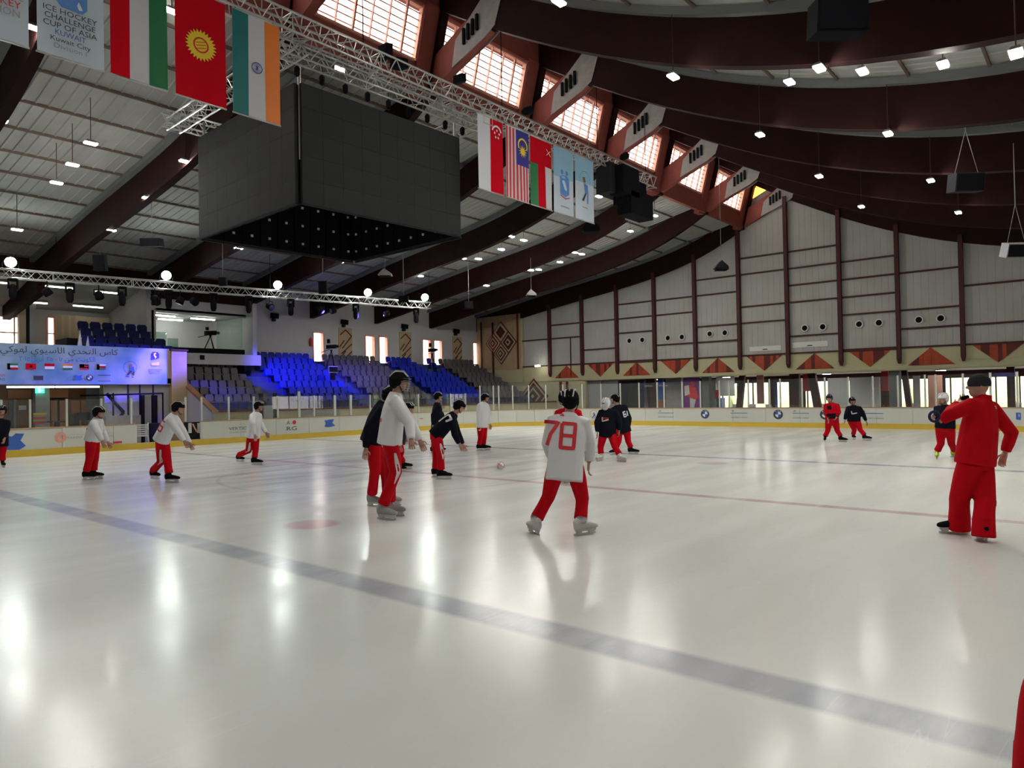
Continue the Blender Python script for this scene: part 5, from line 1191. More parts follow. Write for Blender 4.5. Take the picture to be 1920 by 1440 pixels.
def lamp_label(px, py, side_):
    s, nm = near_desc(px, py); cnt[(s, nm, side_)] += 1; k = cnt[(s, nm, side_)]
    return '%ssquare lamp under the %s roof, %s %s' % ('' if k == 1 else ['', 'second ', 'third ', 'fourth ', 'fifth ', 'sixth ', 'seventh ', 'eighth ', 'ninth ', 'tenth '][k-1], side_, s, nm)
for px, py in leftl:
    P = roof_hit(px, py, zL, 0.02)
    if P is not None: roof_lamp(P, zL, lamp_label(px, py, 'stand side'), 'square lamps under the stand side roof')
rightl = [(1262, 143, 0.05), (1536, 127, 0.05), (1480, 153, 0.45), (1617, 133, 0.45), (1768, 120, 0.45), (1905, 99, 0.3), (1048, 3, 0.5), (1425, 252, 0.05), (1665, 250, 0.05), (1536, 330, 0.05), (1745, 338, 0.05), (1615, 387, 0.05), (1797, 398, 0.05)]
bx = {(1262, 143): 13.7, (1536, 127): 13.7, (1425, 252): 18.1, (1665, 250): 18.1, (1536, 330): 22.5, (1745, 338): 22.5, (1615, 387): 26.9, (1797, 398): 26.9, (1480, 153): 15.6, (1617, 133): 14.7, (1768, 120): 14.4, (1905, 99): 12.3, (1048, 3): 11.2}
for px, py, dz in rightl:
    P = onX(px, py, bx[(px, py)]-0.25); roof_lamp(P, zR, lamp_label(px, py, 'camera side'), 'square lamps under the camera side roof')
# more of the same lamps over the part of the rink behind and beside the viewer
for k, (x, y) in enumerate(((-2, 20), (3, 24), (-5, 26), (-2, 8), (3, 6), (7, 2), (2, -1), (-5, 3), (12, -3), (20, -3), (28, -2), (-4, 14.8), (7, -4))):
    fn = zL if y > 14.4 else zR; roof_lamp(Vector((x, y, fn(y)+0.05)), fn, 'square lamp outside the picture over the near part of the ice', 'square lamps outside the picture')

# ------------------------------------------------------------------ stage truss before the stand with flood lamps and moving heads
A = onZ(0, 512, 6.05); B = onZ(805, 573.5, 6.05); d = (B-A).normalized(); A2 = A-d*6.0
stage_truss = truss('stage_truss', A2, B, 0.30, 0.30, 'long aluminium truss before the stand with flood lamps and stage lamps', step=0.5, rad=0.022, brad=0.011)
for t in (0.0, 0.33, 0.66, 1.0):
    P = A2.lerp(B, t); mb = MB(); mb.tube([P+Vector((0, 0, 0.15)), (P.x, P.y, zL(P.y)+0.8)], 0.01, 4); mb.build('hanging_cable', M['black'], stage_truss)
def on_truss(px): # point of the truss axis under a photo column
    lo, hi = 0.0, 1.0
    for _ in range(40):
        m_ = (lo+hi)/2; P = A2.lerp(B, m_); v = np.array(P)-EYE; x = 960+FPX*(v @ CR)/(v @ CF)
        if x < px: lo = m_
        else: hi = m_
    return A2.lerp(B, (lo+hi)/2)
fl_lab = {20: 'brilliant flood lamp on the stage truss at the left picture edge', 312: 'brilliant flood lamp on the stage truss above the camera room', 521: 'brilliant flood lamp on the stage truss above the blank white wall', 690: 'brilliant flood lamp on the stage truss above the first tall windows', 797: 'brilliant flood lamp at the right end of the stage truss'}
for px in (20, 312, 521, 690, 797):
    P = on_truss(px)+Vector((0, 0, 0.40)); e = empty('flood_lamp', P, fl_lab[px], 'flood lamp', 'flood lamps on the stage truss')
    aim = Vector((P.x*0.55, 8.0, 0))-P; aim.normalize(); s = Vector((0, 0, 1)).cross(aim).normalized(); u = aim.cross(s)
    mb = MB(); mb.lathe(P-aim*0.20, [(0.05, 0), (0.12, 0.04), (0.19, 0.20)], 16, axis=aim); mb.build('housing', M['lampbox'], e)
    mb = MB(); mb.lathe(P, [(0.17, 0.0), (0.15, 0.03), (0.06, 0.05)], 16, axis=aim); mb.build('glass_front', M['flood'], e)
    mb = MB(); mb.tube([P-aim*0.05+s*0.23, P-aim*0.05+s*0.23-Vector((0, 0, 0.24)), P-aim*0.05-s*0.23-Vector((0, 0, 0.24)), P-aim*0.05-s*0.23], 0.015, 5); mb.build('bracket', M['black'], e)
def moving_head(px, kind, label, aim=None, col=None, power=0):
    P = on_truss(px)-Vector((0, 0, 0.15)); e = empty('stage_lamp', P, label, 'stage lamp', 'stage lamps under the stage truss')
    if kind == 'head':
        mb = MB(); mb.lathe(P, [(0.10, -0.10), (0.16, -0.07), (0.16, -0.02), (0.06, 0.0)], 10); mb.build('base', M['black'], e)
        for a in (-1, 1): mb = MB(); mb.box(P.x+a*0.13-0.02, P.x+a*0.13+0.02, P.y-0.05, P.y+0.05, P.z-0.36, P.z-0.06); mb.build('yoke_arm', M['black'], e)
        mb = MB(); mb.lathe(P-Vector((0, 0, 0.72)), [(0.07, 0.0), (0.115, 0.10), (0.12, 0.30), (0.09, 0.48), (0.05, 0.52)], 12); mb.build('lamp_head', M['black'], e)
    else:
        c = P-Vector((0, 0, 0.38)); mb = MB(); mb.tube([P, c+Vector((0, 0, 0.15))], 0.02, 5); mb.build('hook', M['black'], e)
        a = (Vector(aim)-c).normalized() if aim is not None else Vector((0.2, -0.8, -0.4)).normalized()
        mb = MB(); mb.lathe(c-a*0.14, [(0.07, 0), (0.14, 0.06), (0.15, 0.28), (0.13, 0.28)], 12, axis=a); mb.build('lamp_can', M['black'], e)
        mk('lens', (0.05, 0.05, 0.2), 0.1) if 'lens' not in M else 0
        mb = MB(); mb.lathe(c-a*0.14, [(0.12, 0.27), (0.119, 0.285)], 12, axis=a); mb.build('lens', M['lens'], e)
        mb = MB(); s = Vector((0, 0, 1)).cross(a).normalized(); mb.tube([c+s*0.18, c+s*0.18+Vector((0, 0, 0.2)), c-s*0.18+Vector((0, 0, 0.2)), c-s*0.18], 0.015, 5); mb.build('yoke', M['black'], e)
        if power:
            l = bpy.data.lights.new('stage_light', 'SPOT'); l.energy = power; l.color = col; l.spot_size = math.radians(34 if power < 8500 else 22); l.spot_blend = 0.8; l.shadow_soft_size = 0.08
            lo = bpy.data.objects.new('stage_light', l); COL.objects.link(lo); lo.parent = e; lo.location = c+a*0.2-P; lo.rotation_euler = a.to_track_quat('-Z', 'Y').to_euler()
BLUE = (0.10, 0.07, 1.0)
moving_head(24, 'head', 'black moving head lamp at the left picture edge under the stage truss')
moving_head(88, 'can', 'black stage lamp left of the second moving head', onY(210, 700, 28.3), None, 0)
moving_head(131, 'head', 'black moving head lamp, bulbous, above the navy seats')
moving_head(185, 'can', 'black stage lamp with lens between the two moving heads over the navy seats', onY(262, 750, 30.0), None, 0)
moving_head(229, 'head', 'black moving head lamp above the right end of the navy seats')
moving_head(290, 'can', 'black stage lamp just left of the camera room corner', onY(395, 730, 28.8), BLUE, 3800)
moving_head(316, 'head', 'black moving head lamp above the left of the camera room')
moving_head(363, 'can', 'black stage lamp with lens above the middle of the camera room', onY(545, 700, 30.5), BLUE, 7500)
moving_head(400, 'head', 'black moving head lamp above the camera tripod')
moving_head(466, 'head', 'black moving head lamp where the blank white wall begins')
moving_head(545, 'head', 'black moving head lamp above the blue seats')
moving_head(505, 'can', 'black stage lamp where the blue seats begin')
moving_head(338, 'can', 'added black stage lamp between the second flood lamp and the lens lamp', onY(250, 775, 28.5), (0.28, 0.14, 1.0), 2500)  # extra lamp added to throw purple light on the stair wall
moving_head(625, 'can', 'black stage lamp right of the dark roof beam end', onY(225, 690, 28.25), BLUE, 26000)
moving_head(725, 'can', 'added black stage lamp under the truss before the paired tall windows', onY(110, 690, 28.25), BLUE, 22000)  # extra lamp added so blue light reaches the middle of the banner
moving_head(600, 'can', 'black stage lamp under the truss beside the first dark roof beam end', onY(665, 705, 30.0), BLUE, 3800)
moving_head(667, 'head', 'black moving head lamp between the first and second zigzag panels')
moving_head(780, 'head', 'black moving head lamp at the right end of the stage truss')

# ------------------------------------------------------------------ hanging loudspeakers
def hung_box(px, py, wpx, hpx, depth, label, m='blackgrey', tilt=0.15, rope='tri', name='hanging_speaker', shape='box', cat='speaker'):
    P = onD(px, py, depth); e = empty(name, P, label, cat, 'hanging loudspeakers'); w_ = wpx*depth/FPX/2; h_ = hpx*depth/FPX/2
    r = Vector(CR); r.z = 0; r.normalize(); f_ = Vector(CF); f_.z = 0; f_.normalize()
    u = (Vector((0, 0, 1))*math.cos(tilt)-f_*math.sin(tilt)); fr = r.cross(u)
    if shape == 'box':
        mb = MB(); mb.prism([P-r*w_-u*h_-fr*w_*0.5, P+r*w_-u*h_-fr*w_*0.5, P+r*w_*0.96+u*h_-fr*w_*0.5, P-r*w_*0.96+u*h_-fr*w_*0.5], fr*w_*1.0); mb.build('speaker_cabinet', M[m], e)
        mb = MB(); mb.obox(P+fr*(w_*0.5+0.01)*(1 if fr.dot(Vector(CF)) < 0 else -1), r*w_*0.9, u*h_*0.86, fr*0.008); mb.build('grille', M['black'], e)
    else:
        mb = MB(); mb.prism([P-r*w_-u*h_*0.5-f_*w_*0.6, P+r*w_-u*h_*0.7-f_*w_*0.6, P+r*w_*0.9-u*h_*0.1-f_*w_*0.6, P-r*w_*0.05+u*h_-f_*w_*0.6, P-r*w_*0.5+u*h_*0.4-f_*w_*0.6], f_*w_*1.2); mb.build('speaker_cabinet', M[m], e)
        mb = MB(); mb.obox(P-u*h_*0.75, r*w_*0.8, f_*w_*0.5, u*h_*0.1); mb.build('grille', M['black'], e)
    fn = zL if P.y > 14.3 else zR; top = fn(P.y)+0.4
    mb = MB()
    if rope == 'tri':
        k = P+u*(h_+0.0); ap = Vector((k.x, k.y, min(top, k.z+0.95)))
        mb.tube([k-r*w_*0.8, ap], 0.008, 4); mb.tube([k+r*w_*0.8, ap], 0.008, 4); mb.tube([ap, (ap.x, ap.y, top)], 0.014, 4)
    else: mb.tube([P+u*h_*0.9, (P.x, P.y, top)], 0.01, 4)
    mb.build('rope', M['steelgrey'], e); return e
hung_box(1570, 36, 96, 62, 9.2, 'big near black loudspeaker at the top right of the picture', 'black', 0.1)
hung_box(1811, 343, 55, 34, 15.5, 'dark loudspeaker on two ropes before the brown beams at right', 'blackgrey')
hung_box(1903, 469, 42, 26, 17.5, 'dark loudspeaker cut by the right picture edge', 'grey', 0.3)
hung_box(1352, 499, 26, 20, 31, 'small dark wedge loudspeaker in front of the white end wall', 'blackgrey', shape='wedge', rope='one')
hung_box(996, 550, 20, 14, 34, 'pale grey wedge loudspeaker before the end wall corner', 'steelgrey', shape='wedge', rope='one')
hung_box(1107, 425, 34, 26, 25, 'dark loudspeaker below the ring banner', 'black', shape='wedge', rope='one')
hung_box(285, 455, 37, 15, 22, 'flat dark loudspeaker under the roof left of the second flood lamp', 'blackgrey', 0.1, rope='one')
hung_box(722, 512, 26, 16, 27, 'grey loudspeaker below the far corner of the video cube', 'steelgrey', shape='wedge', rope='one')
hung_box(606, 539, 16, 24, 27.0, 'upright dark loudspeaker between the middle and fourth flood lamps', 'black', 0.2, rope='one')
hung_box(879, 572, 16, 14, 33, 'small dark loudspeaker under the roof left of the diamond panel', 'black', 0.1, rope='one')
hung_box(188, 493, 22, 30, 25.0, 'dark round loudspeaker above the navy seats', 'black', 0.1, rope='one')
hung_box(418, 528, 14, 16, 26, 'small dark loudspeaker between the second and middle flood lamps', 'black', 0.1, rope='one')
hung_box(757, 561, 18, 12, 29, 'small dark loudspeaker left of the last flood lamp', 'black', 0.1, rope='one')
la = empty('speaker_cluster', onY(1150, 340, 11.7)); tag(la, 'cluster of big black loudspeakers at the far end of the flag truss', 'speaker')
for (a, t, b, bt, Y, m) in ((1118, 322, 1148, 364, 11.9, 'blackgrey'), (1143, 326, 1172, 366, 11.6, 'black'), (1150, 352, 1186, 385, 11.7, 'black'), (1158, 378, 1198, 404, 11.6, 'black'), (1172, 392, 1200, 412, 11.8, 'grey')):
    pan('speaker_cabinet', M[m], a, bt, b, t, Y, 0.5, la)
P = onY(1170, 330, 11.6); mb = MB(); mb.tube([P, (P.x, P.y, TZ+0.2)], 0.02, 5); mb.build('hook', M['black'], la)
for px, py, lb_ in ((988, 210, 'black round stage lamp on the flag truss above the striped flag'), (1170, 295, 'black round stage lamp on the far end of the flag truss')):
    P = onY(px, py, 11.7); mb = MB(); mb.lathe(P-Vector((0.15, 0, 0.05)), [(0.07, 0), (0.11, 0.1), (0.12, 0.3), (0.08, 0.34)], 10, axis=(1, 0, 0.5)); tag(mb.build('round_stage_lamp', M['black']), lb_, 'stage lamp')
for px, py, w_ in ((1008, 686, 0),):
    P = onX(px, py, XE-0.6); tag(MB().obox(P, (0.1, 0, 0), (0, 0.13, 0), (0, 0, 0.05)).build('wall_lamp', M['lampweak']), 'small bright lamp above the large diamond', 'lamp')
# ------------------------------------------------------------------ print on the dasher boards
def board_pt(px, z):
    P, nrm = hit_path(px, -0.004); return Vector((P.x, P.y, z)), Vector((-nrm.x, -nrm.y, 0))
def ad_text(s, px0, px1, z, size, m, w_=True):
    A, n0 = board_pt(px0, z); B, n1 = board_pt(px1, z); C_, n2 = board_pt((px0+px1)/2, z)
    return text_mesh(s, size, m, face_mtx(C_+n2*0.004, n2), boards, 'printed_text', width=(B-A).length if w_ else None)
def ad_poly(pts, m, name='printed_shape'):
    C_, n = board_pt(sum(p[0] for p in pts)/len(pts), 0.5); V = []
    for px, z in pts: A, _ = board_pt(px, z); V.append(A+n*0.004)
    mb = MB(); mb.add(V, [tuple(range(len(V)))]); return mb.build(name, M[m], boards)
def ad_ring(px, z, r0, r1, m, n=20):
    C_, nn = board_pt(px, z); mt = face_mtx(C_+nn*0.005, nn); V = []; F = []
    for i in range(n+1):
        a = 2*PI*i/n; V += [mt @ Vector((r0*math.cos(a), r0*math.sin(a), 0)), mt @ Vector((r1*math.cos(a), r1*math.sin(a), 0))]
    for i in range(n): F.append((2*i, 2*i+1, 2*i+3, 2*i+2))
    mb = MB(); mb.add(V, F); mb.build('printed_ring', M[m], boards)
ad_poly([(6, 0.68), (22, 0.63), (29, 0.72), (45, 0.70), (38, 0.50), (48, 0.33), (36, 0.22), (10, 0.24)], 'blueprint'); 
ad_ring(113, 0.53, 0.07, 0.17, 'bar'); ad_ring(113, 0.53, 0.0, 0.045, 'bar')
for z, s in ((0.60, '\u2014 \u2014\u2014 \u2014\u2014\u2014'), (0.50, 'TAKEEF  TRADING CO')): ad_text(s, 126, 213, z, 0.10, 'greyprint')
for a, b, z, m in ((430, 463, 0.62, 'greyprint'),): ad_text('- - -', 440, 458, 0.70, 0.08, m)
ad_text('VERTIC', 429, 462, 0.53, 0.16, 'darkprint'); ad_text('media net', 430, 461, 0.40, 0.10, 'greyprint')
ad_text('A', 537, 543, 0.66, 0.22, 'darkprint'); ad_ring(551.5, 0.67, 0.0, 0.085, 'redprint'); ad_text('RG', 537, 556, 0.42, 0.22, 'darkprint')
for k in range(3): ad_poly([(548+2*k, 0.64-0.01*k), (549+2*k, 0.64-0.01*k), (553.5+1.2*k, 0.71-0.012*k), (552.5+1.2*k, 0.715-0.012*k)], 'white')
ad_poly([(608, 0.70), (613, 0.69), (616, 0.72), (626, 0.72), (622.5, 0.58), (628, 0.44), (617, 0.40), (608, 0.42), (610, 0.56)], 'blueprint')
ad_poly([(786, 0.55), (793, 0.55), (793, 0.58), (786, 0.58)], 'redprint')
for a, b, k in ((1234, 1263, 0), (1370, 1401, 1), (1486, 1517, 2), (1506, 1522, 9), (1616, 1656, 3)):
    if k == 9: continue
    ad_poly([(a, 0.70), (a+5, 0.70), (a+7, 0.72), (a+4, 0.73)], 'darkprint'); ad_poly([(a, 0.60), (b, 0.60), (b, 0.625), (a, 0.625)], 'blueprint')
    ad_text('\u2014 \u2014 \u2014 \u2014\u2014', a, b, 0.51, 0.07, 'greyprint'); ad_text('KUWAIT - AIRWAYS' if False else 'INVESTMENT COMPANY', a, b, 0.41, 0.08, 'darkprint')
for px in (1322, 1459, 1547):
    C_, n = board_pt(px, 0.56); roundel(C_+n*0.004, n, (0, 0, 1), 0.215, boards, 'printed_roundel')
C_, n = board_pt(1113, 0.56); ring_emblem(C_+n*0.004, n, 0.20, boards, 0.6)
C_, n = board_pt(1176, 0.56)
ad_poly([(1905, 0.44), (1914, 0.42), (1914, 0.68), (1905, 0.68)], 'blueprint'); ad_text('8', 1907, 1912, 0.58, 0.16, 'white'); ad_text('- - - -', 1903, 1917, 0.34, 0.05, 'greyprint')
# ------------------------------------------------------------------ people
CRh = Vector((CR[0], CR[1], 0)).normalized(); CFh = Vector((CF[0], CF[1], 0)).normalized(); UP = Vector((0, 0, 1))
def remesh(mb, mats, name, parent, vox, origin, smooth=2):
    me = mb.mesh(name, mats, Vector(origin)); o = bpy.data.objects.new(name, me); COL.objects.link(o)
    m = o.modifiers.new('r', 'REMESH'); m.mode = 'VOXEL'; m.voxel_size = vox; m.use_smooth_shade = True
    s = o.modifiers.new('s', 'SMOOTH'); s.factor = 0.5; s.iterations = smooth
    dg = bpy.context.evaluated_depsgraph_get(); me2 = bpy.data.meshes.new_from_object(o.evaluated_get(dg)); bpy.data.objects.remove(o); bpy.data.meshes.remove(me)
    me2.name = name; me2.materials.clear()
    for q in (mats if isinstance(mats, (list, tuple)) else [mats]): me2.materials.append(q)
    for p in me2.polygons: p.use_smooth = True
    o2 = bpy.data.objects.new(name, me2); place(o2, name, parent); o2.location = Vector(origin)-wloc(parent); return o2
def hand_geo(mb, wrist, d, side, curl=0.6, k=1.0):
    """palm, four fingers of different length and a thumb that leaves the side of the palm; side points to the thumb"""
    d = Vector(d).normalized(); side = (Vector(side)-d*Vector(side).dot(d)).normalized(); pn = d.cross(side)   # palm normal
    mb.tube([wrist-d*0.02*k, wrist+d*0.03*k, wrist+d*0.085*k], [(0.027*k, 0.019*k), (0.036*k, 0.017*k), (0.041*k, 0.014*k)], 8, up=side)
    for i, (off, L) in enumerate(((0.030, 0.072), (0.010, 0.080), (-0.010, 0.074), (-0.030, 0.058))):
        a = wrist+d*0.08*k+side*off*k; a1 = a+(d+pn*curl*0.4+side*off*2).normalized()*L*0.5*k; a2 = a1+(d*(1-curl*0.5)+pn*curl).normalized()*L*0.32*k; a3 = a2+(d*(0.6-curl*0.7)+pn*(0.3+curl)).normalized()*L*0.24*k
        mb.tube([a-d*0.015*k, a1, a2, a3], [0.0095*k, 0.009*k, 0.008*k, 0.006*k], 6)
    b = wrist+d*0.025*k+side*0.028*k; b1 = b+(d*0.6+side*0.8).normalized()*0.038*k; b2 = b1+(d*0.95+side*0.15+pn*0.3).normalized()*0.033*k
    mb.tube([b-side*0.012*k, b, b1, b2], [0.013*k, 0.012*k, 0.0105*k, 0.007*k], 6)
def rot_to(f, up=UP):
    f = Vector(f); u = (Vector(up)-f.normalized()*Vector(up).dot(f.normalized())).normalized(); f = f.normalized(); r = f.cross(u)
    return Matrix(((r.x, f.x, u.x), (r.y, f.y, u.y), (r.z, f.z, u.z)))     # local x right, y forward, z up
def arc(c, R3, pts, rad, mb):
    mb.tube([c+R3 @ Vector(p) for p in pts], rad, 5)
def head_geo(mb, c, R3, k=1.0):
    mb.ball(c+R3 @ Vector((0, -0.005, 0.02))*k, (0.076*k, 0.096*k, 0.108*k), 14, 10, mx3=R3); mb.ball(c+R3 @ Vector((0, 0.028, -0.055))*k, (0.055*k, 0.060*k, 0.062*k), 10, 7, mx3=R3)
    mb.tube([c+R3 @ Vector((0, 0.088, 0.022))*k, c+R3 @ Vector((0, 0.112, -0.018))*k], [0.009*k, 0.017*k], 6)
    for s in (-1, 1): mb.ball(c+R3 @ Vector((s*0.080, -0.008, 0.0))*k, (0.012*k, 0.022*k, 0.032*k), 6, 5, mx3=R3)
def person(label, base, H=1.76, face=(0, -1), pelvis=None, chest=None, head=None, look=None, R=None, L=None, FR=None, FL=None, top='jerseywhite', jersey_len=0.16,
           helmet='black', cage=False, vox=0.018, stripe=False, boots='black', kind='player', cuffs=None, D=None, belly=1.0, legs='red', headlean=None, name='person', group=None):
    G = onZ(*base); D = depth_of(G) if D is None else D; k = H/1.76; s = D/FPX
    root = empty('person', (G.x, G.y, 0), label, 'person', group)
    fw = (CRh*face[0]+CFh*face[1]).normalized(); ac = fw.cross(UP).normalized()     # ac: the person's own right
    def pt(q, dflt=0.0): return onD(q[0], q[1], D+(q[2] if len(q) > 2 else dflt))
    pel = pt(pelvis); che = pt(chest); hd = pt(head) if head else None
    sp = (che-pel).normalized(); acs = (ac-sp*ac.dot(sp)).normalized(); fws = UP.cross(ac)*0+sp.cross(acs)*-1
    if fws.dot(fw) < 0: fws = -fws
    shR = che+acs*0.172*k-sp*0.055*k; shL = che-acs*0.172*k-sp*0.055*k
    hipR = pel+ac*0.095*k; hipL = pel-ac*0.095*k
    def joint(a, q, Ln):
        """third coordinate of a joint from the bone length: q = (px, py, sign)"""
        d0 = depth_of(a); P = onD(q[0], q[1], d0); r = (P-a).length; off = math.sqrt(max(0.0, (Ln*k)**2-r*r)) if r < Ln*k else 0.0
        return onD(q[0], q[1], d0+off*(q[2] if len(q) > 2 else 0))
    arms = []
    for sh, spec, sd in ((shR, R, 1), (shL, L, -1)):
        if spec is None: continue
        el = joint(sh, spec[0], 0.29); wr = joint(el, spec[1], 0.25); arms.append((sh, el, wr, sd))
    lg = []
    for hip, spec, sd in ((hipR, FR, 1), (hipL, FL, -1)):
        if spec is None: continue
        kn_, ft, fd = spec[:3]; g = onZ(ft[0], ft[1], 0.0); lift = spec[3] if len(spec) > 3 else 0.0
        fdir = (CRh*fd[0]+CFh*fd[1]).normalized(); an = g+UP*(0.17*k+lift)-fdir*0.05*k
        dm = (depth_of(hip)+depth_of(an))/2; P = onD(kn_[0], kn_[1], dm)
        if len(kn_) > 2:
            r2 = ((hip-an).length/2)**2; off = min(0.22, math.sqrt(max(0, (0.43*k)**2-r2))); P = onD(kn_[0], kn_[1], dm+off*kn_[2])
        lg.append((hip, P, an, fdir, g+UP*lift))
    org = Vector((G.x, G.y, 0))
    # body
    mb = MB(); torso = [(pel-sp*0.05*k, (0.15, 0.10)), (pel+sp*0.10*k, (0.125, 0.09)), (pel.lerp(che, 0.55), (0.145, 0.10)), (che-sp*0.10*k, (0.17, 0.10)), (che-sp*0.01, (0.10, 0.07))]
    mb.tube([p for p, r in torso], [(r[0]*k, r[1]*k) for p, r in torso], 12, up=acs)
    if hd is None: hd = che+sp*0.2*k
    lk = (CRh*look[0]+CFh*look[1]+UP*(look[2] if len(look) > 2 else 0)).normalized() if look else fw
    up2 = UP if headlean is None else (hd-che).normalized()
    R3 = rot_to(lk, up2); mb.tube([che-sp*0.06*k, che+(hd-che)*0.35, hd-up2*0.05*k], [0.062*k, 0.055*k, 0.055*k], 10); head_geo(mb, hd, R3, k)
    for sh, el, wr, sd in arms: mb.tube([sh, sh.lerp(el, 0.5), el, el.lerp(wr, 0.4), wr], [0.050*k, 0.046*k, 0.037*k, 0.037*k, 0.026*k], 8)
    for hip, kn_, an, fd, g in lg: mb.tube([hip, hip.lerp(kn_, 0.4), kn_, kn_.lerp(an, 0.35), an], [0.080*k, 0.072*k, 0.050*k, 0.052*k, 0.036*k], 8)
    body = remesh(mb, M['skin'], 'body', root, max(vox*0.8, 0.012), org, 2)
    hb = MB()
    for sh, el, wr, sd in arms:
        d = (wr-el).normalized(); side = fw if abs(fw.dot(d)) < 0.8 else UP; hand_geo(hb, wr, d, side, 0.6, k)
    if hb.v:      # hands join the body mesh
        bm = bmesh.new(); bm.from_mesh(body.data); t = hb.mesh('t', M['skin'], org); bm.from_mesh(t); bm.to_mesh(body.data); bm.free(); bpy.data.meshes.remove(t)
        for p in body.data.polygons: p.use_smooth = True
    # eyes and mouth
    mb = MB()
    for sx in (-1, 1): mb.ball(hd+R3 @ Vector((sx*0.030, 0.083, 0.028))*k, 0.011*k, 6, 5)
    eo = mb.build('eyes', M['black'], body) if False else None
    for sx in (-1, 1): q = MB(); q.ball(hd+R3 @ Vector((sx*0.030, 0.082, 0.028))*k, (0.013*k, 0.008*k, 0.007*k), 6, 5, mx3=R3); q.build('eye', M['black'], root)
    q = MB(); q.ball(hd+R3 @ Vector((0, 0.084, -0.052))*k, (0.022*k, 0.006*k, 0.005*k), 6, 4, mx3=R3); q.build('mouth', M['dkred'], root)
    # upper garment
    mb = MB(); hem = pel-sp*jersey_len*k; b = belly
    tr = [(hem, (0.212*b, 0.158*b)), (hem.lerp(che, 0.25), (0.205*b, 0.152*b)), (hem.lerp(che, 0.55), (0.203, 0.148*b)), (che-sp*0.16*k, (0.212, 0.135)), (che-sp*0.06*k, (0.192, 0.110)), (che+sp*0.0*k, (0.12, 0.09)), (che+sp*0.045*k, (0.07, 0.07))]
    mb.tube([p for p, r in tr], [(r[0]*k, r[1]*k) for p, r in tr], 16, up=acs)
    for sh, el, wr, sd in arms:
        i = sh-acs*sd*0.05*k; mb.tube([i, sh, sh.lerp(el, 0.5), el, el.lerp(wr, 0.5), wr-(wr-el).normalized()*0.02], [0.080*k, 0.080*k, 0.074*k, 0.070*k, 0.062*k, 0.050*k], 10)
    if kind == 'coach':
        mb.tube([che, che+sp*0.07*k], [0.085*k, 0.08*k], 10)
    jer = remesh(mb, M[top], 'jacket' if kind == 'coach' else 'jersey', root, vox, org, 3)
    # trousers
    mb = MB(); mb.tube([pel+sp*0.12*k, pel, pel-UP*0.10*k], [(0.155*k, 0.12*k), (0.178*k, 0.135*k), (0.16*k, 0.12*k)], 14, up=ac)
    for hip, kn_, an, fd, g in lg:
        low = an.lerp(kn_, 0.05)
        if kind == 'coach': low = g+UP*0.045*k-fd*0.045*k; 
        rr = [0.108, 0.100, 0.078, 0.072, 0.076, 0.078] if kind != 'coach' else [0.118, 0.114, 0.100, 0.098, 0.104, 0.112]
        mb.tube([hip-UP*0.02, hip.lerp(kn_, 0.45), kn_, kn_.lerp(an, 0.4), kn_.lerp(an, 0.8), low], [r*k for r in rr], 12)
    tro = remesh(mb, M[legs], 'trousers', root, vox, org, 3)
    if stripe:
        for hip, kn_, an, fd, g in lg:
            bv = BVHTree.FromPolygons([tuple(v.co) for v in tro.data.vertices], [tuple(p.vertices) for p in tro.data.polygons])
            V = []; n = 9; toc = -CFh
            for i in range(n+1):
                t = i/n; P = (hip.lerp(kn_, 0.45+0.55*t*1.6) if 0.45+0.88*t < 1 else kn_.lerp(an, (0.45+0.88*t-1)))
                w_ = 0.022*math.sin(PI*(0.12+0.88*t))+0.004; ax = CRh*stripe*0.05
                for u in (-w_, w_):
                    o_ = P+ax+CRh*u-org; h = bv.ray_cast(o_+toc*0.6, -toc, 1.2); V.append((h[0] if h[0] is not None else o_+toc*0.1)+toc*0.008+org)
            mb = MB(); mb.add(V, [(2*i, 2*i+1, 2*i+3, 2*i+2) for i in range(n)]); mb.build('white_stripe', M['white'], tro)
            break
    # skates
    for i, (hip, kn_, an, fd, g) in enumerate(lg):
        bc = {'black': ('black', 'blackgrey'), 'grey': ('grey', 'blackgrey'), 'white': ('offwhite', 'silver'), 'lime': ('lime', 'navy')}[boots]
        sk_ = empty('skate', g, parent=None); sk_.parent = root; sk_.location = g-wloc(root)
        mb = MB(); rt = fd.cross(UP)
        mb.tube([g-fd*0.09*k+UP*0.07*k, g-fd*0.095*k+UP*0.14*k, an.lerp(kn_, 0.02)-fd*0.01, an.lerp(kn_, 0.16)], [(0.036*k, 0.045*k), (0.042*k, 0.055*k), (0.046*k, 0.052*k), (0.050*k, 0.056*k)], 10, up=rt)
        mb.tube([g-fd*0.13*k+UP*0.10*k, g-fd*0.04*k+UP*0.115*k, g+fd*0.07*k+UP*0.105*k, g+fd*0.14*k+UP*0.095*k, g+fd*0.172*k+UP*0.088*k], [(0.036*k, 0.045*k), (0.040*k, 0.052*k), (0.045*k, 0.038*k), (0.042*k, 0.030*k), (0.024*k, 0.018*k)], 10, up=rt)
        remesh(mb, M[bc[0]], 'boot', sk_, min(vox, 0.016), g, 2)
        mb = MB(); mb.obox(g+UP*0.058*k+fd*0.015, fd*0.13*k, rt*0.018*k, UP*0.012*k)
        for t in (-0.075, 0.095): mb.prism([g+fd*(t-0.045)*k+UP*0.062*k-rt*0.011, g+fd*(t+0.045)*k+UP*0.062*k-rt*0.011, g+fd*(t+0.03)*k+UP*0.022*k-rt*0.011, g+fd*(t-0.03)*k+UP*0.022*k-rt*0.011], rt*0.022)
        mb.build('blade_holder', M['offwhite'], sk_)
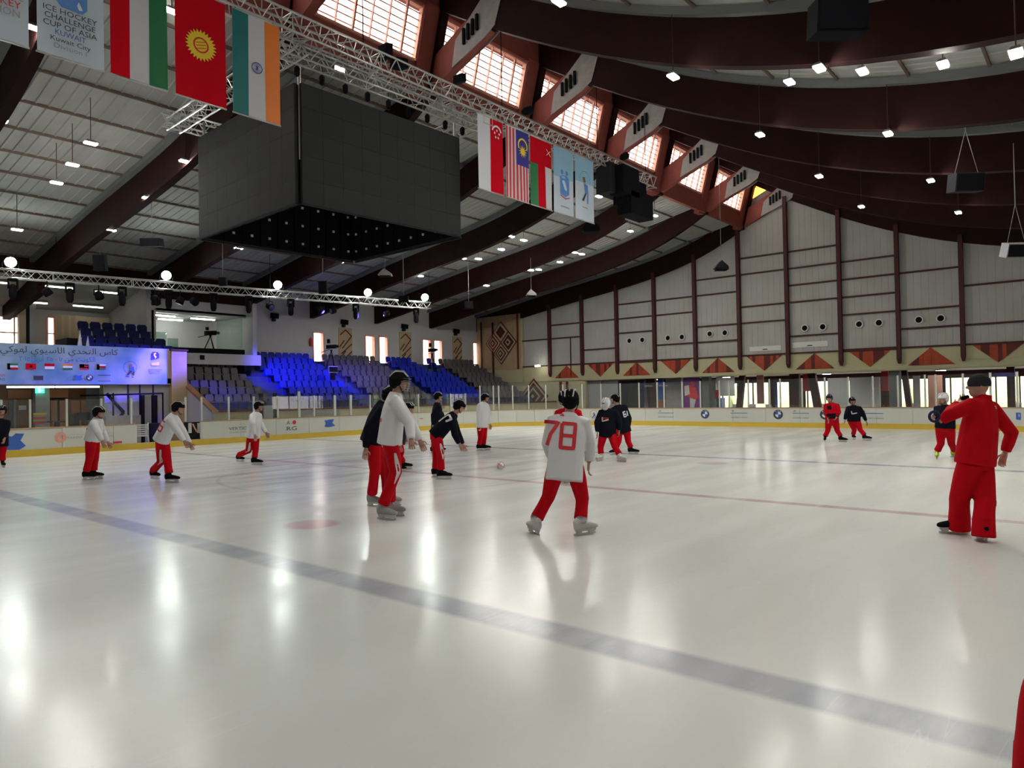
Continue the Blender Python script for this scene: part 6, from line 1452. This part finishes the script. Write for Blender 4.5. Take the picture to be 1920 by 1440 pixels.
        mb = MB(); mb.prism([g-fd*0.14*k+UP*0.026*k-rt*0.0025, g+fd*0.15*k+UP*0.026*k-rt*0.0025, g+fd*0.155*k+UP*0.010*k-rt*0.0025, g+fd*0.12*k-rt*0.0025, g-fd*0.11*k-rt*0.0025, g-fd*0.145*k+UP*0.008*k-rt*0.0025], rt*0.005); mb.build('blade', M['silver'], sk_)
        if cuffs:
            mb = MB(); mb.ball(an.lerp(kn_, 0.08)+fd*0.01, (0.075*k, 0.07*k, 0.075*k), 10, 7); mb.build('shin_guard', M[cuffs], sk_)
    # headgear
    def sh_(v): return hd+R3 @ (Vector(v)*k)
    if helmet == 'cap':
        mb = MB(); mb.ball(sh_((0, -0.010, 0.035)), (0.092*k, 0.112*k, 0.105*k), 16, 8, mx3=R3, lo=0.40); h = mb.build('knit_cap', M['blackgrey'], root)
        mb = MB(); mb.ball(sh_((0, -0.012, 0.022)), (0.090*k, 0.108*k, 0.030*k), 16, 5, mx3=R3); mb.build('cap_brim', M['black'], h)
    elif helmet == 'none': pass
    else:
        hm = {'black': 'black', 'navy': 'navy', 'white': 'white', 'mask': 'white'}[helmet]
        mb = MB(); mb.ball(sh_((0, -0.012, 0.022)), (0.100*k, 0.125*k, 0.118*k), 16, 10, mx3=R3, lo=0.47)
        mb.ball(sh_((0, -0.055, -0.01)), (0.088*k, 0.075*k, 0.085*k), 12, 8, mx3=R3)
        for sx in (-1, 1): mb.ball(sh_((sx*0.083, -0.012, -0.005)), (0.015*k, 0.045*k, 0.052*k), 8, 6, mx3=R3)
        h = mb.build('helmet', M[hm], root)
        for sx in (-1, 0, 1):  # pale strips for white markings and painted highlights on the shell
            mb = MB(); arc(hd, R3, [Vector((sx*0.045, 0.10, 0.075))*k, Vector((sx*0.05, 0.04, 0.128 if sx else 0.142))*k, Vector((sx*0.05, -0.06, 0.125 if sx else 0.138))*k, Vector((sx*0.045, -0.125, 0.055))*k], 0.009*k, mb); mb.build('helmet_stripe', M['offwhite' if sx else 'grey'], h)
        mb = MB()
        for sx in (-1, 1): mb.tube([sh_((sx*0.086, 0.0, -0.02)), sh_((sx*0.055, 0.04, -0.10)), sh_((0, 0.055, -0.122))], 0.006*k, 4)
        mb.build('chin_strap', M['black'], h)
        if helmet == 'mask':
            mb = MB(); mb.ball(sh_((0, 0.022, -0.020)), (0.098*k, 0.112*k, 0.135*k), 14, 10, mx3=R3); mb.ball(sh_((0, 0.04, -0.115)), (0.07*k, 0.07*k, 0.06*k), 10, 7, mx3=R3); mk_ = mb.build('goalie_mask', M['white'], root)
            mb = MB(); mb.ball(sh_((0, 0.075, 0.005)), (0.060*k, 0.064*k, 0.034*k), 10, 7, mx3=R3); mb.build('mask_opening', M['greyprint'], mk_)
        if cage or helmet == 'mask':
            mb = MB(); yo = 0.03 if helmet == 'mask' else 0.0
            for z in (0.05, 0.02, -0.01, -0.04, -0.07, -0.10): arc(hd, R3, [Vector((-0.085, 0.05+yo, z))*k, Vector((-0.05, 0.118+yo, z))*k, Vector((0, 0.14+yo, z))*k, Vector((0.05, 0.118+yo, z))*k, Vector((0.085, 0.05+yo, z))*k], 0.0032*k, mb)
            for x in (-0.05, 0, 0.05): arc(hd, R3, [Vector((x, 0.115+yo, 0.07))*k, Vector((x, 0.135+yo-abs(x)*0.3, 0))*k, Vector((x, 0.11+yo, -0.11))*k], 0.0032*k, mb)
            mb.build('face_cage', M['silver'], h)
    return dict(root=root, jersey=jer, org=org, fw=fw, ac=ac, sp=sp, acs=acs, che=che, pel=pel, hd=hd, R3=R3, k=k, tro=tro, arms=arms, lg=lg, D=D)
def strip_print(pr, strokes, m, centre, size, back=True, width=0.03, name='number', vertical=None, garment='jersey', nrm=None):
    """polylines laid onto the garment; strokes in (u, v) units of size around centre (pixel)"""
    o = pr[garment]; bv = BVHTree.FromPolygons([tuple(v.co) for v in o.data.vertices], [tuple(p.vertices) for p in o.data.polygons])
    n = (nrm if nrm is not None else (-pr['fw'] if back else pr['fw'])).normalized(); vup = pr['sp'] if vertical is None else vertical; vup = (vup-n*vup.dot(n)).normalized(); r = vup.cross(n)
    C_ = onD(centre[0], centre[1], pr['D']); mb = MB()
    for st in strokes:
        pts = []
        for (a, b) in zip(st, st[1:]):
            L = math.hypot(b[0]-a[0], b[1]-a[1])*size; q = max(2, int(L/0.02))
            for i in range(q): pts.append((a[0]+(b[0]-a[0])*i/q, a[1]+(b[1]-a[1])*i/q))
        pts.append(st[-1]); V = []
        for i, (u, v) in enumerate(pts):
            a = pts[max(0, i-1)]; b = pts[min(len(pts)-1, i+1)]; dx, dy = b[0]-a[0], b[1]-a[1]; l = math.hypot(dx, dy) or 1
            for sgn in (-1, 0, 1):
                uu = u*size-dy/l*width*sgn/2; vv = v*size+dx/l*width*sgn/2; P = C_+r*uu+vup*vv-pr['org']
                h = bv.ray_cast(P+n*0.7, -n, 1.6); V.append((h[0] if h[0] is not None else P)+n*0.007+pr['org'])
        F = []
        for i in range(len(pts)-1):
            for j in (0, 1): F.append((3*i+j, 3*i+j+1, 3*i+j+4, 3*i+j+3))
        mb.add(V, F, 0, True)
    if mb.v: mb.build(name, M[m], o)
D7 = [[(-0.3, 0.5), (0.3, 0.5), (0.0, 0.0), (-0.12, -0.5)]]; D8 = [[(-0.28, 0.5), (0.28, 0.5), (0.28, -0.5), (-0.28, -0.5), (-0.28, 0.5)], [(-0.28, 0.0), (0.28, 0.0)]]
D1 = [[(0, 0.5), (0, -0.5)]]; D6 = [[(0.28, 0.5), (-0.28, 0.5), (-0.28, -0.5), (0.28, -0.5), (0.28, 0.0), (-0.28, 0.0)]]
def sh2(st, dx, s=1.0): return [[(a*s+dx, b*s) for a, b in q] for q in st]
R_, A_ = (1, 0), (0, 1)
# the coach at the right
co = person('coach in a red jacket and trousers with a dark cap, seen from behind at right', (1822, 1008), 1.78, face=(-0.45, 0.9), pelvis=(1829, 862), chest=(1842, 752), head=(1834, 725), look=(-0.95, 0.3),
            R=((1897, 812, 0), (1884, 850, 0)), L=((1771, 783, -1), (1797, 757, 1)), FR=((1847, 938), (1841, 1014), (0.25, 1)), FL=((1799, 936), (1790, 1001), (-1, 0.25)), top='red', jersey_len=0.05, helmet='cap', kind='coach', vox=0.013, boots='black', belly=1.12)
strip_print(co, [[(-0.4, 0), (0.4, 0)], [(-0.3, -0.3), (0.35, -0.3)]], 'offwhite', (1854, 762), 0.06, name='back_print', width=0.012)
strip_print(co, [[(-0.4, 0.4), (0.3, 0.5), (0.4, -0.2), (-0.2, -0.4)]], 'black', (1851, 944), 0.06, name='leg_badge', width=0.05, garment='tro', nrm=-CFh, vertical=UP)
strip_print(co, [[(-0.5, 0.3), (-0.4, -0.3), (0.1, -0.2), (0.5, -0.3)]], 'offwhite', (1849, 963), 0.06, name='leg_print', width=0.012, garment='tro', nrm=-CFh, vertical=UP)
mb = MB(); P = onD(1803, 747, co['D']-0.02); mb.tube([P, P+CRh*0.07+UP*0.015], 0.022, 8); mb.build('black_wristband', M['black'], co['root'])
# number 78
p78 = person('player in a white jersey with red number 78, seen from behind at the centre', (1055, 1003), 1.80, face=(0.1, 1), pelvis=(1060, 868), chest=(1067, 781, 0.1), head=(1070, 752, 0.12), look=(0.25, 1), R=((1106, 833, 0.2), (1104, 868, 0)), L=((1026, 832, 0.3), (1036, 862, 1)),
             FR=((1092, 936, 0.6), (1096, 1003), (0.75, 0.4)), FL=((1028, 932, 0.6), (1002, 1001), (-0.35, 0.8)), top='jerseywhite', jersey_len=0.20, helmet='black', cage=False, vox=0.013, boots='white', cuffs='silver')
strip_print(p78, sh2(D7, -0.38)+sh2(D8, 0.36), 'redprint', (1049, 815), 0.27, width=0.042)
strip_print(p78, [[(-0.5, 0), (0.5, 0)], [(-0.3, 0.3), (0.3, 0.3)]], 'redprint', (1054, 779), 0.05, width=0.014, name='back_badge')
person('person in a red jacket and dark helmet mostly hidden behind the number 78 player', (1066, 905), 1.80, face=(0, 1), pelvis=(1066, 838), chest=(1065, 768), head=(1057, 747), R=((1088, 795, 0), (1086, 820, 0)), L=((1044, 795, 0), (1046, 820, 0)),
       FR=((1070, 870), (1072, 905), (0, 1)), FL=((1060, 870), (1058, 905), (0, 1)), top='red', helmet='black', vox=0.022)
# white jersey, leaning, in front of the black jersey player
p4 = person('tall leaning player in a white jersey with a caged helmet, left of centre', (728, 974), 1.86, face=(1, 0.1), pelvis=(732, 818), chest=(741, 742), head=(749, 716), look=(1, 0.05, -0.12), R=((768, 795, -1), (771, 826, -1)), L=((772, 795, 1), (787, 826, 0.5)),
            FR=((742, 885), (724, 975), (0.8, -0.45)), FL=((732, 880), (738, 968), (0.9, -0.3)), top='jerseywhite', jersey_len=0.10, helmet='black', cage=True, vox=0.013, boots='grey', stripe=1)
strip_print(p4, [[(-0.5, 0), (0.5, 0)]], 'redprint', (723, 787), 0.10, width=0.05, name='number', nrm=(-CFh-CRh*0.6), vertical=UP)
person('player in a black jersey bending forward behind the tall white jersey player', (712, 955), 1.80, face=(1, 0.35), pelvis=(697, 822), chest=(718, 758), head=(733, 742), look=(1, 0.2, -0.3), R=((690, 805, -1), (686, 842, -1)), L=((735, 800, 1), (745, 830, 0.5)),
       FR=((703, 882), (703, 950), (0.8, -0.4)), FL=((722, 880), (733, 948), (0.9, -0.2)), top='jerseyblack', jersey_len=0.06, helmet='black', vox=0.016, boots='grey')
person('player in a navy jersey half hidden behind the tall white jersey player, face showing', (752, 885), 1.75, face=(0.9, -0.3), pelvis=(748, 818), chest=(758, 782), head=(767, 766), look=(0.9, -0.4, -0.1), R=((764, 802, -1), (775, 816, 0)), L=((768, 805, 1), (762, 822, 0)),
       FR=((752, 848), (748, 885), (1, -0.2)), FL=((745, 848), (760, 880), (1, 0)), top='navy', helmet='black', vox=0.022)
p7_ = person('player in a black jersey with a white number bending far forward towards the ball', (828, 898), 1.78, face=(1, 0.15), pelvis=(818, 815), chest=(851, 778), head=(862, 762), look=(1, 0, -0.35), R=((853, 815, -0.5), (862, 833, 0)), L=((858, 812, 0.5), (868, 834, 0)),
             FR=((826, 850), (832, 899), (1, -0.1)), FL=((818, 850), (822, 895), (1, 0)), top='jerseyblack', jersey_len=0.04, helmet='black', vox=0.018, stripe=1)
strip_print(p7_, sh2(D1, -0.05)+sh2([[(-0.3, 0.5), (0.3, 0.5), (0.1, 0)]], 0.3), 'white', (836, 789), 0.24, width=0.04, nrm=(UP*0.45-CFh-CRh*0.2), vertical=CRh*0.8+UP*0.5)
person('player in a black jersey standing upright behind the bending number player', (820, 850), 1.80, face=(0.8, 0.3), pelvis=(819, 795), chest=(820, 757), head=(822, 744), look=(1, 0, 0), R=((812, 778, 0), (812, 798, 0)), L=((829, 778, 0), (830, 797, 0)),
       FR=((817, 822), (816, 850), (1, 0)), FL=((823, 822), (825, 848), (1, 0)), top='jerseyblack', helmet='black', vox=0.022)
person('player in a white jersey standing upright right of the bending black player', (904, 845), 1.80, face=(0.7, -0.4), pelvis=(904, 795), chest=(906, 756), head=(910, 746), look=(1, -0.2, 0), R=((897, 776, 0), (899, 798, 0)), L=((917, 776, 0), (919, 796, 0)),
       FR=((901, 820), (902, 845), (1, -0.2)), FL=((908, 820), (910, 844), (1, -0.1)), top='jerseywhite', jersey_len=0.10, helmet='black', vox=0.020)
p10 = person('player in a plain white jersey skating right before the grey seats', (470, 872), 1.76, face=(1, -0.1), pelvis=(475, 815), chest=(480, 775), head=(486, 762), look=(1, -0.1, 0), R=((474, 795, -1), (478, 816, 0)), L=((488, 792, 0.5), (499, 812, 0)),
             FR=((466, 845), (450, 868), (0.8, -0.5), 0.03), FL=((479, 845), (481, 872), (1, -0.1)), top='jerseywhite', jersey_len=0.08, helmet='black', vox=0.018, stripe=1)
p11 = person('player in a white jersey with red number 16 reaching forward', (316, 905), 1.80, face=(1, 0.3), pelvis=(304, 822), chest=(325, 780), head=(335, 765), look=(1, 0.1, -0.1), R=((333, 808, -0.6), (346, 828, 0)), L=((342, 806, 0.6), (356, 832, 0)),
             FR=((302, 866), (290, 900), (0.7, -0.4), 0.02), FL=((314, 866), (322, 905), (1, -0.1)), top='jerseywhite', jersey_len=0.06, helmet='black', vox=0.016, stripe=1)
strip_print(p11, sh2(D1, -0.35)+sh2(D6, 0.2), 'redprint', (311, 796), 0.20, width=0.03, nrm=(-CFh-CRh*0.25), vertical=UP+CRh*0.5)
p12 = person('white jersey player with flat dark helmet beside the pink ring print', (172, 899), 1.76, face=(0.95, 0.2), pelvis=(174, 822), chest=(182, 787), head=(186, 774), look=(1, 0, -0.05), R=((184, 812, -1), (192, 828, 0)), L=((192, 808, 1), (203, 830, 0)),
             FR=((168, 860), (166, 900), (1, -0.1)), FL=((178, 860), (180, 898), (1, 0)), top='jerseywhite', jersey_len=0.05, helmet='black', vox=0.018)
strip_print(p12, [[(-0.5, 0.5), (0.2, 0.5)], [(-0.4, -0.4), (0.1, -0.2)]], 'redprint', (172, 800), 0.13, width=0.03, nrm=(-CFh), vertical=UP)
person('player in a black jersey cut by the left picture edge', (0, 877), 1.74, face=(0.2, -1), pelvis=(-1, 825), chest=(0, 787), head=(4, 770), look=(0.3, -1, 0), R=((-14, 808, 0), (-12, 828, -0.5)), L=((13, 806, 0), (9, 822, -1)),
       FR=((-8, 852), (-9, 876), (0.2, -1)), FL=((4, 852), (6, 877), (0.7, -0.7)), top='jerseyblack', helmet='black', vox=0.018)
pg = person('goalkeeper with a white mask and black jersey facing the camera', (1145, 864), 1.76, face=(-0.35, -1), pelvis=(1139, 812), chest=(1141, 769), head=(1136, 756), look=(-0.6, -0.9, -0.05), R=((1119, 792, -0.4), (1120, 811, 0)), L=((1161, 790, -0.4), (1161, 808, 0)),
            FR=((1126, 838), (1125, 865), (-0.6, -0.7)), FL=((1153, 838), (1165, 866), (0.6, -0.7)), top='jerseyblack', jersey_len=0.10, helmet='mask', vox=0.018, boots='white')
strip_print(pg, [[(-0.5, 0.3), (-0.45, -0.3), (0.5, 0.0)]], 'offwhite', (1137, 786), 0.16, back=False, width=0.03, name='chest_print')
strip_print(pg, [[(-0.35, 0.0), (0.5, 0.05)]], 'redprint', (1137, 784), 0.16, back=False, width=0.02, name='chest_print')
pz = person('player in a black jersey with white sleeve numbers behind the goalkeeper', (1170, 852), 1.80, face=(-0.2, 1), pelvis=(1167, 800), chest=(1158, 762, 0), head=(1153, 748), look=(-0.8, 0.4, 0), R=((1180, 785, 0), (1178, 803, 0)), L=((1148, 785, 0), (1147, 800, 0)),
            FR=((1178, 828), (1187, 852), (0.8, -0.4)), FL=((1160, 828), (1152, 853), (-0.7, -0.5)), top='jerseyblack', helmet='black', vox=0.020)
strip_print(pz, sh2(D6, -0.2, 0.8)+sh2(D1, 0.4, 0.8), 'white', (1170, 776), 0.16, width=0.03, nrm=-CFh+CRh*0.3)
p16 = person('player in a red and black jersey holding a stick, far right before the roundel', (1566, 828), 1.74, face=(-0.1, -1), pelvis=(1560, 788), chest=(1559, 757), head=(1555, 747), look=(-0.5, -0.8, 0), R=((1548, 772, -0.4), (1552, 785, -0.5)), L=((1573, 773, -0.4), (1568, 783, -1)),
             FR=((1552, 808), (1547, 829), (-0.4, -0.8)), FL=((1570, 808), (1580, 829), (0.5, -0.8)), top='red', helmet='navy', vox=0.022)
mb = MB(); mb.tube([onD(1545, 778, p16['D']-0.35), onD(1572, 781, p16['D']-0.35)], 0.014, 6); stk = tag(mb.build('hockey_stick', M['black']), 'short black stick held level by the red and black jersey player', 'stick')
strip_print(p16, [[(-1.2, 0), (1.2, 0)]], 'jerseyblack', (1559, 780), 0.16, back=False, width=0.16, name='black_band'); strip_print(p16, [[(-0.9, 0), (-0.3, 0)]], 'jerseyblack', (1560, 764), 0.2, back=False, width=0.12, name='black_band')
p17 = person('player in a black jersey with pale chest writing standing wide, far right', (1614, 825), 1.72, face=(-0.1, -1), pelvis=(1601, 788), chest=(1601, 762), head=(1598, 752), look=(-0.1, -1, 0), R=((1587, 775, -0.4), (1584, 788, -0.5)), L=((1618, 775, -0.3), (1624, 790, 0)),
             FR=((1602, 806), (1601, 824), (-0.2, -1)), FL=((1613, 806), (1625, 826), (0.6, -0.7)), top='jerseyblack', helmet='black', vox=0.022, jersey_len=0.04)
strip_print(p17, [[(-0.5, 0.35), (-0.45, -0.2), (0.5, 0.0)]], 'offwhite', (1599, 774), 0.16, back=False, width=0.03, name='chest_print')
p18 = person('goalkeeper with a white helmet and black jersey half hidden by the coach', (1768, 862), 1.76, face=(-0.7, -0.6), pelvis=(1772, 800), chest=(1773, 762), head=(1768, 748), look=(-0.9, -0.3, 0), R=((1757, 776, -0.4), (1752, 782, -1)), L=((1782, 782, 0), (1770, 788, -1)),
             FR=((1764, 832), (1757, 861), (-0.5, -0.8)), FL=((1784, 832), (1795, 858), (0.6, -0.6)), top='jerseyblack', helmet='white', vox=0.018, boots='lime', jersey_len=0.04)
mb = MB(); c = onD(1752, 781, p18['D']-0.32)
V = []; mb.tube([c+CRh*0.11*math.cos(2*PI*i/14)+UP*0.11*math.sin(2*PI*i/14) for i in range(15)], 0.03, 6); tag(mb.build('catch_glove_ring', M['navy']), 'dark round glove held out by the half hidden goalkeeper', 'glove')
# person standing next to the viewer, only the red sleeve edge enters the picture
e = onD(1934, 1372, 1.05)
nb_ = person('person in red whose sleeve just enters the lower right picture corner', (2325, 2580), 1.74, face=(-0.25, 1), pelvis=(2330, 1478), chest=(2300, 950), head=(2320, 700), D=1.15, R=((2600, 1250, 0), (2590, 1520, 0)), L=((2004, 1335, 0), (1958, 1610, 0)),
             FR=((2390, 2020), (2390, 2580), (-0.2, 1)), FL=((2260, 2020), (2260, 2570), (-0.2, 1)), top='red', helmet='black', vox=0.016)
# the ball
P = onZ(938.5, 880); b = empty('ball', P+Vector((0, 0, 0.082))); tag(b, 'white and red ball on the centre ice', 'ball')
c = Vector(b.location); mb = MB(); mb.ball(c, 0.080, 18, 12); mb.build('shell', M['white'], b)
for ax in ((1, 0.3, 0.2), (-0.2, 1, 0.5), (0.4, -0.5, 1)):
    a = Vector(ax).normalized(); u = a.orthogonal().normalized(); v = a.cross(u); mb = MB(); mb.tube([c+(u*math.cos(2*PI*i/24)+v*math.sin(2*PI*i/24))*0.078+a*0.016 for i in range(25)], 0.006, 5); mb.build('red_band', M['redprint'], b)
# ------------------------------------------------------------------ unseen walls that close the hall
mb = MB(); mb.box(-12, 36.2, -9.3, -9.0, 0, 10); mb.build('wall_right', M['whitewall'], kind='structure')
mb = MB(); mb.box(-12.3, -12, -9.3, 37, 0, 14); mb.build('wall_back', M['whitewall'], kind='structure')
